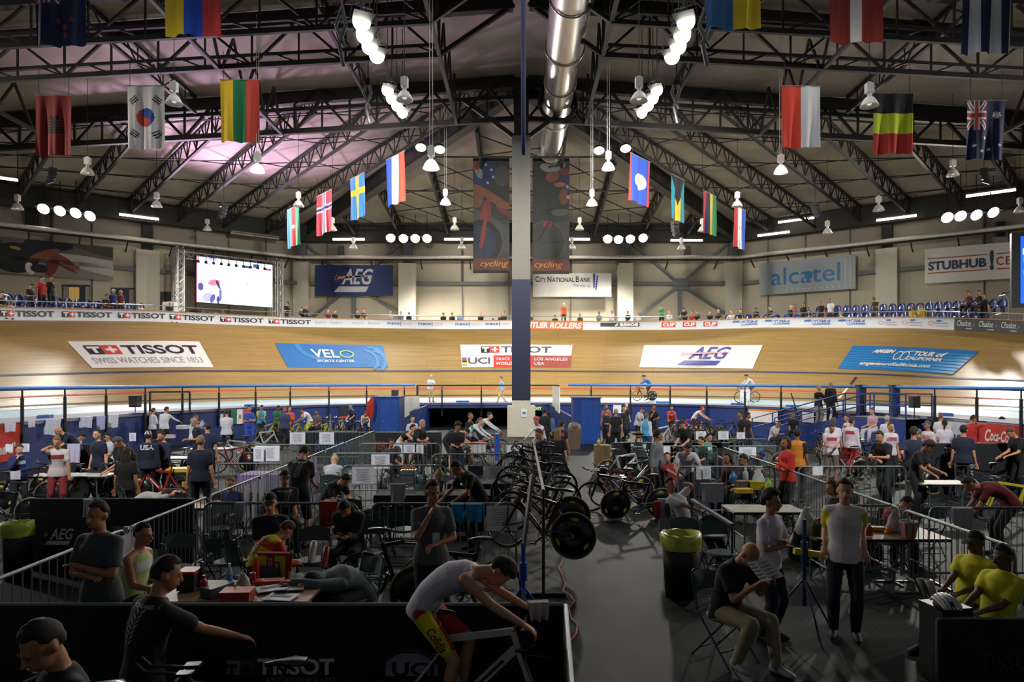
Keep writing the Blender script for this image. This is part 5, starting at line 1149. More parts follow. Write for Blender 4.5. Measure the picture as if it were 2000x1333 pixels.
def hair_mesh(kind):
 m = MB(); n, k = 22, 15; g = {'curly': .036, 'thick': .018, 'cap': .012, 'helmet': .034, 'buzz': .004}.get(kind, .011); c = Vector((0, .012, .022)); vs = []
 rnd = random.Random(3)
 for j in range(k + 1):
  p = math.pi * j / k
  for i in range(n):
   t = 2 * math.pi * i / n; d = Vector((math.sin(p) * math.cos(t), math.sin(p) * math.sin(t), math.cos(p)))
   r = Vector((.075 * d.x, .094 * d.y, .104 * d.z)); zz = r.z; front = d.y < -.15
   ok = zz > ((.062 if d.y < -.4 else .03) if front else (-.01 if abs(d.x) > .75 and d.y < .4 else -.055))
   if kind in ('cap', 'helmet'): ok = zz > (.035 if front else .0)
   gg = g + (rnd.uniform(-.006, .012) if kind == 'curly' else rnd.uniform(-.004, .007) if kind not in ('cap', 'helmet') else 0)
   vs.append(c + (r + d * gg if ok else r * .8))
 m.add(vs, [(j * n + i, (j + 1) * n + i, (j + 1) * n + (i + 1) % n, j * n + (i + 1) % n) for j in range(k) for i in range(n)], 0, True)
 if kind == 'cap': m.loft([((0, -.085, .05), (.06, 0, 0), (0, .02, .006)), ((0, -.13, .044), (.055, 0, 0), (0, .02, .006)), ((0, -.165, .036), (.03, 0, 0), (0, .008, .004))], 10)
 if kind == 'hat': m.loft([((0, .01, .075), (.19, 0, 0), (0, .2, 0)), ((0, .01, .085), (.19, 0, 0), (0, .2, 0))], 18); m.loft([((0, .01, .08), (.09, 0, 0), (0, .105, 0)), ((0, .01, .17), (.07, 0, 0), (0, .085, 0))], 14)
 if kind == 'helmet':
  m.loft([((0, .13, .06), (.05, 0, 0), (0, 0, .05)), ((0, .19, .05), (.015, 0, 0), (0, 0, .02))], 10)
 if kind == 'bun': m.ball((0, .085, .11), (.04, .04, .04), 10, 6)
 if kind == 'pony': m.cap((0, .1, .05), (0, .14, -.06), .03, .034, 8); m.cap((0, .14, -.06), (0, .12, -.2), .034, .012, 8)
 if kind == 'long': m.loft([((0, .05, .06), (.08, 0, 0), (0, .06, 0)), ((0, .06, -.06), (.092, 0, 0), (0, .055, 0)), ((0, .075, -.16), (.1, 0, 0), (0, .045, 0)), ((0, .08, -.25), (.07, 0, 0), (0, .03, 0))], 14)
 if kind == 'bob': m.loft([((0, .03, .05), (.088, 0, 0), (0, .075, 0)), ((0, .04, -.05), (.096, 0, 0), (0, .07, 0)), ((0, .045, -.11), (.08, 0, 0), (0, .055, 0))], 14)
 if kind == 'headset': m.torus((0, 0, .03), .095, .012, 18, 6, axis=1); [m.cyl((s * .08, .01, -.01), (s * .1, .01, -.01), .032, n=10) for s in (-1, 1)]
 return m.mesh('hair')
HAIR = {}
PEOPLE = []; SITS = []
SKIN = ['#c08a68', '#a56f4e', '#8a5a3c', '#5f3e2a', '#cf9c7c']
def P(label, pose, x, y, f=0, top=('short', '#1c1e22'), bot=('long', '#1d2026'), hair=('short', '#2a1c12'), skin=1, sc=1.0, zf=0.0, hi=0, d=None, sleeve=None, shoe='#1c1c1e', accent=None, cap=None, fix=None, grp=None, deco=None, pants2=None, pov=None):
 if fix is None: f = f - math.degrees(math.atan2(x - CX, F))
 PEOPLE.append(dict(label=label, pose=pose, x=x, y=y, f=f, top=top, bot=bot, hair=hair, skin=skin, sc=sc, zf=zf, hi=hi, d=d, sleeve=sleeve, shoe=shoe, accent=accent, cap=cap, fix=fix, grp=grp, deco=deco, pants2=pants2, pov=pov))
from mathutils.bvhtree import BVHTree
def make_people():
 jobs = {}; JJ = {}
 def job(key, fn):
  if key not in jobs: jobs[key] = fn
 vox = {0: .03, 1: .02, 2: .0115}
 for p in PEOPLE:
  k = p['pose'];
  if k not in JJ: JJ[k] = joints(POSES[k])
  h = p['hi']; J = JJ[k]
  job((k, 'body', h), lambda J=J: body_mb(J)); job((k, 'top', p['top'][0], h), lambda J=J, s=p['top'][0]: shirt_mb(J, s)); job((k, 'bot', p['bot'][0], h), lambda J=J, s=p['bot'][0]: trouser_mb(J, s))
 tmp = []
 for key, fn in jobs.items():
  me = fn().mesh('t'); o = bpy.data.objects.new('t', me); COL2.objects.link(o)
  md = o.modifiers.new('r', 'REMESH'); md.mode = 'VOXEL'; v = vox[key[-1]]
  md.voxel_size = v * (.9 if key[1] == 'body' else 1.15); md.use_smooth_shade = True
  sm = o.modifiers.new('s', 'SMOOTH'); sm.iterations = {0: 2, 1: 3, 2: 5}[key[-1]]; sm.factor = .5
  tmp.append((key, o))
 dg = bpy.context.evaluated_depsgraph_get(); out = {}
 for key, o in tmp:
  me = bpy.data.meshes.new_from_object(o.evaluated_get(dg)); me.name = key[1]; out[key] = me
 for key, o in tmp: q = o.data; bpy.data.objects.remove(o); bpy.data.meshes.remove(q)
 EYE = M('#2a211c', .3); BROW = M('#2a1e16', .8); LIP = M('#8a4a40', .6); SK = M(SKIN[0])
 for key, me in out.items():
  k = key[0]; J = JJ[k]
  if key[1] == 'body':
   h = key[-1]; e = MB(); HR, hc = J['HR'], J['hc']; hh = lambda x, y, z: hc + HR @ Vector((x, y, z))
   ns = 6 if h else 5
   for s, q in ((1, 'L'), (-1, 'R')): hand(e, J['wr' + q] - (J['wr' + q] - J['el' + q]).normalized() * .01, J['wr' + q] - J['el' + q], s, POSES[k]['curl'], 0, ns)
   for s in (-1, 1):
    e.ball(hh(s * .031, -.087 if not h else -.086, .002), (.009, .006, .0038), 8, 4, 1, rot=HR)
    e.cap(hh(s * .014, -.096, .024), hh(s * .046, -.087, .025), .003, .002, 5, 2)
   e.cap(hh(-.02, -.099, -.06), hh(.02, -.099, -.06), .0045, .0045, 5, 3)
   vs = [tuple(v.co) for v in me.vertices]; fs = [tuple(f.vertices) for f in me.polygons]; n0 = len(vs); nf = len(fs)
   m2 = bpy.data.meshes.new('body'); m2.from_pydata(vs + e.v, [], fs + [[i + n0 for i in f] for f in e.f])
   m2.polygons.foreach_set('material_index', [0] * nf + e.m); m2.polygons.foreach_set('use_smooth', [True] * (nf + len(e.f)))
   for mt in (SK, EYE, BROW, LIP): m2.materials.append(mt)
   m2.update(); out[key] = m2
  elif key[1] == 'top':
   me.materials.clear()
   for _ in range(3): me.materials.append(SK)
   mi = []
   for f in me.polygons:
    c = f.center; r = 0
    for q in 'LR':
     S, E_ = J['sh' + q], J['el' + q]; a = (c - S).dot((E_ - S).normalized());
     dist = ((c - S) - (E_ - S).normalized() * a).length
     fa = (c - E_).length + (c - J['wr' + q]).length - FA
     if (a > -.03 and a < .34 and dist < .085 and abs((c - J['nb']).dot(J['lat'])) > .13) or (key[2] != 'short' and fa < .07): r = 1
    if r == 0:
     t = (c - J['chest']).dot(J['d'][1])
     if -.03 < t < .075: r = 2
    mi.append(r)
   me.polygons.foreach_set('material_index', mi); me.polygons.foreach_set('use_smooth', [True] * len(mi))
  else:
   me.materials.clear(); me.materials.append(SK); me.materials.append(SK); mi = []
   for f in me.polygons:
    c = f.center; r = 0
    for s, q in ((1, 'L'), (-1, 'R')):
     kn, hp = J['kn' + q], J['hip' + q]; a = max(0, min(1, (c - hp).dot((kn - hp).normalized()) / TH)); o_ = c - hp.lerp(kn, a)
     if o_.x * s > .035 and a > .02: r = 1
    mi.append(r)
   me.polygons.foreach_set('material_index', mi); me.polygons.foreach_set('use_smooth', [True] * len(mi))
 shoes = {}
 for n_, p in enumerate(PEOPLE):
  k = p['pose']; J = JJ[k]; h = p['hi']; sc = p['sc'] * (1 + .012 * ((n_ * 7) % 5 - 2) * (not h)); ht = J['top'] * sc; f = R(p['f'])
  hx_, hy_ = ht.x * math.cos(f) - ht.y * math.sin(f), ht.x * math.sin(f) + ht.y * math.cos(f)
  if p['fix'] is not None: loc = Vector(p['fix'])
  else:
   d = p['d'] if p['d'] else (CZ - p['zf'] - ht.z) * F / (p['y'] - HY)
   hd = W(p['x'], p['y'], d); loc = Vector((hd.x - hx_, hd.y - hy_, p['zf'] if not p['d'] else hd.z - ht.z))
  t = empty('person', loc, f, label=p['label'], cat='person', scale=sc, group=p['grp'])
  sk = M(SKIN[p['skin']], .55, var=.05); o = link('body', out[(k, 'body', h)], t); setmat(o, sk, 0); setmat(o, M(p['hair'][1], .85), 2)
  o = link({'hood': 'jacket', 'tank': 'vest', 'skin': 'jersey', 'crop': 'top'}.get(p['top'][0], 'shirt'), out[(k, 'top', p['top'][0], h)], t); mt = M(p['top'][1], .85, scale=9); setmat(o, mt, 0); setmat(o, M(p['sleeve'], .85) if p['sleeve'] else mt, 1); setmat(o, M(p['accent'], .85) if p['accent'] else mt, 2); so = o
  o = link({'short': 'shorts', 'tight': 'shorts'}.get(p['bot'][0], 'trousers'), out[(k, 'bot', p['bot'][0], h)], t); mt = M(p['bot'][1], .85, scale=9); setmat(o, mt, 0); setmat(o, M(p['pants2'], .8) if p['pants2'] else mt, 1); po_ = o
  for q in 'LR':
   if (k, q) not in shoes: s_ = shoe_mb(J, q, POSES[k]).mesh('shoe'); s_.materials.append(DARK); shoes[(k, q)] = s_
   o = link('shoe', shoes[(k, q)], t); setmat(o, M(p['shoe'], .6), 0)
  hk, hcol = p['hair']; mat4 = J['HR'].to_4x4(); mat4.translation = J['hc']
  def hp_(kind, col, nm):
   if kind not in HAIR: HAIR[kind] = hair_mesh(kind); HAIR[kind].materials.append(DARK)
   o = link(nm, HAIR[kind], t); o.matrix_basis = mat4; setmat(o, M(col, .8, scale=30, var=.3), 0); return o
  if hk not in ('bald',): hp_(hk, hcol, {'helmet': 'helmet', 'hat': 'hat'}.get(hk, 'hair'))
  if p['cap']: hp_(p['cap'][0], p['cap'][1], {'cap': 'cap', 'headset': 'headphones', 'helmet': 'helmet'}.get(p['cap'][0], 'cap'))
  if k in ('sit', 'sitlook', 'sitfwd', 'sitback', 'recline', 'slump', 'read') and not p['grp'] and p['zf'] == 0 and loc.y < 26 and loc.z < .2: SITS.append((Vector((loc.x, loc.y, 0)), p))
  if p['deco']: p['deco'](t, J, so, po_)
def text_on(t, target, s, key, org, nrm, ux, uy, rect, col, name='lettering', rot=0):
 """project lettering on a garment: org centre of the field, nrm towards the viewer of the print"""
 me = target.data; bv = BVHTree.FromPolygons([v.co for v in me.vertices], [p.vertices for p in me.polygons])
 nrm = Vector(nrm).normalized(); org = Vector(org); ux = Vector(ux).normalized(); uy = Vector(uy).normalized()
 def fn(u, v):
  p = org + ux * u + uy * v; h = bv.ray_cast(p + nrm * .5, -nrm)
  return (h[0] if h[0] is not None else p + nrm * .13) + nrm * .006
 m = MB(); text(m, s, rect, fn, *key); return m.build(name, M(col, .7), t)
COL2 = COL
# ------------------------------------------------------------ bicycles
RUB = M('#161616', .7); CARB = M('#1a1b1d', .3, coat=.3); ALLOY = M('#9a9da0', .3, .85); DISC = M('#121314', .35, coat=.3); TAN = M('#8f7f5c', .7); YEL = M('#c6c21e', .5); LWH = M('#c9c9c6', .5); WDISC = M('#b9b9b4', .4)
RW = .335
def wheel(parent, x, kind, z=RW):
 o = empty('wheel', (x, 0, z)); o.parent = parent; KIDS.setdefault(parent.name, []).append(o)
 m = MB(); m.torus((0, 0, 0), RW - .012, .012, 40, 6); m.build('tyre', TAN if kind in ('disc', 'five', 'tri') else RUB, o)
 m = MB(); m.torus((0, 0, 0), RW - .035, .016 if kind != 'spoke' else .013, 40, 6, sq=.7); m.build('rim', CARB if kind != 'silver' else ALLOY, o)
 if kind in ('disc', 'wdisc'):
  m = MB(); m.lathe([(.02, -.03), (RW - .05, -.008), (RW - .05, .008), (.02, .03), (.02, -.03)], n=36, axis=1); m.build('disc_face', DISC if kind == 'disc' else WDISC, o)
  m = MB()
  for a in (90, 210, 330):
   c = Vector((.235 * math.cos(R(a)), 0, .235 * math.sin(R(a)))); tx = Vector((-math.sin(R(a)), 0, math.cos(R(a)))); rx_ = Vector((math.cos(R(a)), 0, math.sin(R(a))))
   for s in (-1, 1): m.add([c + tx * (.055 * math.cos(q)) + rx_ * (.022 * math.sin(q)) + Vector((0, s * .0185, 0)) for q in [2 * math.pi * i / 14 for i in range(14)]], [tuple(range(14))])
  m.build('sticker', YEL if kind == 'disc' else DISC, o)
 elif kind in ('five', 'tri'):
  m = MB(); n = 5 if kind == 'five' else 3
  for i in range(n):
   a = 2 * math.pi * i / n + .3; m.beam((.03 * math.cos(a), 0, .03 * math.sin(a)), ((RW - .05) * math.cos(a), 0, (RW - .05) * math.sin(a)), .014, .05, up=(-math.sin(a), 0, math.cos(a)) if False else (0, 1, 0))
  m.build('blade_spokes', CARB, o)
 else:
  m = MB()
  for i in range(18):
   a = 2 * math.pi * i / 18; s = .02 if i % 2 else -.02; m.cyl((.02 * math.cos(a), s, .02 * math.sin(a)), ((RW - .045) * math.cos(a + .15), 0, (RW - .045) * math.sin(a + .15)), .0016, n=3, caps=False)
  tag(m.build('spokes', ALLOY, o), kind='stuff')
 m = MB(); m.cyl((0, -.045, 0), (0, .045, 0), .02, n=8); m.build('hub', ALLOY, o)
 return o
BIKES = {}
def bike_proto(kinds, bars):
 t = empty('bicycle'); F_ = M('#202226', .3, coat=.4)
 rear, front, bb, seat, head = Vector((-.41, 0, RW)), Vector((.57, 0, RW)), Vector((0, 0, .28)), Vector((-.16, 0, .78)), Vector((.40, 0, .82))
 hd2 = Vector((.435, 0, .70)); m = MB()
 for a, b, w, h in ((bb, seat, .03, .055), (seat + Vector((.02, 0, -.04)), head, .032, .05), (bb, hd2, .036, .065), (head + Vector((-.005, 0, .02)), hd2, .036, .045)): m.beam(a, b, w, h, up=(0, 0, 1) if abs((b - a).x) > .2 else (1, 0, 0))
 m.build('frame', F_, t)
 m = MB()
 for s in (-1, 1): m.cyl(bb + Vector((-.03, s * .03, 0)), rear + Vector((0, s * .05, 0)), .011, n=6); m.cyl(seat + Vector((0, s * .015, -.12)), rear + Vector((0, s * .05, 0)), .009, n=6)
 m.build('rear_stays', F_, t)
 m = MB()
 for s in (-1, 1): m.beam(hd2 + Vector((0, s * .035, -.01)), front + Vector((0, s * .05, 0)), .014, .035)
 m.cyl(hd2 + Vector((0, -.045, -.01)), hd2 + Vector((0, .045, -.01)), .02, n=6); m.build('fork', F_, t)
 wheel(t, rear.x, kinds[0]); wheel(t, front.x, kinds[1])
 m = MB(); m.cyl(seat, (-.2, 0, .93), .015, n=6); m.build('seat_post', CARB, t)
 m = MB(); m.loft([((-.34, 0, .955), (0, .06, 0), (0, 0, .02)), ((-.25, 0, .96), (0, .075, 0), (0, 0, .025)), ((-.15, 0, .955), (0, .03, 0), (0, 0, .022)), ((-.06, 0, .945), (0, .018, 0), (0, 0, .015))], 8); m.build('saddle', CARB, t)
 m = MB(); m.cyl(head, head + Vector((.06, 0, .06)), .02, n=6); c = head + Vector((.09, 0, .07))
 if bars == 'aero':
  m.tube([c + Vector((.08, -.22, -.03)), c + Vector((.03, -.19, -.01)), c, c + Vector((.03, .19, -.01)), c + Vector((.08, .22, -.03))], .013, 6)
  for s in (-1, 1): m.tube([c + Vector((-.08, s * .06, .03)), c + Vector((.22, s * .05, .06)), c + Vector((.28, s * .045, .12))], .011, 6); m.box(c + Vector((-.05, s * .07, .045)), (.1, .07, .02))
 else:
  for s in (-1, 1): m.tube([c, c + Vector((0, s * .2, 0)), c + Vector((.09, s * .21, -.01)), c + Vector((.11, s * .21, -.08)), c + Vector((.03, s * .21, -.14)), c + Vector((-.05, s * .21, -.14))], .013, 6)
 m.build('handlebar', CARB if bars == 'aero' else RUB, t)
 cr = empty('crankset', bb); cr.parent = t; KIDS.setdefault(t.name, []).append(cr)
 m = MB(); m.torus((0, .05, 0), .085, .006, 24, 4, sq=.6); [m.beam((0, .05, 0), (.08 * math.cos(a), .05, .08 * math.sin(a)), .006, .015) for a in (0, 1.26, 2.51, 3.77, 5.03)]; m.build('chainring', ALLOY, cr)
 m = MB(); m.beam((0, .065, 0), (.12, .065, -.12), .014, .025); m.beam((0, -.065, 0), (-.12, -.065, .12), .014, .025); m.box((.12, .11, -.12), (.07, .06, .02)); m.box((-.12, -.11, .12), (.07, .06, .02)); m.build('crank_arms', CARB, cr)
 m = MB()
 for s in (-1, 1): m.cyl(bb + Vector((0, .05, s * .085)), rear + Vector((0, .05, s * .03)), .004, n=4)
 m.cyl(rear + Vector((0, .04, 0)), rear + Vector((0, .055, 0)), .032, n=10); m.build('chain', ALLOY, t)
 m = MB()                                                           # lettering-like stripe on the down tube
 for s in (-1, 1): a_ = bb.lerp(hd2, .25) + Vector((0, s * .0195, 0)); b_2 = bb.lerp(hd2, .75) + Vector((0, s * .0195, 0)); m.beam(a_, b_2, .002, .022)
 m.build('frame_decal', LWH, t)
 return t
def bike(label, x, y, z=0.0, rz=0, kinds=('disc', 'five'), bars='aero', col='#1b1d20', tilt=0, roll=0, grp=None, loc=None, decal=None, px=True):
 """x, y pixel of the rear-to-front middle of the ground line when px, else loc given"""
 k = (kinds, bars)
 if k not in BIKES: BIKES[k] = bike_proto(*k); t = BIKES[k]; fresh = True
 else: t = copy_tree(BIKES[k])
 t.location = Vector(loc) if loc is not None else G(x, y, z)
 if loc is None: t.location.z = z
 t.rotation_euler = (R(roll), R(tilt), R(rz)); t.rotation_mode = 'XYZ'; tag(t, label, 'bicycle', grp)
 m = M(col, .3, coat=.4)
 for c in KIDS[t.name]:
  n = c.name.split('.')[0]
  if n in ('frame', 'rear_stays', 'fork'): setmat(c, m, 0)
  if n == 'frame_decal' and decal: setmat(c, M(decal, .5), 0)
 return t
# ------------------------------------------------------------ crowd barriers, tables, chairs, small things
GALV = M('#6d7776', .42, .55, var=.15)
bp0 = None
def barrier_proto(L=2.3, H=1.1):
 t = empty('crowd_barrier'); r = .12
 arc = lambda cx, cz, a0, a1: [(cx + r * math.cos(R(a)), 0, cz + r * math.sin(R(a))) for a in np.linspace(a0, a1, 5)]
 m = MB(); h = L / 2
 m.tube([(-h, 0, .16)] + arc(-h + r, H - r, 180, 90) + arc(h - r, H - r, 90, 0) + [(h, 0, .16)], .02, 7); m.cyl((-h, 0, .18), (h, 0, .18), .018, n=6); m.build('frame', GALV, t)
 for i in range(1, 18): member(t, 'bar', (-h + L * i / 18, 0, .18), (-h + L * i / 18, 0, H - .01), .014, GALV, rnd=True)
 for s in (-1, 1): m = MB(); m.box((s * (h - .25), 0, .012), (.05, .55, .02)); m.cyl((s * (h - .25), 0, .02), (s * (h - .25), 0, .18), .015, n=5); m.build('foot', GALV, t)
 return t
def fence(label, a, b, z=1.1, grp=None):
 """a run of barriers whose top rail goes from photo point a to b; one thing per barrier"""
 global bp0
 A, B = G(a[0], a[1], z), G(b[0], b[1], z); A.z = B.z = 0; L = (B - A).length; n = max(1, round(L / 2.35)); d = (B - A) / n; out = []
 for i in range(n):
  if bp0 is None: bp0 = barrier_proto(); t = bp0
  else: t = copy_tree(bp0)
  t.location = A + d * (i + .5); t.rotation_euler = (0, 0, math.atan2(d.y, d.x)); t.scale = (d.length / 2.36, 1, 1)
  tag(t, label if n == 1 else label + ', %s section' % ORD[i], 'barrier', grp or 'steel crowd barriers dividing the team pens'); out.append(t)
 return out
def sheet(label, x, y, w, h, d, rz=0, col='#eceaf0', name='paper_sheet', cat='paper', lines=True, grp=None):
 """paper hanging with its top centre at pixel x,y; w,h in pixels"""
 q = W(x, y, d); s = d / F; w *= s; h *= s
 t = empty(name, q, R(rz), label=label, cat=cat, group=grp); m = MB(); n = 6
 for i in range(n): u0, u1 = i / n - .5, (i + 1) / n - .5; m.quad((u0 * w, .012 * math.sin(u0 * 7), -h), (u1 * w, .012 * math.sin(u1 * 7), -h), (u1 * w, .006 * math.sin(u1 * 5), 0), (u0 * w, .006 * math.sin(u0 * 5), 0))
 m.build('leaf', M(col, .7, var=.05), t)
 if lines and h > .2:
  m = MB()
  for k in range(7): m.box((-.02 * w, -.02, -h * (.15 + .1 * k)), (w * (.62 - .06 * (k % 3)), .001, h * .018))
  m.build('print', M('#77777f', .8), t)
 return t
def towel(label, x, y, w, h, d, rz=0, col='#c9c8cc', seed=0, name='towel', cat='towel'):
 q = W(x, y, d); s = d / F; w *= s; h *= s; t = empty(name, q, R(rz), label=label, cat=cat); m = MB(); nx, nz = 16, 14; rn = random.Random(seed); ph = rn.uniform(0, 6)
 def p(u, v, b): drop = v * h * (1 - .05 * math.sin(u * 5 + ph)); return ((u - .5) * w * (1 - .1 * v), b + .025 * math.sin(u * 15 + ph + v) * (.3 + v), -drop)
 vs = [p(i / nx, j / nz, -.02) for j in range(nz + 1) for i in range(nx + 1)]; n1 = len(vs)
 m.add(vs, [(j * (nx + 1) + i, j * (nx + 1) + i + 1, (j + 1) * (nx + 1) + i + 1, (j + 1) * (nx + 1) + i) for j in range(nz) for i in range(nx)], 0, True)
 vs = [(a, .03 - (b + .02), c * .7) for a, b, c in vs]; m.add(vs, [(j * (nx + 1) + i, j * (nx + 1) + i + 1, (j + 1) * (nx + 1) + i + 1, (j + 1) * (nx + 1) + i) for j in range(nz) for i in range(nx)], 0, True)
 vs = [((i / nx - .5) * w, -.02 + .05 * k, .006 * (k == 1)) for k in (0, .5, 1) for i in range(nx + 1)]; m.add(vs, [(j * (nx + 1) + i, j * (nx + 1) + i + 1, (j + 1) * (nx + 1) + i + 1, (j + 1) * (nx + 1) + i) for j in range(2) for i in range(nx)], 0, True)
 m.build('cloth', M(col, .9, var=.05), t); return t
def table(label, loc, w=1.8, dp=.75, h=.74, rz=0, top='#6e5d48', cloth=None):
 t = empty('folding_table', loc, R(rz), label=label, cat='table')
 m = MB(); m.box((0, 0, h - .015), (w, dp, .03)); m.build('tabletop', M(top, .5), t)
 m = MB(); [m.box((0, s * (dp / 2 - .01), h - .03), (w, .02, .03)) for s in (-1, 1)]; m.build('edge_band', DARK, t)
 for sx in (-1, 1):
  for sy in (-1, 1): member(t, 'leg', (sx * (w / 2 - .2), sy * (dp / 2 - .08), 0), (sx * (w / 2 - .2), sy * (dp / 2 - .08), h - .03), .028, GALV, rnd=True)
  member(t, 'crossbar', (sx * (w / 2 - .2), -dp / 2 + .08, .3), (sx * (w / 2 - .2), dp / 2 - .08, .3), .02, GALV, rnd=True)
 if cloth:
  m = MB(); m.box((0, 0, h + .004), (w + .03, dp + .03, .012)); m.quad((-w / 2 - .015, -dp / 2 - .015, .06), (w / 2 + .015, -dp / 2 - .015, .06), (w / 2 + .015, -dp / 2 - .015, h), (-w / 2 - .015, -dp / 2 - .015, h))
  for s in (-1, 1): m.quad((s * (w / 2 + .015), -dp / 2 - .015, .06), (s * (w / 2 + .015), dp / 2 + .015, .06), (s * (w / 2 + .015), dp / 2 + .015, h), (s * (w / 2 + .015), -dp / 2 - .015, h))
  m.build('table_cover', M(cloth, .85), t)
 return t
ch0 = None
def chair(label, loc, rz=0, grp='green grey folding chairs in the pens'):
 """folding chair, sitter faces local -Y"""
 global ch0
 if ch0 is None:
  t = ch0 = empty('folding_chair'); PAD = M('#3c5552', .6); FR = M('#454e4c', .45, .5)
  m = MB(); m.loft([((0, -.02, .44), (.2, 0, 0), (0, .2, 0)), ((0, -.02, .465), (.215, 0, 0), (0, .215, 0)), ((0, -.02, .48), (.19, 0, 0), (0, .19, 0))], 16); m.build('seat', PAD, t)
  m = MB(); rows = []
  for j in range(4):
   z = .66 + .2 * j / 3; rows += [((i / 8 - .5) * .4, .24 + .05 * j / 3 - .05 * (1 - (i / 4 - 1) ** 2) * -1, z - .015 * (i / 4 - 1) ** 2 * j) for i in range(9)]
  fs = [(j * 9 + i, j * 9 + i + 1, (j + 1) * 9 + i + 1, (j + 1) * 9 + i) for j in range(3) for i in range(8)]
  m.add(rows, fs, 0, True); m.add([(a, b + .02, c) for a, b, c in rows], fs, 0, True); m.build('backrest', PAD, t)
  for s in (-1, 1):
   m = MB(); m.tube([(s * .215, -.24, 0), (s * .21, .2, .5), (s * .2, .28, .88), (s * .15, .29, .9)], .012, 6); m.build('front_leg', FR, t); m = MB(); m.tube([(s * .18, .3, 0), (s * .19, -.12, .44)], .012, 6); m.build('rear_leg', FR, t)
  member(t, 'crossbar', (-.2, -.12, .15), (.2, -.12, .15), .018, FR, rnd=True); member(t, 'crossbar', (-.18, .24, .08), (.18, .24, .08), .018, FR, rnd=True)
 else: t = copy_tree(ch0)
 t.location = loc; t.rotation_euler = (0, 0, R(rz)); return tag(t, label, 'chair', grp)
def bottle(label, loc, col='#8fb4c8', cap='#d8d8d8', lab=None, h=.22, r=.033, name='bottle'):
 t = empty(name, loc, label=label, cat='bottle'); m = MB(); m.lathe([(.001, 0), (r, .005), (r, h * .62), (r * .9, h * .7), (r * .4, h * .84), (r * .36, h * .92)], n=12); m.build('shell', M(col, .15, alpha=.9), t)
 m = MB(); m.cyl((0, 0, h * .9), (0, 0, h), r * .42, n=10); m.build('cap', M(cap, .4), t)
 if lab: m = MB(); m.cyl((0, 0, h * .28), (0, 0, h * .56), r * 1.03, n=12, caps=False); m.build('label_band', M(lab, .5), t)
 return t
def can(label, loc, col='#a01e22'):
 t = empty('drink_can', loc, label=label, cat='can'); m = MB(); m.lathe([(.001, 0), (.026, .002), (.033, .01), (.033, .108), (.027, .12), (.001, .119)], n=14); m.build('shell', M(col, .3, .5), t); m = MB(); m.torus((0, 0, .12), .026, .002, 16, 4, axis=2); m.build('rim', ALLOY, t); return t
def carton(label, loc, s=(.3, .2, .1), col='#b5451f', rz=0, name='box', lid=None, cat='box'):
 t = empty(name, loc, R(rz), label=label, cat=cat); m = MB(); m.box((0, 0, s[2] * .42), (s[0], s[1], s[2] * .84)); m.build('shell', M(col, .5), t); m = MB(); m.box((0, 0, s[2] * .92), (s[0] * 1.03, s[1] * 1.03, s[2] * .16)); m.build('lid', M(lid or col, .45), t); return t
def bag(label, loc, s=.3, col='#c9c9c9', rz=0, name='plastic_bag', seed=1, cat='bag'):
 t = empty(name, loc, R(rz), label=label, cat=cat); m = MB(); rn = random.Random(seed); rings = []
 for j, (z, w) in enumerate(((0, .8), (.15, 1), (.4, .95), (.65, .75), (.85, .4), (1, .3))): rings.append((Vector((rn.uniform(-.04, .04) * s, rn.uniform(-.04, .04) * s, z * s)), Vector((s * .42 * w * rn.uniform(.85, 1.1), 0, 0)), Vector((0, s * .3 * w * rn.uniform(.85, 1.1), 0))))
 m.loft(rings, 9); m.build('sack', M(col, .4, var=.25, scale=12), t)
 m = MB(); [m.torus((sx * s * .1, 0, s * 1.08), s * .1, s * .02, 10, 5) for sx in (-1, 1)]; m.build('handle', M(col, .5), t); return t
def banner_fence(label, A, B, h, texts=(), mat='#15171a', th=.05, posts=True, name='fabric_fence'):
 """low fabric covered fence between ground points, with lettering facing the camera"""
 A = Vector(A); B = Vector(B); L = (B - A).length; u = (B - A) / L; t = empty(name, A, math.atan2(u.y, u.x), label=label, cat='fence')
 m = MB(); nx = max(8, int(L * 3)); rows = 5
 vs = [(L * i / nx, .012 * math.sin(i * 1.3 + j) * (0 < j < rows), h * j / rows) for j in range(rows + 1) for i in range(nx + 1)]
 m.add(vs, [(j * (nx + 1) + i, j * (nx + 1) + i + 1, (j + 1) * (nx + 1) + i + 1, (j + 1) * (nx + 1) + i) for j in range(rows) for i in range(nx)], 0, True); m.build('fabric', M(mat, .8), t)
 m = MB(); m.cyl((0, .02, h), (L, .02, h), .02, n=7); m.build('top_rail', GALV, t)
 n = max(2, int(L / 2.2) + 1)
 for i in range(n): member(t, 'post', (L * i / (n - 1), .03, 0), (L * i / (n - 1), .03, h), .035, GALV, rnd=True)
 for s, bold, sh, x0, x1, z0, z1, col in texts:
  m = MB(); f = lambda a, b: Vector((a, -.03, b))
  if s == 'T+': tplus(m, (x0, z0, x1, z1), lambda a, b, hh=0: Vector((a, -.03 - (hh or 0), b)), 0, 1, 2); m.build('emblem', [M('#8d8b88'), M('#4a4a4a'), M(mat)], t)
  elif s == 'AEG*': aeg(m, (x0, z0, x1, z1), f, 0, 0, 0, False); m.build('emblem', M(col, .7), t)
  elif s == 'UCI*': rectp(m, (x0, z0, x1, z1), f, 0); g = lambda a, b: Vector((a, -.036, b)); text(m, 'UCI', (x0 + .05, z0 - .0, x1 - .03, z1 - .07), g, .03, mi=1); m.build('emblem', [M(col, .7), M(mat)], t)
  else: text(m, s, (x0, z0, x1, z1), f, bold, sh); m.build('lettering', M(col, .7), t)
 return t
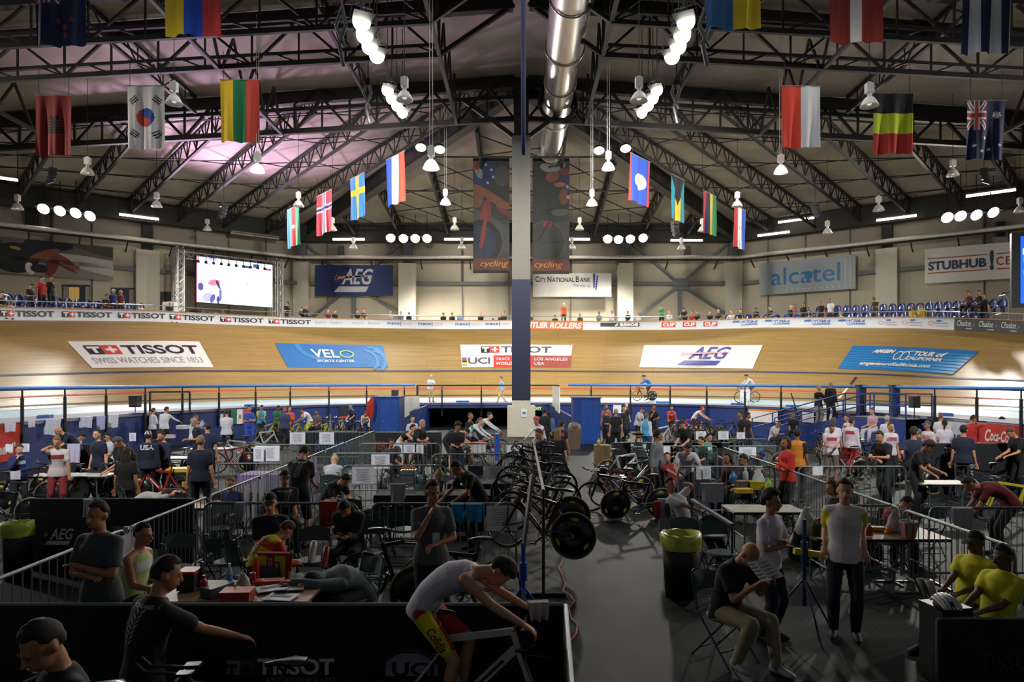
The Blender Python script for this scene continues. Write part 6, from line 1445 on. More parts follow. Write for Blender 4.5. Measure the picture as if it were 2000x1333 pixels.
# ------------------------------------------------------------ who is where
def back_text(s, key, w, z0, z1, col, axis=None):
 def deco(t, J, so, po_):
  n = -J['fw'][1]; uy = J['d'][1]; ux = n.cross(uy) * -1 if False else uy.cross(n)
  text_on(t, so, s, key, J['chest'] + J['d'][1] * ((z0 + z1) / 2), n, ux, uy, (-w / 2, -(z1 - z0) / 2, w / 2, (z1 - z0) / 2), col)
 return deco
def front_text(s, key, w, z0, z1, col):
 def deco(t, J, so, po_):
  n = J['fw'][1]; uy = J['d'][1]; text_on(t, so, s, key, J['chest'] + uy * ((z0 + z1) / 2), n, uy.cross(n), uy, (-w / 2, -(z1 - z0) / 2, w / 2, (z1 - z0) / 2), col)
 return deco
def fern(side=1):
 def deco(t, J, so, po_):
  n = -J['fw'][1] * side; uy = J['d'][1]; ux = uy.cross(n); me = so.data; bv = BVHTree.FromPolygons([v.co for v in me.vertices], [p.vertices for p in me.polygons]); m = MB()
  def fn(u, v):
   p = J['chest'] + ux * u + uy * v; h = bv.ray_cast(p + n * .5, -n); return (h[0] if h[0] is not None else p + n * .13) + n * .006
  for k in range(7):
   v = -.12 + .035 * k; poly(m, [(-.01 + .008 * k, v), (-.075 + .008 * k, v + .045), (-.02 + .008 * k, v + .022)], fn); poly(m, [(.0 + .008 * k, v), (.055 + .006 * k, v + .05), (.008 + .008 * k, v + .022)], fn)
  text(m, 'NEW ZEALAND', (-.12, .13, .12, .155), fn, .02); m.build('fern_print', M('#b8b8b4', .7), t)
 return deco
def espana(t, J, so, po_):
 n = -J['fw'][1]; uy = J['d'][1]; ux = uy.cross(n); me = so.data; bv = BVHTree.FromPolygons([v.co for v in me.vertices], [p.vertices for p in me.polygons])
 def fn(u, v, e=.006):
  p = J['chest'] + ux * u + uy * v; h = bv.ray_cast(p + n * .5, -n); return (h[0] if h[0] is not None else p + n * .13) + n * e
 m = MB()
 for k in range(6): rectp(m, (-.05, -.2 + .06 * k, .05, -.14 + .06 * k), fn, 0)
 text(m, 'ESPANA', (-.15, -.03, .17, .03), lambda u, v: fn(v, -u, .011), .02, mi=1); m.build('back_print', [M('#8a1a18', .7), M('#c9b9b0', .7)], t)
def cofidis(t, J, so, po_):
 k = 'R'; hp, kn = J['hip' + k], J['kn' + k]; d = (kn - hp).normalized(); n = Vector((-1, 0, .15)).normalized(); n = (n - d * n.dot(d)).normalized(); uy = n.cross(d)
 if uy.z < 0: uy = -uy
 text_on(t, po_, 'Cofidis', (.02, .1), hp.lerp(kn, .52), n, d, uy, (-.10, -.035, .10, .035), '#7a2018')
def badge(t, J, so, po_):
 n = J['fw'][1]; c = J['chest'] + n * .16 - J['d'][1] * .13 + J['lat'] * .02; m = MB(); m.box(c, (.08, .006, .12)); m.build('badge', M('#c9c9cc', .4), t)
 m = MB(); [m.cyl(c + Vector((0, 0, .06)), J['nb'] + J['lat'] * s * .07 + n * .02, .003, n=4) for s in (-1, 1)]; m.build('lanyard', M('#2a2c30'), t)
def sash(t, J, so, po_):
 n = J['fw'][1]; m = MB(); a = J['sh' + 'L'] - J['lat'] * .08 + n * .09; b = J['waist'] + n * .15 + J['lat'] * .02
 m.beam(a, b, .055, .012, 0, up=n); m.beam(a + n * .004 + J['lat'] * .012, b + n * .004 + J['lat'] * .012, .022, .014, 1, up=n); m.build('sash', [M('#c4c8cc', .7), M('#2a5fae', .7)], t)
def watch(t, J, so, po_):
 m = MB(); d = (J['wrR'] - J['elR']).normalized(); m.cyl(J['wrR'] - d * .03, J['wrR'] - d * .01, .031, n=12); m.build('wristwatch', M('#b8a464', .3, .6), t)
K, N = '#15171b', '#18203a'
def S(c, st='short'): return (st, c)
P('person in a grey polo and khaki shorts, arms crossed, at the left railing', 'cross', 190, 978, -42, S('#44474a'), ('short', '#8a8262'), ('short', '#2a2622'), 1, 1.02, hi=2, deco=watch)
P('seated athlete in a white and lime singlet at the left', 'sit', 283, 1020, 55, S('#a8b878', 'tank'), ('tight', '#1c1e20'), ('buzz', '#191410'), 1, hi=2, accent='#c9ccd0')
P('person in a black shirt with a small white fern, reaching right at bottom left', 'reach', 336, 1085, 118, S('#121315'), ('long', '#121315'), ('short', '#17120e'), 1, 1.03, hi=2, deco=fern(1), d=5.1)
P('dark figure in profile cut by the bottom left corner', 'look', 55, 1222, -75, S('#101214'), ('long', '#101214'), ('short', '#17120e'), 1, 1.0, hi=2, d=3.35)
P('seated person in a navy cap with a white and blue sash', 'sit', 527, 963, -5, S('#12151f'), ('long', '#14161a'), ('buzz', '#4a4440'), 0, 1.05, hi=2, cap=('cap', '#12151f'), deco=sash)
P('cyclist in a yellow and red skinsuit bending down beside the table', 'sitfwd', 572, 1022, 122, S('#d8c21f', 'skin'), ('tight', '#c8b81e'), ('thick', '#4a2c1a'), 0, .95, hi=2, sleeve='#c43a1c', accent='#c4341c', pants2='#8a1a18', deco=espana)
P('seated person in a dark hooded jacket holding a red shoe', 'sitlook', 668, 985, -18, ('hood', '#2a2c2c'), ('long', '#1c1f22'), ('short', '#17120e'), 1, 1.0, hi=2)
P('standing person in a grey t-shirt with a white badge, hand on chin', 'chin', 846, 938, 12, S('#55585a'), ('long', '#1f2838'), ('short', '#2a211c'), 1, 1.02, hi=2, deco=badge)
P('person in a grey hoodie slumped over the far end of the cluttered table', 'slump', 600, 1126, -60, ('hood', '#5a6468'), ('long', '#22262a'), ('thick', '#221a12'), 1, 1.0, hi=2)
P('cyclist in a white undershirt and yellow red shorts riding a white bicycle in front', 'spanish', 1008, 1110, 84, S('#b9b4c4', 'tank'), ('tight', '#a82418'), ('thick', '#2c2016'), 0, 1.0, hi=2, pants2='#d2cc20', deco=cofidis, shoe='#c9c9c6', zf=.14)
P('standing person in a white t-shirt with yellow sleeves by the snack table', 'hips', 1650, 935, 4, S('#cfc9cc'), ('long', '#1c2230'), ('short', '#1c1612'), 0, 1.02, hi=2, sleeve='#d0b81c')
P('standing person in a white t-shirt with dark curly hair, arms crossed, facing right', 'cross', 1508, 958, 62, S('#cbc4d4'), ('long', '#1c2434'), ('curly', '#14100e'), 1, .95, hi=2)
P('bald person in black shirt and khaki trousers reading on a folding chair', 'read', 1480, 1068, 52, S('#101214'), ('long', '#837a5c'), ('bald', '#5c4a3a'), 1, 1.02, hi=2, shoe='#7f8688')
P('reclining person in a yellow patterned shirt, nearer of two at the right', 'recline', 1955, 1062, -34, S('#c4bc1c'), ('long', '#1c2436'), ('buzz', '#14100e'), 3, 1.0, hi=2)
P('reclining person in a yellow patterned shirt, farther of two at the right', 'recline', 1902, 1036, -30, S('#c4bc1c'), ('long', '#1c2436'), ('cap', '#14100e'), 3, 1.0, hi=2)
P('standing person in a red jacket in profile, arms crossed', 'cross', 1535, 853, -55, ('long', '#c42a1c'), ('long', K), ('bob', '#3a2c24'), 1, 1.0, hi=1)
P('reclining person in a white t-shirt with an arm behind the head', 'sitback', 1308, 932, 62, S('#c9c9cc'), ('long', K), ('short', '#241a12'), 1, 1.02, hi=1)
P('blond person with a bun looking down at a table, black jacket', 'sitlook', 862, 923, 30, ('long', K), ('long', K), ('bun', '#a98e5c'), 4, .97, hi=1)
P('seated person in black with a white fern and a cap, behind the left pen fence', 'sit', 557, 918, 8, S('#16181a'), ('long', K), ('buzz', '#3a342e'), 0, 1.04, hi=1, cap=('cap', '#16181a'), deco=fern(-1))
P('standing person in a black fern shirt seen from behind, bending right', 'work', 598, 873, 160, S('#141618'), ('short', K), ('thick', '#1c140e'), 0, 1.04, hi=1, deco=fern(1))
P('blond person in a white top seen from behind at the pen table', 'sitlook', 655, 893, 170, S('#c4c4cc'), ('long', '#2c4a3a'), ('bun', '#c4b080'), 4, .97, hi=1)
P('dark haired person bending low in a black top and white shorts', 'sitfwd', 680, 930, 40, S('#16181c'), ('short', '#b4b8c4'), ('thick', '#17120e'), 0, 1.0, hi=1)
P('dark haired person leaning left over the bottles on the table', 'lean', 885, 903, -60, S('#15161c'), ('long', K), ('short', '#17120e'), 1, 1.0, hi=1)
P('cyclist in black with a cap doubled over on a trainer, fern on the side', 'droop', 917, 840, 78, S('#14161a', 'skin'), ('tight', '#14161a'), ('short', '#17120e'), 4, 1.05, hi=1, cap=('cap', '#14161a'), sleeve='#b98c6c')
P('curly haired person in black behind the doubled over cyclist', 'look', 896, 826, 10, S(K), ('long', K), ('curly', '#1c1510'), 1, 1.0)
P('cyclist in a white jersey with green and yellow bands riding upright', 'ride', 958, 806, 80, ('skin', '#c9ccd2'), ('tight', K), ('bun', '#3a2a1c'), 4, 1.0, hi=1, accent='#2c8a3c', zf=.12)
P('second cyclist in a white jersey just behind the green banded one', 'ride', 940, 816, 72, ('skin', '#c9ccd2'), ('tight', K), ('pony', '#6a4a2c'), 4, .97, hi=1, accent='#2c8a3c', zf=.12)
P('balding person in black standing in front of the tunnel', 'stand', 919, 806, 60, S(K), ('long', K), ('buzz', '#4a4038'), 1)
P('grey haired coach in black with lime trim left of the tunnel', 'folded', 827, 820, 55, S('#15171a'), ('long', K), ('short', '#8e8e8a'), 0, 1.02, hi=1)
P('athlete in white shorts and a black strap leaning over handlebars', 'ride', 808, 829, 76, ('crop', K), ('tight', '#c4c8cf'), ('short', '#2a1c14'), 4, .97, hi=1)
P('person with a bun and white shoulders behind the grey haired coach', 'stand', 806, 812, 20, S('#c4c6cc'), ('long', K), ('bun', '#241a14'), 4, .97)
P('seated person in grey with a lime bottle behind the fence', 'sit', 765, 857, 25, S('#3a3c3e'), ('long', K), ('short', '#17120e'), 1, .97, hi=1)
P('person in a white vest kneeling against the left blue cabinet', 'kneel', 714, 805, 5, ('tank', '#b8b4b0'), ('short', K), ('bob', '#3a2a1c'), 0, 1.0)
P('person in a navy shirt working on bicycles beside the blue cabinet', 'work', 683, 793, -30, S('#16213c'), ('long', K), ('short', '#7a6a54'), 0)
P('person in a white t-shirt leaning left over the yellow bicycles', 'lean', 585, 798, -75, S('#c9c9cc'), ('short', '#c4c04a'), ('bun', '#1c1510'), 1)
P('person in an orange red jacket at the blue wall', 'cross', 566, 795, 15, ('long', '#d84a32'), ('long', K), ('bob', '#8a6a4a'), 0, .96)
P('person in a green t-shirt at the blue wall', 'look', 545, 793, 20, S('#2a7a4c'), ('long', K), ('short', '#17120e'), 2)
P('person in a slate blue shirt behind the green one', 'stand', 556, 795, 0, S('#3c4c6a'), ('long', K), ('short', '#9a3a34'), 1)
P('person in a light blue t-shirt with yellow sleeves reading a sheet', 'look', 512, 792, 8, S('#3fa3c4'), ('long', '#2a2c44'), ('short', '#2a1c14'), 0, 1.02, sleeve='#d4c84a')
P('person in a royal blue polo, arms crossed, next to the hung green white red flag', 'cross', 487, 793, 8, S('#2a52b4'), ('long', '#2a52b4'), ('short', '#2a1c14'), 0, 1.02)
P('person in a white t-shirt seen from behind before the hung green white red flag', 'sit', 443, 800, 172, S('#cfd0d6'), ('long', K), ('short', '#3a2a1c'), 0, d=24)
P('person in a white jacket on the left of two, back to the camera', 'cross', 300, 797, 120, ('long', '#d2d2d8'), ('long', K), ('short', '#4a3a2c'), 0)
P('person in a white jacket on the right of two, reaching to the right', 'reach', 327, 795, 150, ('long', '#d6d6dc'), ('long', K), ('short', '#3a2c22'), 0, 1.02)
P('person in a white vest behind the dark frame at the blue wall', 'stand', 373, 788, 160, ('tank', '#d2d2d2'), ('short', '#4a7aa4'), ('short', '#6a5a44'), 0)
P('person drinking in a white t-shirt near the blue wall', 'phone', 384, 808, 70, S('#d2d2d6'), ('long', K), ('buzz', '#3a2e26'), 1)
P('grey haired person in a dark blue t-shirt looking at a phone', 'look', 375, 818, -72, S('#141c30'), ('long', K), ('short', '#8e8e8c'), 0, 1.02, hi=1)
P('blond person in a navy t-shirt seen from behind, left pens', 'stand', 392, 850, 165, S('#161d30'), ('long', K), ('buzz', '#8a7050'), 0, 1.02, hi=1)
P('person in navy just right of the blond one, cap on head', 'turn', 404, 826, 170, S('#1a2440'), ('long', K), ('short', '#1c1510'), 0, hi=1, cap=('cap', '#26304a'))
P('person in a white cap and navy jacket with white letters on the back', 'stand', 290, 841, 165, ('long', '#161c30'), ('long', K), ('short', '#2a1c14'), 0, .98, hi=1, cap=('cap', '#b4b4c4'), deco=back_text('USA', (.03, 0), .30, .02, .14, '#c4c4c8'))
P('brown haired person leaning on an elbow beside the white cap', 'phone', 313, 842, -40, ('long', '#1a2036'), ('long', K), ('bun', '#2c1c12'), 0, .95)
P('young person in navy facing left with a round white shoulder patch', 'stand', 190, 838, -48, S('#141c30'), ('long', K), ('short', '#2a1c12'), 4, 1.0, hi=1)
P('grey haired person in black bending forward to the left', 'work', 222, 856, -62, S('#121315'), ('long', K), ('short', '#4a4844'), 0, 1.03, hi=1)
P('long haired person in dark clothes right of the bending black one', 'stand', 248, 872, 150, S('#17140f'), ('long', K), ('long', '#2a1c14'), 1, .92, hi=1)
P('person in a white t-shirt with a red print holding a phone to the ear', 'phone', 110, 853, -10, S('#c4b8b4'), ('long', '#7a2024'), ('bun', '#7a5c3c'), 0, .97, hi=1, accent='#8a2a30')
P('child in a navy and white jacket, hand at the mouth, far left', 'chin', 38, 868, 5, ('long', '#1c2a5c'), ('long', K), ('thick', '#4a3422'), 4, .86, hi=1, accent='#c4c4cc')
P('bald person in navy bent over toward the hung white towel', 'lean', 108, 834, -80, S('#152036'), ('long', '#1c2a4c'), ('bald', '#5a4a3a'), 0, 1.03, hi=1)
P('seated person bent over a table with a dark cap, centre left', 'sitlook', 168, 849, 60, S('#c4c4c8'), ('long', K), ('short', '#1c1510'), 0, .98)
P('person in dark clothes with a black cap behind the bending grey haired one', 'sit', 208, 845, -60, S('#c4c4ca'), ('long', K), ('short', '#17120e'), 0, .98, cap=('cap', '#14161a'))
P('light haired child behind the diagonal fence, blue shirt', 'sit', 449, 932, -30, S('#24356a'), ('long', K), ('short', '#7a5a3a'), 4, .9, hi=1)
P('person with a blue and white cap on backwards near the red bicycle', 'sit', 380, 826, 160, S('#1a2440'), ('long', K), ('short', '#1c1510'), 0, .98, cap=('cap', '#3a4466'))
P('person lying low with dark hair at the edge of the wooden table', 'slump', 334, 957, 100, S('#b8b0a4'), ('long', K), ('short', '#2a1c12'), 1, .95, hi=1)
P('person in a light denim jacket with long dark hair seen from behind', 'stand', 1073, 803, 175, ('long', '#4c6c8c'), ('long', K), ('long', '#17120e'), 1, .95)
P('dark clothed person just left of the denim jacket', 'stand', 1064, 798, 165, ('long', K), ('long', K), ('short', '#17120e'), 1)
P('cyclist in a white and red kit behind the denim jacket', 'rideup', 1046, 815, -40, ('skin', '#c8c4cc'), ('tight', K), ('helmet', '#a84a40'), 1, accent='#b42a34')
P('person in black with red straps beside the brown bin', 'stand', 1098, 822, 150, S(K), ('long', K), ('short', '#17120e'), 1, .93, accent='#a82a34')
P('balding person in a dark blue suit holding papers, facing left', 'folded', 1050, 838, -58, ('long', '#171e2e'), ('long', '#171e2e'), ('short', '#5a4434'), 0, 1.02, hi=1)
P('person with long wavy blond hair in black, back to the camera', 'stand', 1090, 836, 165, S(K), ('long', K), ('long', '#8a6e44'), 4, .96, hi=1)
P('dark navy shirted person with crossed arms right of the blue cabinet', 'cross', 1186, 797, 62, S('#161c2c'), ('long', K), ('short', '#4a3a2c'), 0)
P('person in black seen from behind with light hair next to the navy shirt', 'stand', 1203, 799, 175, S('#121316'), ('long', K), ('short', '#9a8464'), 0, 1.04)
P('person in a red topped outfit behind the navy shirt', 'stand', 1184, 790, 0, S('#b86a5a'), ('long', K), ('short', '#6a2a24'), 0)
P('blond person in black with a pony tail facing right', 'stand', 1219, 795, 70, S(K), ('long', K), ('pony', '#9a7444'), 4, .96)
P('taller blond person behind the one with the pony tail', 'stand', 1224, 788, 40, S(K), ('long', K), ('bun', '#a8824c'), 4, .98)
P('person in a white t-shirt leaning over a white bicycle near the wall', 'work', 1259, 797, 60, S('#c9c9cc'), ('long', K), ('short', '#4a3424'), 0)
P('person in a white and light blue jacket seated in front of the white t-shirt', 'stand', 1263, 807, 150, ('long', '#4aa0c4'), ('long', '#2a4a84'), ('short', '#6a5440'), 0, .97, sleeve='#d0d2d8')
P('person in a black polo with a hand on the chin by the blue wall', 'chin', 1277, 790, 25, S('#14161a'), ('long', K), ('short', '#2a1c14'), 1, 1.02)
P('cyclist in a red and white jersey facing the camera on rollers', 'rideup', 1312, 793, 6, ('skin', '#c4302a'), ('tight', K), ('buzz', '#4a342a'), 0, accent='#c9c4c4')
P('cyclist with red headphones in a white jersey leaning right', 'ride', 1373, 794, 76, ('skin', '#c9c4cc'), ('tight', '#2a1c1c'), ('short', '#b43a34'), 0, cap=('headset', '#b43a34'), sleeve='#c99a7a')
P('person in a dark polo with a green collar bending to the left', 'work', 1330, 823, -25, S('#14181a'), ('long', K), ('short', '#2a1c14'), 0, 1.04, hi=1)
P('person in a grey long sleeved top, dark curly hair, facing right', 'turn', 1287, 841, 58, ('long', '#6c7072'), ('long', '#3c4044'), ('curly', '#17120e'), 1, .97, hi=1)
P('person in a straw hat and a white shouldered dark shirt, back to the camera', 'sit', 1247, 845, 178, S('#16201c'), ('long', K), ('hat', '#6a5430'), 0, 1.0, hi=1, sleeve='#c4c8cc', deco=back_text('IRELAND', (.02, 0), .26, .03, .08, '#b4b8ba'))
P('person in red lying back with face up in front of the grey top', 'sitback', 1303, 884, 30, S('#7a1c1c'), ('long', K), ('short', '#17120e'), 0, .95, hi=1)
P('person in a white t-shirt leaning forward on the barrier', 'lean', 1346, 868, 6, S('#c0bcc4'), ('long', K), ('short', '#2a1c14'), 0, 1.0, hi=1)
P('person in dark green behind the leaning white t-shirt', 'sit', 1368, 853, -60, S('#1c3430'), ('long', K), ('short', '#1c1510'), 0, .98, hi=1)
P('person with a green white and orange flag over the shoulders', 'sit', 1386, 847, 60, ('long', '#2a8a5c'), ('long', K), ('short', '#1c1510'), 0, .98, hi=1, accent='#c9cccc')
P('person in a dark red hooded top seated behind the barrier', 'sit', 1420, 884, -50, ('hood', '#3c1418'), ('long', K), ('bob', '#17120e'), 1, .98, hi=1)
P('person in a black cap looking left behind the barrier', 'sit', 1450, 887, -60, S('#121418'), ('long', K), ('short', '#17120e'), 1, 1.0, hi=1, cap=('cap', '#14161a'))
P('person in a bright blue cap bending down near the diagonal fence', 'sitfwd', 1492, 884, 60, S('#1c2030'), ('long', K), ('short', '#17120e'), 1, 1.0, hi=1, cap=('cap', '#2447a8'))
P('person in a black shirt with an orange tiger striped back', 'stand', 1557, 837, 172, S('#c47a1c'), ('long', K), ('short', '#14100e'), 2, 1.0, hi=1, sleeve='#16181a', accent='#b06a18', cap=('cap', '#14161a'))
P('balding person in a white shirt with a dark strap, seated facing right', 'sitlook', 1524, 827, 45, S('#c9c9c6'), ('long', K), ('buzz', '#6a5442'), 0, 1.0)
P('dark haired person behind the ramp near the white boards', 'stand', 1446, 803, -60, S('#17191c'), ('long', K), ('short', '#17120e'), 1)
P('second dark person behind the ramp near the white boards', 'turn', 1462, 806, 60, S('#17191c'), ('long', K), ('short', '#17120e'), 1)
P('person in black crouching below the ramp', 'sit', 1549, 806, 0, S('#17191c'), ('long', K), ('short', '#6a4a3a'), 1, d=30)
P('person in a black polo and khaki trousers, arms crossed, on the ramp', 'cross', 1600, 753, 40, S('#14151a'), ('long', '#9a8c6c'), ('short', '#a08c70'), 0, 1.0, d=30.5)
P('person in a black suit with a white lanyard on the ramp', 'turn', 1624, 745, 20, ('long', '#14151a'), ('long', '#14151a'), ('short', '#b0a08a'), 0, 1.05, d=30.2)
P('white haired person in a light shirt leaning on the rail before the track', 'folded', 843, 733, 20, S('#c9d0dc'), ('long', '#9a8a68'), ('short', '#c9c9c4'), 0, 1.0, d=43.4, grp=None)
P('person in a light blue shirt walking on the apron left of the pillar', 'walk', 978, 736, -70, S('#7aa4cc'), ('long', '#a89870'), ('short', '#241a14'), 0, 1.0, d=43.8)
P('white t-shirt with two red letters, person standing, facing right', 'stand', 1740, 825, 35, S('#c9c4c8'), ('long', K), ('buzz', '#3a2a20'), 0, 1.0, hi=1, accent='#b86a70', deco=front_text('TISSOT', (.03, 0), .2, .03, .08, '#a83a44'))
P('person in black resting a forearm, left of the white red lettered shirt', 'folded', 1716, 842, -30, S('#121315'), ('long', K), ('short', '#2a1c14'), 0, 1.02, hi=1)
P('person in a slate navy t-shirt seen from behind, hands on hips', 'hips', 1785, 833, 165, S('#232b3c'), ('long', '#2a2c2c'), ('short', '#2a211c'), 0, 1.05, hi=1)
P('person with grey hair low behind the slate navy shirt', 'sit', 1795, 838, 180, S('#3a3c3a'), ('long', K), ('short', '#6a6a66'), 0, .95)
P('person in a white t-shirt with grey hair near the ramp foot', 'stand', 1733, 812, 160, S('#d0ccd4'), ('long', K), ('short', '#a4a49c'), 0)
P('athlete in a pink sports top sitting by the ramp', 'sit', 1702, 797, -35, ('crop', '#c49ac4'), ('long', '#c9c4cc'), ('bun', '#5a442c'), 4, .97, d=25)
P('person in a grey knitted cap and a striped jacket, facing left', 'stand', 1811, 822, -50, ('long', '#d0c4c8'), ('long', K), ('short', '#4a3a2c'), 1, .98, cap=('cap', '#4c5054'), accent='#c47a84')
P('person in a white t-shirt with a yellow edge behind the striped jacket', 'stand', 1838, 808, 160, S('#d0cccf'), ('long', K), ('buzz', '#7a4a34'), 0)
P('person in a white top with a black pony tail', 'stand', 1845, 820, 178, S('#d0c8d4'), ('long', '#2a3048'), ('pony', '#14100e'), 0, .95)
P('person in a red t-shirt talking on a phone at the right', 'phone', 1903, 811, 140, S('#b42a24'), ('long', K), ('short', '#2a1c14'), 1, 1.05)
P('person in a dark navy t-shirt with a white trouser stripe, back to camera', 'stand', 1882, 830, 172, S('#1a2034'), ('long', '#14161c'), ('short', '#17120e'), 0, 1.03, hi=1, pants2='#8a8c94')
P('face of a person peering over the black lettered fence at the right', 'sit', 1918, 832, -40, S('#3a1c1c'), ('long', K), ('short', '#17120e'), 0, .98)
P('dark haired person sitting low before the red banner', 'sit', 1957, 816, 0, S('#1a1c20'), ('long', K), ('curly', '#17120e'), 2, d=24)
P('person in black bending forward at the right edge', 'work', 1968, 838, -50, S('#121315'), ('long', K), ('short', '#4a3a2a'), 0, 1.03, hi=1)
P('curly haired person in black with a bare arm reaching right', 'work', 1822, 864, 64, S('#121315'), ('long', '#14161a'), ('curly', '#241810'), 1, .98, hi=1)
P('person in a dark red top stooping over the near right fence', 'bend', 1880, 935, -72, S('#6a1a1c'), ('long', K), ('short', '#17120e'), 1, 1.0, hi=1)
P('person in a dark red shirt slumped forward on a green chair', 'sitfwd', 1778, 972, 150, S('#7a1a1c'), ('long', K), ('short', '#17120e'), 1, 1.0, hi=1)
P('brown haired person with a yellow crest seated behind the snack table', 'sit', 1622, 938, -60, S('#15171a'), ('long', K), ('bob', '#4a3826'), 0, .97, hi=1)
P('person in a white and red jersey facing the camera among the bicycles', 'look', 1627, 828, 10, S('#cfc0c4'), ('short', '#5a5044'), ('short', '#3a2c28'), 0, 1.0, hi=1, accent='#b43a44')
P('person in a plain white t-shirt with short brown hair, back turned', 'stand', 1627, 816, 178, S('#d0ccd4'), ('long', K), ('short', '#5a4434'), 0, 1.03)
P('person in a white and red jacket facing left, left one of the pair', 'cross', 1654, 810, -62, ('long', '#cfc4c8'), ('long', '#a82a34'), ('bun', '#3a2a1c'), 0, .97, accent='#b42a34')
P('person in a white and red jacket seen from behind, right one of the pair', 'stand', 1664, 815, 150, ('long', '#d2c8cc'), ('long', '#a82a34'), ('short', '#3a2a20'), 0, 1.0, sleeve='#d2c8cc', accent='#b42a34')
P('seated cyclist in blue and white low behind the yellow bicycles', 'sit', 618, 800, -30, S('#6a5a5a'), ('long', K), ('short', '#2a1c14'), 1, d=31)
def on_track(px, w): s_ = s_rail(px); return surf(s_, w, 0)
TC = []
for lab, px, w, c, sl, hc, f_ in (('track cyclist in a blue jersey on a black disc wheeled bicycle', 1240, 2.6, '#2a6ab4', '#2a6ab4', '#1c2a3c', -84), ('track cyclist in a white long sleeved jersey on a spoked bicycle', 1412, 2.6, '#c9ccd2', '#c9ccd2', '#2a3c5c', -80)):
 q = on_track(px, w); P(lab, 'ride', px, 742, f_, ('skin', c), ('tight', '#3a4050'), ('helmet', hc), 0, 1.0, fix=q, sleeve=sl, hi=1); TC.append((q, f_))
def SP(x, y, c, hc='#2a1c14', lab='', pose='sit', sk=0, cap=None, off=.75, hair='short', f=0, top='short', acc=None):
 s_ = s_bar(x); p = bar(s_, 0, off + (.3 if pose == 'sit' else .1)); PEOPLE.append(dict(label=lab, pose=pose, x=x, y=y, f=f + math.degrees(math.atan2(plan(s_)[3], plan(s_)[2])) - 90, top=(top, c), bot=('long', '#1c2230'), hair=(hair, hc), skin=sk, sc=1.0, zf=0, hi=0, d=p.y, sleeve=None, shoe='#202224', accent=acc, cap=cap, fix=None, grp='spectators behind the outer barrier', deco=None, pants2=None, pov=None))
CB = ('cap', '#17191d'); L_ = 'spectator '
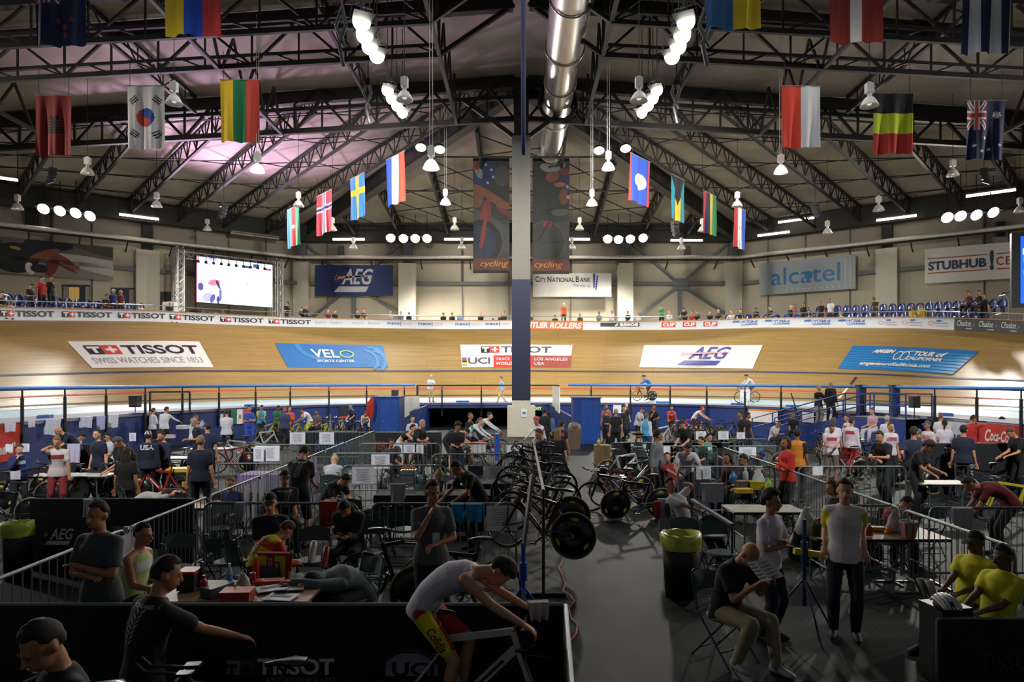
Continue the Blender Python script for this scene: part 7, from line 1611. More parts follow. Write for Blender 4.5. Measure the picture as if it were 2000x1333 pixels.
for a in [
(5, 570, '#15161a', '#17120e', 'in black cut by the left edge', 'sit', 0, None), (22, 585, '#c4c4c8', '#17120e', 'in white low at the far left', 'sit', 0, None), (64, 555, '#17191c', '#17120e', 'in black standing by the curved left railing', 'look', 1, None),
(82, 541, '#a81f28', '#2a1c14', 'in a red shirt standing under the cyclist banner', 'stand', 1, None), (100, 540, '#121316', '#17120e', 'in black standing next to the red shirt', 'stand', 2, None), (209, 575, '#16181a', '#17120e', 'in dark clothes left of the white and blue cap', 'sit', 1, None),
(222, 565, '#1c2c6a', '#c4c8d0', 'in a blue coat and a white cap near the doorway', 'stand', 1, ('cap', '#c4c8d4')), (236, 567, '#5a2428', '#c4a47c', 'with a pale head beside the blue coat', 'stand', 4, None), (277, 592, '#c4c0b8', '#3a2c22', 'in white low among the blue seats', 'sit', 0, None),
(332, 589, '#1c1c20', '#c4c4c0', 'in dark clothes and white cap left of the screen frame', 'sit', 0, ('cap', '#c4c0b8')), (563, 590, '#14151a', '#17120e', 'in black cap standing right of the screen frame', 'look', 0, CB), (590, 600, '#17191c', '#17120e', 'in black sitting left of the navy sign', 'sit', 0, None), (598, 596, '#1c2236', '#5a3a30', 'in navy next to the one in black left of the navy sign', 'sit', 1, None),
(641, 604, '#6a2434', '#7a4a3a', 'in a burgundy top under the navy sign', 'sit', 0, None), (655, 605, '#16181e', '#3a2a22', 'in black right of the burgundy top', 'sit', 0, None), (698, 605, '#15171b', '#17120e', 'in a black shirt with white print under the navy sign', 'sit', 0, None), (711, 603, '#4a443c', '#3a2a20', 'in olive with folded arms under the navy sign', 'sit', 0, None),
(763, 607, '#8a8c94', '#8a4a3a', 'bald in light grey beside the brace foot', 'sit', 0, None), (783, 608, '#5a6468', '#8a7a6a', 'in grey with green bottle at the wall column', 'sit', 0, None), (799, 610, '#15171c', '#1c2236', 'in black with a navy cap right of the wall column', 'sit', 0, ('cap', '#1c2a4a')),
(866, 611, '#121316', '#17120e', 'in black, first of three at the centre left', 'sit', 0, CB), (883, 611, '#171a26', '#3a3c44', 'in dark blue, middle of three at the centre left', 'sit', 0, ('cap', '#3a4450')), (898, 611, '#6a8ab4', '#b4a48a', 'in light blue, last of three at the centre left', 'sit', 4, ('cap', '#c4c0b8')),
(939, 610, '#17181c', '#a87a5c', 'in black alone between the groups left of the pillar', 'sit', 0, None), (963, 622, '#17191c', '#17120e', 'only the top of a dark cap showing left of the pillar', 'sit', 0, CB), (978, 612, '#4c1c30', '#c4a470', 'in plum with fair hair nearest left of the pillar', 'sit', 4, None), (985, 609, '#1c3a2c', '#2a1c14', 'in dark green close behind the plum top', 'sit', 0, None),
(1036, 612, '#3a4450', '#5a3a2a', 'in grey blue at the right edge of the pillar', 'sit', 0, None), (1084, 615, '#121316', '#8a7a6a', 'in black and cap left of the standing orange shirt', 'sit', 0, CB), (1101, 592, '#c8542a', '#d0d0cc', 'in an orange shirt and white cap standing above the orange board', 'stand', 0, ('cap', '#dcdcd8')),
(1133, 613, '#3a3c34', '#3a2c24', 'in dark olive right of the orange shirt', 'sit', 0, None), (1170, 609, '#6a6c6c', '#2a1c14', 'in a grey shirt above the black board', 'sit', 1, None), (1195, 607, '#d0d0d4', '#8a5c44', 'in a white t-shirt above the black board', 'sit', 0, None), (1226, 608, '#1c2436', '#2a1c14', 'in a navy shirt by the right wall column', 'sit', 0, None), (1247, 611, '#c4c0b8', '#2a2420', 'in pale grey leaning right of the wall column', 'sit', 0, None),
(1292, 596, '#2a8a4c', '#17120e', 'shirtless shoulder with a green towel standing', 'look', 0, None), (1307, 607, '#c4c8d0', '#8a7044', 'small in white beside the green towel', 'sit', 4, None), (1335, 602, '#2a2c24', '#17120e', 'in a dark jacket leaning right at the brace', 'lean', 0, None), (1351, 607, '#a82a24', '#17120e', 'in a red top right of the leaning jacket', 'sit', 0, None), (1361, 607, '#16181c', '#2a1c14', 'in black right of the red top', 'sit', 0, None),
(1386, 607, '#15171a', '#3a2a20', 'in black above the last red board, left one', 'sit', 0, None), (1403, 604, '#14151a', '#b08a70', 'bald in black above the last red board, right one', 'sit', 0, None), (1428, 606, '#d0ccc4', '#8a5a40', 'in white with a dark laptop right of the red boards', 'sit', 0, None), (1446, 604, '#16181a', '#2a1c14', 'in black right of the laptop', 'sit', 0, None),
(1476, 601, '#1a1c22', '#17120e', 'with crossed arms in black under the grey sign', 'sit', 2, CB), (1503, 598, '#2c3440', '#2a1c14', 'with crossed arms in slate under the grey sign', 'sit', 0, None), (1545, 596, '#17181a', '#9a7a44', 'with long blond hair left of the right hand seats', 'stand', 4, None), (1552, 595, '#8a5a64', '#17120e', 'in a striped top next to the long blond hair', 'stand', 1, None),
(1569, 591, '#14161c', '#17120e', 'in a dark suit at the left end of the right hand seats', 'stand', 1, None), (1578, 600, '#17191c', '#17120e', 'in black low beside the dark suit', 'sit', 2, None), (1580, 606, '#6a6c70', '#2a1c14', 'in grey leaning on the barrier below the dark suit', 'sit', 0, None), (1603, 588, '#16171a', '#5a3424', 'in a black shirt standing among the seats', 'stand', 1, None), (1622, 584, '#d0c8cc', '#17120e', 'in white facing away standing among the seats', 'turn', 2, None),
(1641, 609, '#b8b47a', '#c4a884', 'in pale yellow low among the blue seats', 'sit', 4, None), (1707, 581, '#2c3026', '#17120e', 'camera operator in dark green before the right column', 'look', 0, CB), (1781, 598, '#b8962a', '#8a6a44', 'in an amber top, left one of the yellow pair', 'sit', 0, None), (1797, 593, '#a8a42a', '#2a1c14', 'in a lime yellow shirt, right one of the yellow pair', 'sit', 1, None),
(1890, 568, '#5a3c3a', '#17120e', 'in a plaid shirt at the right end of the seats', 'sit', 1, None), (1911, 567, '#1c242c', '#17120e', 'in dark clothes behind the plaid shirt', 'sit', 1, None), (1921, 574, '#121316', '#17120e', 'with a black backpack standing at the right end', 'stand', 1, None)]:
 x, y, c, hc, lb, po_, sk_, cp = a
 SP(x, y, c, hc, L_ + lb, po_, sk_, cp, off={'sit': .75}.get(po_, 1.0) + (1.2 if y < 600 and (x < 330 or x > 1540) else 0), hair='bald' if 'bald' in lb else ('long' if 'long' in lb else 'short'))
make_people()
for k, (q, f_) in enumerate(TC): bike('black track bicycle with %s under the %s cyclist' % (('a disc rear wheel', 'blue jerseyed') if k == 0 else ('spoked wheels', 'white jerseyed')), 0, 0, rz=f_ - 90, kinds=('disc', 'five') if k == 0 else ('spoke', 'spoke'), loc=q, bars='drop', col='#2a2c1c' if k == 0 else '#8a8c90')
# ------------------------------------------------------------ pens: barriers
fence('steel crowd barrier in the long left run beside the aisle pens', (-40, 1146), (732, 842))
fence('steel crowd barrier in the right diagonal run', (1985, 1072), (1412, 874))
for lab, a, b in (('steel crowd barrier with two white sheets, farthest in the left pens', (582, 843), (703, 843)), ('steel crowd barrier second row of the left pens', (497, 869), (662, 869)), ('steel crowd barrier before the kneeling coach', (700, 867), (862, 867)), ('steel crowd barrier third row left of centre', (645, 886), (830, 886)),
    ('steel crowd barrier by the purple table', (425, 906), (552, 906)), ('steel crowd barrier fourth row behind the fern shirts', (667, 910), (872, 910)), ('steel crowd barrier beside the aisle bicycles', (842, 888), (1012, 888)), ('steel crowd barrier behind the blue roller', (878, 867), (1040, 867)),
    ('steel crowd barrier behind the sashed person', (395, 983), (702, 984)), ('steel crowd barrier with blue towels behind the grey t-shirt', (722, 984), (1012, 984)), ('steel crowd barrier before the snack bags', (1322, 912), (1516, 912)), ('steel crowd barrier behind the leaning white t-shirt', (1290, 872), (1402, 872)),
    ('steel crowd barrier under the turquoise bicycle', (1420, 872), (1522, 872)), ('steel crowd barrier farther under the turquoise bicycle', (1412, 858), (1500, 858)), ('steel crowd barrier among the right hand bicycles', (1557, 912), (1772, 912)), ('steel crowd barrier behind the snack table', (1605, 988), (1762, 988)), ('steel crowd barrier with a white towel at the right', (1812, 993), (2010, 993))):
 fence(lab, a, b)
# ------------------------------------------------------------ fabric fences
GW = '#d8d4dc'
d = 5.5
def gx(px, d): return (px - CX) * d / F
def zz(y, d): return CZ - (y - HY) * d / F
x0 = gx(-60, d)
def tx(s, b, sh, a, e, y0, y1, col=GW, d=d, x0=x0): return (s, b, sh, gx(a, d) - x0, gx(e, d) - x0, zz(y1, d), zz(y0, d), col)
banner_fence('near black fabric fence with grey watch brand lettering, bottom left', (x0, d, 0), (gx(1100, d), d, 0), zz(1184, d), [tx('TISSOT', .03, 0, 505, 655, 1284, 1316), tx('T+', 0, 0, 446, 500, 1288, 1316), tx('ATCHES SINCE 1853', 0, 0, 520, 657, 1322, 1333, '#8c8b90'), tx('UCI*', 0, 0, 755, 856, 1274, 1318, '#a09cac'), ])
banner_fence('black fabric fence turning along the aisle in front', (gx(1100, 5.5), 5.5, 0), (gx(1118, 5.5) - .15, 3.6, 0), zz(1184, 5.5))
d = 10.45; x0 = gx(58, d)
def tx2(s, b, sh, a, e, y0, y1, col=GW): return (s, b, sh, gx(a, d) - x0, gx(e, d) - x0, zz(y1, d), zz(y0, d), col)
banner_fence('black fabric fence with silver star lettering behind the grey polo', (x0, d, 0), (gx(376, d), d, 0), zz(976, d), [tx2('AEG*', 0, 0, 86, 148, 1032, 1064, '#a8a8ac'), tx2('VELO', .01, 0, 318, 358, 1032, 1044, '#5c6468'), tx2('TISSOT', .03, 0, 222, 262, 1028, 1036, '#8c8a90')])
banner_fence('black fabric fence below the yellow bicycles with orange and blue letters', (gx(585, 26), 26, 0), (gx(862, 26), 26, 0), .95, [('STUBHUB', .02, .2, .6, 2.0, .3, .62, '#24508a'), ('CENTER', 0, 0, 2.3, 3.3, .3, .6, '#8a4a2a')])
banner_fence('black fabric fence behind the straw hat', (gx(1198, 21), 21, 0), (gx(1432, 21), 21, 0), 1.0, [('W', .04, 0, .9, 1.1, .6, .8, GW)])
d = 17.5
banner_fence('black fabric fence with white watch brand lettering at the right', (gx(1793, d), d, 0), (gx(2020, d), d, 0), zz(867, d), [('TISSOT', .03, 0, gx(1844, d) - gx(1793, d), gx(1886, d) - gx(1793, d), zz(885, d), zz(874, d), '#c4c4c4')])
banner_fence('black fabric screen along the far left pens', (gx(95, 20.5), 20.5, 0), (gx(250, 20.5), 20.5, 0), 1.0)
banner_fence('black fabric covered counter front at the bottom right', (gx(1835, 6.4), 6.4, 0), (gx(2060, 6.4), 6.4, 0), zz(1211, 6.4), [('TISSOT', .03, 0, .35, .95, .2, .36, '#2c2c30')])
# ------------------------------------------------------------ things hung on the infield wall
def wall_cloth(name, label, px0, px1, z0, z1, mats, extra=None, cat='banner', off=.07, fld=.02):
 s0, s1 = s_rail(px0), s_rail(px1); t = empty(name, (0, 0, 0), label=label, cat=cat); c = plan((s0 + s1) / 2); t.location = (c[0], c[1], z0); n = 14
 def fn(u, v, h=0.0):
  x, y, nx, ny, b = plan(s0 + (s1 - s0) * u); o_ = off + fld * math.sin(u * 17) * (1 - v) + h; return Vector((x - nx * o_ - c[0], y - ny * o_ - c[1], (z1 - z0) * v))
 m = MB();
 for i in range(n): m.quad(fn(i / n, 0), fn((i + 1) / n, 0), fn((i + 1) / n, 1), fn(i / n, 1), 0)
 if extra: extra(m, lambda u, v: fn(u, v, .012))
 m.build('cloth', [M(c_, .75) for c_ in mats], t); return t
wall_cloth('wall_banner', 'red banner with white lettering hung on the wall at the far left', -40, 37, .35, 1.52, ['#b82a1c', '#cfc4c0'], lambda m, f: text(m, "Donald's", (.02, .2, .92, .5), f, .03, .1, mi=1))
def coke(m, f):
 text(m, 'C', (.16, .42, .25, .82), f, .03, .3, mi=1); text(m, 'oca-Cola', (.24, .45, .6, .8), f, .03, .3, mi=1)
 for i in range(12):
  a, b = i / 12, (i + 1) / 12; g = lambda q: .05 + .3 * (1 - q) * (q < 1) * 0 + .18 * math.sin(q * 4.2 + 2.6) + .22
  poly(m, [(a, max(0, g(a) - .12)), (b, max(0, g(b) - .12)), (b, g(b) + .05), (a, g(a) + .05)], f, 1)
wall_cloth('wall_banner', 'red drink banner with white script and swoosh on the wall at the right', 1910, 2040, .45, 1.5, ['#c4261c', '#dcd4d0'], coke)
wall_cloth('wall_banner', 'white and orange board on the wall behind the ramp', 1463, 1521, .75, 1.42, ['#d2ccc8', '#d87a34'], lambda m, f: rectp(m, (0, .88, 1, 1), f, 1, 6), fld=0)
wall_cloth('wall_banner', 'small white board on the wall behind the ramp', 1569, 1592, .9, 1.4, ['#d2d4dc', '#3a4a7a'], fld=0)
wall_cloth('wall_banner', 'white board on the wall behind the two officials', 1608, 1634, .8, 1.42, ['#d2d4dc', '#3a4a7a'], fld=0)
wall_cloth('wall_banner', 'white cloth with blue letters on the wall behind the red t-shirt', 1848, 1912, .3, 1.45, ['#c9ccd2', '#2a4a84'], lambda m, f: text(m, 'SUB', (.2, .3, .6, .62), f, .04, mi=1))
def mex(m, f): rectp(m, (0, 0, .33, 1), f, 1, 3); rectp(m, (.67, 0, 1, 1), f, 2, 3); disc(m, .5, .5, .07, .16, f, 3, 10)
wall_cloth('national_flag', 'green white and red flag hung on the blue wall', 449, 484, .75, 1.48, ['#d8d4d4', '#1f6a44', '#c8382c', '#8a7a5a'], mex, cat='flag')
wall_cloth('notice', 'small white notice on the blue wall near the hung flag', 426, 434, .7, 1.3, ['#d0d4dc', '#3a5a9a'], cat='notice', fld=0)
wall_cloth('notice', 'pair of white sheets on the blue wall right of the cabinet', 1198, 1214, .95, 1.45, ['#d2d4dc', '#3a5a9a'], cat='notice', fld=0)
wall_cloth('notice', 'dark poster with a red edge on the wall near the navy shirt', 663, 677, .75, 1.45, ['#1f2426', '#c44a2c'], lambda m, f: rectp(m, (0, 0, 1, .15), f, 1), cat='notice', fld=0)
for k, px in enumerate((140, 515, 770, 905, 1283, 1420, 1520, 1800, 1965)):
 s_ = s_rail(px); p = surf(s_, 1.0); x, y, nx, ny, b = plan(s_)
 t = empty('apron_marker', p, math.atan2(ny, nx) - math.pi / 2, label='small blue marker block lying on the apron, %s from the left' % ('first', 'second', 'third', 'fourth', 'fifth', 'sixth', 'seventh', 'eighth', 'ninth')[k], cat='marker', group='blue marker blocks on the apron'); m = MB(); m.loft([((0, 0, -.01), (.42, 0, 0), (0, .14, 0)), ((0, 0, .1), (.42, 0, 0), (0, .14, 0)), ((0, 0, .12), (.38, 0, 0), (0, .11, 0))], 4, smooth=False); m.build('block', M('#2f5aa4', .6), t)
def dwall(px): c = plan(s_rail(px)); return c[1] - .12
for lab, x, y, w, h, col, sd in (('large white towel hung over the wall at the left', 101, 820, 30, 30, '#cfcfd8', 1), ('white long sleeved shirt hung on the wall, leftmost of two', 167, 815, 23, 21, '#cfcfe4', 2), ('pale blue shirt hung on the wall beside the little notice', 197, 813, 15, 26, '#b8bce0', 3), ('white shirt with one hanging sleeve on the wall', 219, 811, 22, 24, '#dcdce0', 4), ('small white cap like cloth on the wall at the left', 62, 823, 11, 12, '#d4d4dc', 5), ('white folded sheet pinned over the red banner', 20, 827, 18, 17, '#d4d2da', 6)):
 towel(lab, x, y, w, h, dwall(x) - .15, 30 * (1 if x < 300 else 0), col, sd)
t = empty('red_jacket', W(724, 820, 32.6), label='red jacket hanging on the left side of the blue cabinet', cat='jacket'); m = MB(); m.loft([((0, 0, .05), (.1, 0, 0), (0, .06, 0)), ((0, 0, .5), (.17, 0, 0), (0, .09, 0)), ((.02, 0, .85), (.15, 0, 0), (0, .1, 0)), ((.08, 0, 1.1), (.04, 0, 0), (0, .04, 0))], 10); m.build('torso', M('#a8261c', .8), t); m = MB(); m.cap((-.12, -.02, .8), (-.16, -.04, .2), .06, .045); m.build('sleeve', M('#a8261c', .8), t)
t = empty('hurdle_frame', W(332, 812, 30.3), R(6), label='tall thin black rectangular frame standing at the left wall', cat='frame'); fw_, fh_ = 74 * 30.3 / F, 46 * 30.3 / F
t.location.z = 0; zt_ = zz(766, 30.3)
for s in (-1, 1): member(t, 'upright', (s * fw_ / 2, 0, 0), (s * fw_ / 2, 0, zt_), .07, IRON)
member(t, 'crossbar', (-fw_ / 2, 0, zt_), (fw_ / 2, 0, zt_), .07, IRON)
def pa(px, y0, y1, w, d, lab):
 a = W(px, y1, d); b = W(px, y0, d); t = empty('stand_speaker', (a.x, d, 0), label=lab, cat='speaker'); h = b.z - a.z; ww = w * d / F
 m = MB(); m.loft([((0, 0, a.z), (ww * .7, 0, 0), (0, ww * .7, 0)), ((0, 0, b.z), (ww * .75, 0, 0), (0, ww * .7, 0))], 4, smooth=False); m.v = [tuple(Matrix.Rotation(R(45), 3, 'Z') @ Vector((v[0], v[1], v[2]))) for v in m.v]; m.build('cabinet', BLACK, t)
 m = MB(); m.cyl((0, 0, .4), (0, 0, a.z + .05), .02, n=6); m.build('pole', IRON, t)
 for k in range(3): a_ = R(120 * k + 20); member(t, 'leg', (0, 0, .75), (.45 * math.cos(a_), .45 * math.sin(a_), 0), .025, IRON, rnd=True)
pa(264, 773, 796, 16, 29.5, 'black loudspeaker on a stand at the left by the frame'); pa(1786, 774, 797, 15, 26.5, 'black loudspeaker on a stand at the right of the ramp');
t = empty('monitor_box', W(771.5, 774, 34), label='small black box on top of the left blue cabinet', cat='box'); m = MB(); m.box((0, 0, .15), (.3, .3, .3)); m.build('shell', BLACK, t); m = MB(); m.box((0, -.155, .15), (.24, .01, .22)); m.build('grille', M('#26282a'), t)
NB = M('#16357c', .45); RA, RB = Vector((12.0, 33.8, .12)), Vector((14.1, 28.6, 1.45)); rp_ = (RB - RA); side = Vector((-rp_.y, rp_.x, 0)).normalized() * 0.7
t = empty('access_ramp', (0, 0, 0), label='grey ramp with blue railings climbing to the track at the right', cat='ramp'); t.location = RA; m = MB()
P_ = [RA - side, RA + side, RB + side, RB - side]; P2 = [p + Vector((rp_.x * .5, rp_.y * .5, 0)) for p in (RB - side, RB + side)]; m.add([p - RA for p in P_], [(0, 1, 2, 3)]); m.add([p - RA for p in (P_[3], P_[2], P2[1], P2[0])], [(0, 1, 2, 3)]); m.build('walkway', M('#5a5c5c', .8), t)
m = MB()
for s in (-1, 1): A_, B_2, C_ = RA + side * s, RB + side * s, (P2[0] if s < 0 else P2[1]); m.add([(p.x - RA.x, p.y - RA.y, z - RA.z) for p, z in ((A_, 0), (B_2, 0), (C_, 0), (C_, C_.z), (B_2, B_2.z), (A_, A_.z))], [tuple(range(6))])
m.build('skirt', NB, t)
for s in (-1, 1):
 C_ = P2[0] if s < 0 else P2[1]
 for z in (.95, .5):
  up_ = Vector((0, 0, z)); member(t, 'handrail', RA + side * s - RA + up_, RB + side * s - RA + up_, .055, NB, rnd=True); member(t, 'handrail', RB + side * s - RA + up_, C_ - RA + up_, .055, NB, rnd=True)
 for q in (0, .25, .5, .75, 1): p = RA + rp_ * q + side * s - RA; member(t, 'post', p, p + Vector((0, 0, .97)), .06, NB, rnd=True)
 for q in (.5, 1): p = RB.lerp(RB + (rp_ * .5) * Vector((1, 1, 0)).length if False else C_, q) - RA if q == 1 else (RB + side * s).lerp(C_, .5) - RA; member(t, 'post', p, p + Vector((0, 0, .97)), .06, NB, rnd=True)
for px in (1682, 1747):
 s_ = s_rail(px); c = plan(s_); t = empty('gate_post', (c[0], c[1], 0), label='thick navy gate post beside the ramp, %s one' % ('left' if px < 1700 else 'right'), cat='post'); m = MB(); m.box((0, 0, 1.35), (.3, .3, 2.7)); m.build('post', M('#122a63', .5), t); m = MB(); m.box((0, 0, 2.72), (.36, .36, .05)); m.build('cap', IRON, t)
q = W(1575, 818, 33.2); t = empty('leaning_pole', q, label='thin dark pole leaning against the ramp', cat='pole'); t.location.z = 0; m = MB(); m.cyl((0, 0, 0), (-.75, .0, zz(768, 33.2)), .025, n=6); m.build('shaft', IRON, t); m = MB(); m.cyl((0, 0, 0), (-.3, 0, zz(768, 33.2) * .42), .034, n=6); m.build('grip', M('#9aa0a4', .4), t)
q = surf(s_rail(1430), 1.2); t = empty('display_board', q, label='white blank board standing on the apron before the spoked cyclist', cat='board'); m = MB(); m.box((0, 0, .45), (.55, .04, .85)); m.build('panel', M('#d8dce0', .6), t); m = MB(); [m.box((s * .2, .1, .2), (.04, .3, .04)) for s in (-1, 1)]; m.build('foot', IRON, t)
# ------------------------------------------------------------ bicycles
DI, SP_, FV, TR = ('disc', 'five'), ('spoke', 'spoke'), ('disc', 'spoke'), ('disc', 'tri')
RK = []
def rack(label, pts, h=1.0):
 A, B = Vector((*pts[0], 0)), Vector((*pts[1], 0)); t = empty('bicycle_rack', A, label=label, cat='rack'); B = B - A
 member(t, 'top_bar', (0, 0, h), B + Vector((0, 0, h)), .05, BLACK, rnd=True)
 for q in (0, 1):
  c = B * q; u = Vector((-B.y, B.x, 0)).normalized() * .3; member(t, 'upright', c, c + Vector((0, 0, h)), .045, BLACK, rnd=True); member(t, 'foot', c - u + Vector((0, 0, .02)), c + u + Vector((0, 0, .02)), .05, BLACK)
rack('long black bicycle rack along the aisle', ((.3, 9.2), (.3, 17.2)), 1.42)
for k, (y, kd, c, dc, b_, lb) in enumerate([(9.75, ('disc', 'five'), '#3a1418', '#b8b4ac', 'aero', 'dark red bicycle with a big black disc wheel, nearest in the aisle rack'), (10.9, ('disc', 'spoke'), '#1a1b1e', '#b4b4b4', 'aero', 'black bicycle second in the aisle rack'), (12.2, ('spoke', 'spoke'), '#8f8a84', '#2a2c30', 'drop', 'pale framed bicycle third in the aisle rack'), (13.5, ('spoke', 'spoke'), '#1a1b1e', '#b4b4b4', 'drop', 'black bicycle fourth in the aisle rack'), (14.9, ('spoke', 'spoke'), '#17181c', '#3a7ab4', 'drop', 'black bicycle fifth in the aisle rack'), (16.4, ('spoke', 'spoke'), '#202226', '#b4b4b4', 'drop', 'black bicycle farthest in the aisle rack')]):
 bike(lb, 0, 0, rz=180 + (-14, 8, -6, 5, -4, 6)[k], kinds=kd, bars=b_, col=c, loc=(.3 + .05 * (k % 2), y, (.42, .44, .5, .52, .55, .5)[k]), decal=dc, roll=(4, -3)[k % 2], tilt=-6, grp='bicycles hanging in the aisle rack')
for k, (px, py, rz, kd, c, lb) in enumerate([(1252, 985, -170, ('disc', 'disc'), '#1a1b1e', 'black bicycle with yellow stickers, nearest right of the aisle'), (1222, 958, -165, ('disc', 'spoke'), '#5a1c1e', 'dark red bicycle in the group right of the aisle'), (1238, 935, 15, ('spoke', 'disc'), '#17181b', 'black bicycle leaning behind the dark red one, right of the aisle'), (1212, 912, 10, ('disc', 'spoke'), '#a8a49c', 'bicycle with a pale frame and white looped logo, right of the aisle'), (1275, 905, -150, ('disc', 'spoke'), '#17181b', 'black bicycle behind the reclining white t-shirt')]):
 bike(lb, px, py + 30, rz=rz, kinds=kd, col=c, tilt=0, roll=(-8, 6, -5, 7, 5)[k], grp='bicycles beside the aisle on the right')
for k, (px, py, rz, kd, c, lb) in enumerate([(55, 1000, 188, ('disc', 'disc'), '#17181b', 'black bicycle with a hooked pale logo on its disc, far left'), (20, 1040, 186, ('disc', 'spoke'), '#1c1d20', 'black bicycle cut by the left edge'), (120, 985, 172, ('wdisc', 'disc'), '#8a1f22', 'red bicycle with a white three pointed disc wheel'), (195, 985, 176, ('disc', 'disc'), '#17181b', 'black disc wheeled bicycle behind the bending black shirt'),
 (318, 985, 178, ('spoke', 'disc'), '#8a1f22', 'red bicycle with a yellow stickered disc, left pens'), (352, 940, 170, ('disc', 'spoke'), '#202226', 'black bicycle with a tan rim before the yellow cases'), (450, 925, 8, ('spoke', 'disc'), '#7a1a1c', 'red framed bicycle near the diagonal fence'), (470, 905, 190, ('disc', 'spoke'), '#a8aaac', 'silver framed bicycle near the diagonal fence'), (515, 880, 12, ('spoke', 'spoke'), '#c4c4c4', 'white framed bicycle behind the second row barrier')]):
 bike(lb, px, py, rz=rz, kinds=kd, col=c, roll=(5, -4)[k % 2], grp='bicycles in the left pens')
for k in range(8): bike('black bicycle with yellow fork, %s in the far left row' % ('first', 'second', 'third', 'fourth', 'fifth', 'sixth', 'seventh', 'last')[k], 520 + 27 * k, 862, rz=70 + 5 * (k % 3), kinds=('disc', 'five') if k % 2 else ('disc', 'disc'), col='#b8b41c' if k < 5 else '#1b1d20', roll=(3, -3)[k % 2], grp='yellow fork bicycles in the far left row')
for k in range(3): bike('dark bicycle in a work stand, %s by the navy shirt' % ('left', 'middle', 'right')[k], 620 + 22 * k, 852, rz=65 + 10 * k, kinds=('disc', 'spoke'), col=('#17181b', '#3a3c40', '#b8a41c')[k], grp='bicycles in work stands by the wall')
for k, (px, py, rz, kd, c, lb) in enumerate([(1462, 920, 12, ('spoke', 'spoke'), '#2aa0a4', 'turquoise and black bicycle behind the right barriers'), (1655, 935, 200, ('disc', 'spoke'), '#8a1f22', 'red bicycle with yellow fork among the right hand group'), (1690, 915, 20, ('disc', 'five'), '#17181b', 'black bicycle with a yellow logo disc in the right hand group'), (1640, 890, 160, ('disc', 'disc'), '#1c1d20', 'black disc wheeled bicycle in front of the white and red jackets'), (1600, 895, 80, ('disc', 'spoke'), '#1c1d20', 'black bicycle turned sideways beside the tiger back shirt'),
 (1700, 885, 170, ('spoke', 'spoke'), '#b8b2b0', 'pale bicycle behind the leaning black shirt'), (1930, 985, 182, ('spoke', 'spoke'), '#17181b', 'large black bicycle at the right before the lettered fence'), (1985, 1020, 176, ('disc', 'spoke'), '#c4b41c', 'yellow and blue bicycle cut by the right edge'), (1900, 940, 184, ('disc', 'spoke'), '#202226', 'black bicycle in front of the navy t-shirt'), (1970, 930, 176, ('spoke', 'disc'), '#1c1d20', 'black bicycle far right behind the yellow one'),
 (1290, 868, 30, ('spoke', 'spoke'), '#c4c4c4', 'white bicycle under the white t-shirt by the wall'), (1325, 860, 90, ('disc', 'disc'), '#1c1d20', 'dark bicycle below the red jersey'), (1355, 850, 160, ('spoke', 'spoke'), '#b42a44', 'pink red bicycle at the blue wall'), (1420, 858, 15, ('disc', 'spoke'), '#1c1d20', 'dark bicycle with a yellow tag near the ramp'), (1395, 868, 170, ('disc', 'disc'), '#1c1d20', 'black bicycle in the row below the ramp'), (1370, 862, 20, ('disc', 'disc'), '#1c1d20', 'black bicycle before the red headphones')]):
 bike(lb, px, py, rz=rz, kinds=kd, col=c, roll=(5, -4)[k % 2], grp='bicycles in the right pens', bars='drop' if kd[0] == 'spoke' else 'aero')
for k, (px, py, rz, kd, c, lb) in enumerate([(1725, 945, 175, ('disc', 'five'), '#1c1d20', 'black bicycle beside the leaning black shirt, right pens'), (1762, 925, 12, ('spoke', 'spoke'), '#26282c', 'dark spoked bicycle under the slate navy shirt'), (1862, 965, 190, ('disc', 'disc'), '#1c1d20', 'black disc wheeled bicycle right of the curly haired person'), (1300, 940, 8, ('disc', 'disc'), '#141518', 'black bicycle with yellow tabs behind the white jersey chair'), (1560, 925, 185, ('spoke', 'disc'), '#1c1d20', 'black bicycle left of the tiger back shirt'), (1205, 1000, 178, ('spoke', 'spoke'), '#141518', 'black spoked bicycle jutting into the aisle on the right'), (1400, 925, 20, ('disc', 'spoke'), '#1c1d20', 'black bicycle behind the dark red hooded top')]): bike(lb, px, py, rz=rz, kinds=kd, col=c, roll=(5, -4)[k % 2], grp='bicycles in the right pens')
def under(label, lab, **kw):
 for o in list(bpy.data.objects):
  if o.get('label') == label: f = math.degrees(o.rotation_euler.z); return bike(lab, 0, 0, rz=f - 90, loc=o.location, **kw)
under('cyclist in a white undershirt and yellow red shorts riding a white bicycle in front', 'white racing bicycle ridden in front at the bottom', kinds=('spoke', 'spoke'), bars='drop', col='#c9c6c0', decal='#4a2020')
under('cyclist in a white jersey with green and yellow bands riding upright', 'black bicycle on rollers under the green banded cyclist', kinds=('disc', 'spoke'), bars='drop')
under('second cyclist in a white jersey just behind the green banded one', 'black bicycle under the second white jersey', kinds=('disc', 'spoke'), bars='drop')
under('cyclist in black with a cap doubled over on a trainer, fern on the side', 'black bicycle under the doubled over cyclist', kinds=('disc', 'spoke'), bars='drop')
under('athlete in white shorts and a black strap leaning over handlebars', 'black bicycle under the athlete in white shorts', kinds=('disc', 'spoke'), bars='drop')
under('cyclist in a red and white jersey facing the camera on rollers', 'black bicycle under the red and white jersey', kinds=('disc', 'spoke'), bars='drop')
under('cyclist with red headphones in a white jersey leaning right', 'black bicycle under the red headphones', kinds=('disc', 'spoke'), bars='drop')
under('cyclist in a white and red kit behind the denim jacket', 'dark bicycle under the white and red kit', kinds=('disc', 'spoke'), bars='drop')
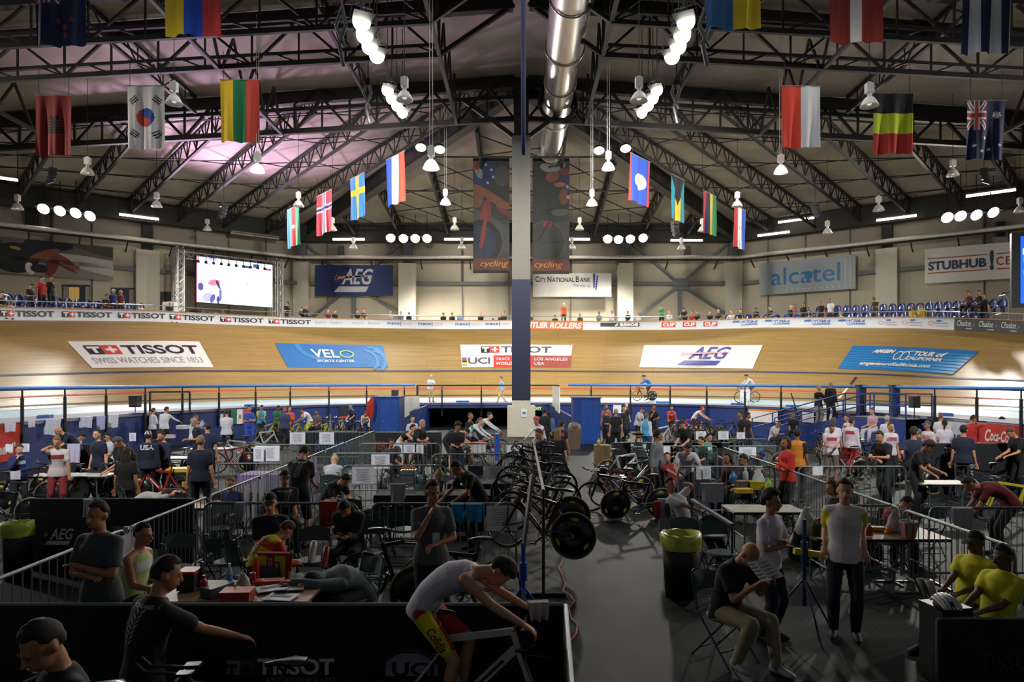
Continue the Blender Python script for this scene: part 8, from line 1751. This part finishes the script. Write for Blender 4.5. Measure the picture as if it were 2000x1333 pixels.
bike('dark bicycle with red details at the bottom left', 0, 0, rz=170, kinds=('spoke', 'spoke'), bars='drop', col='#5a1c1e', loc=(gx(160, 4.4), 4.4, 0), decal='#8a8884')
bike('black bicycle with white lettered down tube held at the bottom left', 0, 0, rz=186, kinds=('disc', 'disc'), col='#121315', loc=(gx(500, 4.7), 4.7, 0), decal='#9a9894')
bike('dark bicycle standing behind the grey t-shirt', 0, 0, rz=12, kinds=('spoke', 'spoke'), bars='drop', col='#1a1b1e', loc=(gx(770, 9.0), 9.0, 0))
bike('black time trial bicycle with orange fork near the grey t-shirt', 0, 0, rz=190, kinds=('spoke', 'disc'), col='#1a1b1e', loc=(gx(900, 8.0), 8.4, 0))
def stand(label, px, d, col='#1c4a94', h=1.3, arm='#b8b01c'):
 t = empty('work_stand', (gx(px, d), d, 0), label=label, cat='stand'); c = M(col, .4)
 m = MB(); m.cyl((0, 0, .3), (0, 0, h), .025, n=8); m.build('mast', c, t); m = MB(); m.cyl((0, 0, h * .62), (0, 0, h * .8), .045, n=8); m.build('collar', c, t)
 for k in range(3): a = R(120 * k + 30); member(t, 'leg', (0, 0, .62), (.45 * math.cos(a), .45 * math.sin(a), 0), .025, c, rnd=True)
 if arm: m = MB(); m.beam((-.12, 0, h * .72), (.38, 0, h * .66), .06, .07); m.build('arm', M(arm, .5), t)
 return t
stand('blue tripod work stand with a yellow arm behind the reading person', 1571, 7.9, '#122c58')
t = stand('tall blue and silver work stand in the aisle rack front', 1022, 7.6, '#1f4aa0', 1.1, None); m = MB(); m.beam((0, 0, 1.05), (.1, .05, 1.85), .05, .03); m.build('silver_tube', ALLOY, t)
stand('silver work stand by the navy shirt at the wall', 645, 31, '#8a8c90', 1.4, None)
# ------------------------------------------------------------ tables, chairs
table('cluttered folding table with bottles and boxes, front left', (gx(480, 7.05), 7.05, 0), 1.5, .72, top='#7a5a3c', cloth=None)
table('wooden topped snack table at the right', (gx(1700, 9.7), 9.7, 0), 1.85, .75, top='#7c6244')
table('low wooden table behind the black star lettered fence', (gx(330, 11.9), 11.9, 0), 1.7, .8, .76, top='#8a6238')
table('table with a lilac cover at the left pens', (gx(545, 16.0), 16.0, 0), 1.6, .7, top='#8a7a9c', cloth='#7c6c90')
table('white covered table with small cups left of the fern shirts', (gx(490, 13.4), 13.4, 0), 1.3, .6, top='#a8a4b8', cloth='#15161a')
table('black covered table with drawers and bottles, centre', (gx(850, 13.2), 13.2, 0), 2.2, .7, top='#202224', cloth='#121316')
table('black covered table with a laptop, centre', (gx(935, 14.2), 14.6, 0), 1.3, .6, top='#202224', cloth='#121316')
table('white folding table with snack boxes, right pens', (gx(1490, 11.6), 11.6, 0), 1.2, .7, top='#b4aea0')
table('long white table in front of the white cap, left pens', (gx(345, 19.4), 19.4, 0), 1.4, .6, top='#c4c2cc')
table('white table behind the phone caller, left', (gx(150, 15.8), 15.8, 0), 1.6, .6, top='#b8b8b4')
table('white topped table by the hung flag', (gx(420, 22), 22, 0), 1.6, .6, top='#c4c4cc')
table('table with green cups behind the reclining red shirt', (gx(1330, 17.2), 17.2, 0), 1.2, .6, top='#5a6a4a', cloth='#17191a')
table('small table with rags at the right pens', (gx(1835, 14.6), 14.6, 0), 1.1, .6, top='#8a8478')
for lab, px, d, rz in (('chair draped with a yellow and red jacket', 533, 7.9, 175), ('chair behind the grey polo at the fence', 318, 8.1, 60), ('empty chair beyond the singlet athlete', 345, 8.9, 20), ('chair behind the dark hooded jacket', 715, 9.7, 0), ('chair right of the skinsuit cyclist', 610, 9.3, 10),
     ('empty chair left of centre by the white fabric', 738, 11.2, 178), ('empty chair right of the white fabric', 790, 11.2, 178), ('chair with a white jersey on its back, right pens', 1392, 10.8, 175), ('chair in front of the yellow lined bin', 1345, 9.9, 0), ('empty chair beside the silver tube, right', 1410, 9.7, 10),
     ('empty green chair near the slumped dark red shirt, left one', 1725, 11.4, 178), ('empty green chair near the slumped dark red shirt, right one', 1806, 11.4, 178), ('chair in the second left pen', 600, 18.3, 180), ('chair in the third left pen', 683, 17.8, 175), ('chair seen at the centre fence', 1000, 19, 0), ('empty chair by the fern shirts', 690, 12.2, 180),
     ('chair by the sashed person', 448, 9.2, 180), ('chair under the curved fence end', 425, 11.3, 0)): chair('green grey folding ' + lab, (gx(px, d), d, 0), rz)
for q, p in SITS:
 w = p['label'].split()[:9]
 while w[-1] in 'a the in with and of left at on to from his by over an right black white dark red yellow'.split(): w.pop()
 chair('folding chair under the ' + ' '.join(w), q, p['f'], 'folding chairs that people sit on')
t = towel('yellow and red skinsuit top hung over a folding chair back', 535, 1080, 68, 55, 7.75, -5, '#8a2a1c', 3, 'team_jacket', 'jacket')
m = MB(); z1 = .30
for k, c in enumerate(((-.17, -.05), (.05, .17))): m.quad((c[0], -.075, -.02), (c[0], -.085, -z1), (c[1], -.085, -z1), (c[1], -.075, -.02))
m.build('yellow_panel', M('#c4a81c', .8), t); m = MB(); text(m, 'ESPANA', (-.12, -.025, .12, .025), lambda u, v: Vector((v, -.1, -u - .16)), .02); m.build('lettering', M('#c4a8a4', .8), t)
towel('white jersey with a dark arch print over a chair back', 1391, 945, 44, 36, 10.7, 0, '#b8b8c8', 8, 'jersey', 'jersey')
towel('red and white jacket hanging beside the reclining person', 1297, 975, 24, 65, 11.4, 0, '#b4b4c4', 9, 'jersey', 'jersey')
towel('orange red shirt hanging beside the reclining person', 1284, 980, 12, 36, 11.35, 0, '#b83a22', 10, 'jersey', 'jersey')
towel('orange and navy jacket draped on the barrier', 640, 980, 34, 48, 10.0, 0, '#a83c1c', 11, 'jacket', 'jacket')
for lab, x, y, w, h, dd, c, k in (('bright blue towel on the barrier, left one', 893, 985, 26, 34, 10.0, '#2a94c8', 1), ('bright blue towel on the barrier, right one', 926, 985, 34, 34, 10.0, '#2a94c8', 2), ('white towel hung on the near right barrier', 1880, 993, 40, 42, 9.6, '#b4b0b8', 3), ('white towel on the centre barrier', 885, 910, 12, 26, 14.5, '#b8b4b8', 4), ('white towel over the black star lettered fence', 172, 976, 17, 34, 10.38, '#b4b0b4', 5),
        ('white cloth by the singlet athlete', 252, 1030, 20, 48, 8.8, '#b4aeb4', 6), ('white towel behind the grey polo, on the diagonal fence', 470, 982, 18, 38, 10.0, '#aaaab8', 7), ('large white fabric hanging at the centre pens', 777, 946, 30, 40, 12.4, '#a8a8a4', 8), ('white sheet on the fence behind the phone caller', 145, 868, 25, 38, 16.5, '#b8b4c4', 9)): towel(lab, x, y, w, h, dd - .05, 0, c, k + 20)
n = 0
for x, y, w, h, dd, lb in ((581, 845, 30, 23, 24.4, 'left on the farthest left barrier'), (638, 845, 29, 23, 24.4, 'right on the farthest left barrier'), (522, 871, 48, 30, 19.2, 'wide on the second row barrier'), (773, 869, 26, 18, 19.2, 'left of the three before the coach'), (799, 869, 22, 18, 19.2, 'middle of the three before the coach'), (820, 869, 14, 18, 19.2, 'right of the three before the coach'), (743, 888, 36, 28, 16.9, 'with a green note on the third row barrier'),
       (709, 912, 43, 34, 14.5, 'large on the fourth row barrier'), (505, 874, 20, 28, 19.1, 'lilac at the second row fence end'), (968, 911, 40, 26, 14.3, 'behind the aisle bicycles'), (1007, 870, 34, 15, 19.2, 'behind the aisle rack far end'), (1370, 912, 20, 25, 14.4, 'pinned below the leaning white t-shirt'), (1381, 912, 16, 24, 14.35, 'second pinned below the leaning white t-shirt'), (980, 988, 60, 50, 9.95, 'large board low beside the dark red bicycle'),
       (1460, 874, 34, 24, 18.7, 'pair on the barrier under the turquoise bicycle'), (1369, 843, 20, 16, 20.7, 'left on the black screen below the ramp'), (1413, 843, 20, 16, 20.7, 'centre on the black screen below the ramp'), (1447, 845, 16, 13, 20.7, 'right on the black screen below the ramp'), (1597, 912, 20, 17, 14.4, 'on the barrier before the right hand bicycles'), (259, 846, 13, 16, 20.3, 'on the black screen, far left pens'), (18, 868, 15, 15, 17, 'left of the child'), (50, 867, 15, 16, 17, 'right of the child'),
       (30, 921, 20, 16, 12.5, 'pale square hanging at the far left bicycles'), (1300, 872, 18, 14, 18.9, 'beside the grey top')): sheet('white paper sheet ' + lb, x, y, w, h, dd - .06)
towel('crumpled white towel on the corner of the near black fence', 1052, 1176, 40, 34, 5.45, 8, '#b8b0b8', 41)
for q in (.09, .105, .12, .135, .33, .35, .37, .55, .57):
 A_ = G(-40, 1146, 1.1); B_3 = G(732, 842, 1.1); p = A_.lerp(B_3, q); t = empty('paper_sheet', (p.x + .04, p.y, 1.05), R(90), label='pale sheet tied inside the long left run of barriers', cat='paper', group='pale sheets on the left fence run'); m = MB(); m.quad((-.12, 0, -.75), (.12, 0, -.75), (.12, 0, 0), (-.12, 0, 0)); m.build('leaf', M('#8f8c98', .7), t)
# ------------------------------------------------------------ small things
def TT(px, py, z=.75): return G(px, py, z)
bottle('clear water bottle with a blue label on the front table', TT(448, 1146), lab='#3a8ac4', h=.24); bottle('dark green bottle on the front table', TT(395, 1148), '#1c3a24', '#3a7ac4', h=.27); bottle('red and black drinking bottle on the front table', TT(398, 1163), '#a8301c', '#a8301c', h=.2, r=.04); bottle('yellow and red sports bottle on the front table', TT(500, 1134), '#b82a1c', '#d0c41c', h=.27, r=.035)
can('red drink can on the front table', TT(494, 1141)); carton('orange cardboard box on the front table', TT(464, 1172), (.28, .2, .1), '#b0441c', 4); carton('red lidded black case on the front table', TT(371, 1150), (.18, .2, .2), '#1a1a1a', 0, lid='#b02a20'); carton('grey tilted case on the front table', TT(425, 1162), (.15, .28, .1), '#4a5058', -25); bag('crumpled silver bag on the front table', TT(475, 1152), .17, '#9aa09a', 20)
t = empty('lime', TT(461, 1156), label='green half lime on the front table', cat='fruit'); m = MB(); m.ball((0, 0, .035), (.05, .045, .038), 12, 8); m.build('fruit', M('#7aa83a', .5), t)
carton('orange flat box at the back of the front table', TT(525, 1140), (.3, .12, .04), '#b84a20', 8)
for k, (px, py, c, r_) in enumerate(((548, 1168, '#b4b0bc', -8), (565, 1150, '#a8a4a8', 12), (530, 1152, '#c4c0c4', 30))):
 t = empty('magazine', TT(px, py), R(r_), label='open %s on the front table, %s' % (('paper with notes', 'glossy magazine', 'rolled paper')[k], ('nearest', 'right', 'left')[k]), cat='paper'); m = MB(); m.box((0, 0, .006 + .004 * k), (.3, .22, .008)); m.build('cover', M(c, .5), t); m = MB(); m.box((0, .02, .013 + .004 * k), (.2, .06, .002)); m.build('print', M('#4a4a50', .6), t)
t = empty('remote_control', TT(549, 1160), R(5), label='small dark object on the notes, front table', cat='device'); m = MB(); m.box((0, 0, .025), (.14, .035, .02)); m.build('body', DARK, t); m = MB(); m.box((0, 0, .036), (.1, .02, .004)); m.build('keys', M('#55585a'), t)
t = empty('snack_bucket', TT(1775, 1050), label='white bucket with red vertical stripes on the snack table', cat='bucket'); m = MB(); m.lathe([(.001, 0), (.085, .004), (.115, .22), (.12, .225), (.112, .22)], n=24); m.build('tub', M('#c4c0bc', .5), t); m = MB()
for k in range(8): a = R(45 * k); m.quad(*[((r_) * math.cos(a + s * .16), r_ * math.sin(a + s * .16), z) for r_, s, z in ((.0875, -1, .01), (.0875, 1, .01), (.116, 1, .2), (.116, -1, .2))])
m.build('red_stripe', M('#a8242a', .5), t)
bag('white and red carrier bag on the snack table', TT(1748, 1038), .3, '#b8a4a4', 0, seed=4); bag('clear bag of supplies behind the striped bucket', TT(1768, 1034), .26, '#9a9a98', 30, seed=5); bag('white plastic bag hanging at the left of the snack table', G(1575, 1045, .72), .38, '#b8b8b4', 10, seed=6)
bottle('bottle with an olive body on the snack table', TT(1590, 1049), '#5a5c2c', '#c4c4c4', h=.25); bottle('green bottle with a red cap on the snack table', TT(1599, 1050), '#2c4a24', '#b82a1c', h=.26); bottle('red squeeze bottle on the snack table', TT(1698, 1048), '#b82a24', '#b82a24', h=.17, r=.045)
t = empty('orange', TT(1736, 1042), label='single orange on the snack table', cat='fruit'); m = MB(); m.ball((0, 0, .045), .045, 14, 8); m.build('peel', M('#d8701c', .6), t); m = MB(); m.ball((0, 0, .088), .006, 6, 4); m.build('stem', M('#3a4a1c'), t)
carton('yellow packet on the snack table', TT(1710, 1036), (.24, .12, .05), '#b89a1c', -10); carton('yellow fruit tray on the white right table', G(1452, 963, .75), (.3, .2, .08), '#b8981c', 8); carton('brown cake box on the white right table', G(1449, 955, .75), (.22, .2, .16), '#6a4a2a', 4); carton('yellow printed box on the white right table', G(1478, 956, .75), (.3, .2, .16), '#a8941c', -6)
bag('white supermarket bag on the white right table', G(1482, 950, .75), .34, '#b4b8b4', 0, seed=8); bag('light green bag on the white right table', G(1502, 960, .75), .22, '#8ab44a', 0, seed=9); bag('blue bag on the white right table', G(1432, 944, .75), .24, '#2c6a9a', 0, seed=10); bottle('tall clear jug on the white right table', G(1456, 948, .75), '#b4b8ba', h=.36, r=.06)
t = empty('drawer_tower', G(798, 946, .76), label='clear plastic drawer tower topped with oranges, centre table', cat='drawers'); m = MB(); m.box((0, 0, .15), (.3, .3, .3)); m.build('case', M('#6a6e72', .3), t)
for k in range(3): m = MB(); m.box((0, -.155, .055 + .095 * k), (.26, .015, .08)); m.build('drawer', M('#84888c', .3), t)
for k in range(5): t = empty('orange', G(790 + 4 * k, 915, 1.08) if False else Vector(t.location) * 0 + G(798, 946, .76) + Vector((-.11 + .055 * k, .02 * (k % 2), .3)), label='orange lying on top of the plastic drawers', cat='fruit', group='oranges on the plastic drawers'); m = MB(); m.ball((0, 0, .034), .034, 10, 6); m.build('peel', M('#d8761c', .6), t)
for lb, px, py, c, cp, h in (('clear green jar', 829, 944, '#4a6a4a', '#3a3c3c', .26), ('white squat tub', 815, 945, '#a8a89a', '#c4c4c0', .16), ('light blue spray bottle', 822, 947, '#6a9ab4', '#d4d4d4', .2), ('tall clear flask', 903, 938, '#3a6a94', '#2a4a6a', .24)): bottle(lb + ' on the centre table', G(px, py, .76), c, cp, h=h, r=.04 if h > .2 else .05)
t = empty('laptop', G(928, 932, .76), label='open dark laptop on the centre table', cat='laptop'); m = MB(); m.box((0, 0, .01), (.34, .24, .02)); m.build('base', DARK, t); m = MB(); m.box((0, .13, .12), (.34, .015, .22)); m.build('screen_lid', M('#1a2036', .4), t)
carton('stack of white papers on the centre table', G(915, 948, .76), (.32, .22, .03), '#b4b4bc', 5)
t = empty('foam_roller', G(971, 886, .85), label='tall bright blue roll standing at the trainers', cat='roll'); m = MB(); m.cyl((0, 0, -.2), (0, 0, .55), .07, n=14); m.build('roll', M('#1f54b4', .5), t); m = MB(); m.cyl((0, 0, .55), (0, 0, .57), .05, n=12); m.build('end', M('#c4c8d0'), t)
carton('white first aid cooler by the trainers', G(935, 884, .78), (.4, .3, .3), '#c4c4c0', 0, lid='#b83a34'); bottle('small bottle with a blue label by the trainers', G(962, 889, .85), '#a8c4d4', '#c43a2c', '#2a6ab4', .2)
for k, (px, py, w, lb) in enumerate(((352, 910, .5, 'upper'), (355, 955, .75, 'lower'))):
 t = empty('equipment_case', G(px, py, 0) if k else G(px, py + 70, 0), R(6), label='yellow and black equipment case, %s of two behind the red bicycle' % lb, cat='case'); h = .35 if k else .75
 m = MB(); m.box((0, 0, h / 2), (w, .4, h)); m.build('shell', M('#17181a' if not k else '#b89a12', .5), t); m = MB(); m.box((0, 0, h + .02), (w * 1.04, .42, .08)); m.build('lid', M('#c0a012', .5), t)
 m = MB(); [m.box((s * w * .3, -.21, h * .6), (.05, .03, .12)) for s in (-1, 1)]; m.build('latch', M('#c0a012', .5), t)
def bin_(label, px, d, r, h, liner, body='#1a1b1c'):
 t = empty('rubbish_bin', (gx(px, d), d, 0), label=label, cat='bin'); m = MB(); m.lathe([(.001, 0), (r * .8, .005), (r, h), (r * .96, h), (r * .78, .05)], n=24); m.build('drum', M(body, .6), t); m = MB(); rn = random.Random(4)
 P1 = [(r * 1.02, h - .18), (r * 1.06, h - .06), (r * 1.05, h + .015), (r * .95, h + .02), (r * .85, h - .1)]; m.lathe(P1, n=24); m.v = [(a + rn.uniform(-.008, .008), b + rn.uniform(-.008, .008), c + rn.uniform(-.015, .015)) for a, b, c in m.v]; m.build('liner', M(liner, .35, var=.2, scale=10), t); return t
bin_('black rubbish bin with a bright yellow liner right of the aisle', 1330, 9.2, .26, .84, '#b8c04a'); bin_('dark blue rubbish bin with a yellow green liner at the far left', 34, 10.0, .2, .82, '#a4b43a', '#10182c')
t = empty('dome_bin', (gx(1122, 29.2), 29.2, 0), label='brown dome topped litter bin beside the right blue cabinet', cat='bin'); m = MB(); m.cyl((0, 0, 0), (0, 0, .82), .25, .28, 18); m.build('drum', M('#5c4c3c', .6), t); m = MB(); m.lathe([(.29, .82), (.29, .9), (.25, 1.05), (.15, 1.13), (.001, 1.15)], n=18); m.build('dome_lid', M('#6a5a48', .5), t); m = MB(); m.box((0, -.26, .93), (.22, .08, .12)); m.build('flap', M('#4a3c30', .5), t)
t = empty('cable', G(1100, 1180, 0), label='orange extension cable lying along the aisle floor', cat='cable'); m = MB(); o = Vector(t.location); m.tube([G(a, b, .01) - o for a, b in ((1100, 1095), (1092, 1110), (1098, 1122), (1104, 1140), (1100, 1155), (1115, 1165), (1122, 1175), (1112, 1190), (1116, 1208), (1128, 1222), (1126, 1238), (1112, 1255), (1108, 1262), (1118, 1300), (1108, 1325), (1104, 1333))], .011, 6); m.build('flex', M('#b4542c', .6), t)
t = empty('bicycle_helmet', G(1846, 1188, .74), label='white vented helmet on the dark counter at the bottom right', cat='helmet'); m = MB()
for k in range(7): a = (k - 3) * .3; m.loft([((.1 * math.sin(a), -.13, .03), (.012, 0, 0), (0, 0, .012)), ((.115 * math.sin(a), -.05, .09 * math.cos(a) + .02), (.018, 0, 0), (0, 0, .014)), ((.11 * math.sin(a), .06, .1 * math.cos(a) + .02), (.018, 0, 0), (0, 0, .014)), ((.07 * math.sin(a), .14, .04), (.012, 0, 0), (0, 0, .012))], 6)
m.build('shell', M('#b8bcc0', .35), t); m = MB(); m.ball((0, 0, .03), (.095, .13, .075), 12, 8); m.build('liner', DARK, t)
carton('black upright case under the white helmet', G(1846, 1186, .7) * 1 - Vector((0, 0, .7)), (.32, .3, .73), '#0d0e10', 10)
t = empty('newspaper', G(1535, 1150, 1.0), R(35), label='folded newspaper held by the reading person', cat='newspaper')
for o in list(bpy.data.objects):
 if o.get('label', '').startswith('bald person in black shirt'):
  J_ = joints(POSES['read']); mw = Matrix.Translation(o.location) @ Matrix.Rotation(o.rotation_euler.z, 4, 'Z'); p = mw @ (((J_['wrL'] + J_['wrR']) / 2) + Vector((0, -.12, .1))); t.location = p; t.rotation_euler = (R(-50), 0, o.rotation_euler.z)
m = MB(); m.quad((-.17, 0, -.02), (0, .015, -.02), (0, .015, .24), (-.17, 0, .24)); m.quad((0, .015, -.02), (.17, 0, -.02), (.17, 0, .24), (0, .015, .24)); m.build('page', M('#8a868e', .7), t); m = MB(); [m.box((-.085 + .17 * (k % 2), -.004 - .0, .02 + .04 * (k // 2)), (.12, .002, .012)) for k in range(10)]; m.build('print', M('#3c3c42'), t)
for lb, px, py, d_, c in (('white sports shoe hanging at the bottom right', 1812, 1155, 7.4, '#a8a49c'), ('second white sports shoe hanging at the bottom right', 1795, 1150, 7.5, '#8f8c86'), ('white and pink shoe held by the skinsuit cyclist', 608, 1075, 8.2, '#b4aca8'), ('red shoe held by the hooded person', 633, 1085, 8.4, '#8a1c20')):
 t = empty('sports_shoe', W(px, py, d_), rz=R(40), rot=(R(60), R(20), R(40)), label=lb, cat='shoe'); m = MB(); m.loft([((0, .1, .03), (.02, 0, 0), (0, 0, .03)), ((0, .08, .045), (.036, 0, 0), (0, 0, .05)), ((0, .0, .04), (.038, 0, 0), (0, 0, .042)), ((0, -.1, .028), (.045, 0, 0), (0, 0, .026)), ((0, -.17, .02), (.02, 0, 0), (0, 0, .012))], 10); m.build('upper', M(c, .5), t); m = MB(); m.loft([((0, .1, .0), (.03, 0, 0), (0, 0, .01)), ((0, -.05, .0), (.042, 0, 0), (0, 0, .01)), ((0, -.17, .0), (.03, 0, 0), (0, 0, .01))], 8); m.build('sole', DARK, t)
t = empty('silver_tube', W(1390, 1004, 10.0), label='long silver tube slanting down in the right pens', cat='tube'); a = W(1351, 977, 10.6); b = W(1430, 1026, 9.6); m = MB(); m.beam(a - Vector(t.location), b - Vector(t.location), .06, .04); m.build('tube', ALLOY, t); m = MB(); m.cyl(b - Vector(t.location), Vector((b.x, b.y, 0)) - Vector(t.location), .015, n=6); m.cyl(a - Vector(t.location), Vector((a.x, a.y, 0)) - Vector(t.location), .015, n=6); m.build('support', IRON, t)
t = empty('cardboard_box', G(1178, 930, 0), label='tall cardboard box at the right edge of the aisle', cat='box'); m = MB(); m.box((0, .3, .45), (.45, .5, .9)); m.build('carton', M('#6a5434', .8), t); m = MB(); m.box((0, .3, .91), (.47, .52, .03)); m.build('flap', M('#7a6440', .8), t)
bottle('yellow mustard bottle on the cardboard box', Vector((gx(1174, 20.0), 20.6, .93)), '#c4b41c', '#c4b41c', h=.24, r=.05)
def cooler(lb, px, py, c, l, w=.5): carton(lb, G(px, py, .0), (w, .32, .34), c, 5, 'cooler', l, 'cooler')
cooler('red and white drinks cooler behind the phone caller', 92, 950, '#8a1c24', '#c9c4c8'); cooler('white cooler by the long white table', 388, 905, '#b4b4b8', '#c43a34'); cooler('white crate with red clips by the black screen', 1243, 905, '#b8b8bc', '#b8b8bc', .6)
carton('stack of boxes on the long white table', G(332, 856, .76), (.3, .25, .12), '#c4c4cc', 3, lid='#b83a34'); carton('white carton by the white jackets', G(357, 838, 1.0), (.4, .3, .14), '#c4c4c8', 0); bag('white bag with a blue edge by the wall', G(395, 838, .76), .35, '#a8a8b4'); bag('blue and yellow bag on the table by the hung flag', G(418, 828, .76), .32, '#2a52a4', seed=11)
for k, (px, py, c) in enumerate(((1230, 935, '#1c1d20'), (1560, 1090, '#17181b'), (1905, 1010, '#1a1b1e'), (640, 1140, '#1c8a44'), (745, 960, '#1c1d20'), (555, 1000, '#17181c'), (1370, 970, '#202226'), (60, 1010, '#14151a'), (1480, 1000, '#16171a'), (1700, 1100, '#141518'), (930, 985, '#7a2a18'), (1660, 985, '#17181b'))):
 if c == '#1c8a44': t = empty('resistance_band', G(722, 1142, 0), label='small green band lying on the floor behind the slumped hoodie', cat='band'); m = MB(); m.tube([(-.09, .02, .02), (-.04, -.02, .02), (.02, -.02, .02), (.08, .0, .02), (.1, .04, .02)], .014, 6); m.build('band', M('#1fa054'), t); continue
 bag('%s %s' % (('black', 'black', 'black', '', 'dark', 'black', 'dark grey', 'black', 'large black', 'black', 'rust red', 'dark')[k], ('kit bag under the right aisle bicycles', 'rucksack beside the arms crossed person', 'kit bag under the right towel', '', 'kit bag among the centre chairs', 'kit bag behind the sashed person', 'kit bag in the right middle pen', 'kit bag by the left bin', 'jacket heap behind the arms crossed person', 'kit bag under the snack table', 'bag under the centre table', 'kit bag behind the yellow crest')[k]), G(px, py, 0), (.5, .5, .5, 0, .4, .5, .5, .5, .8, .5, .35, .5)[k], c, 15 * k, 'kit_bag', k + 30)
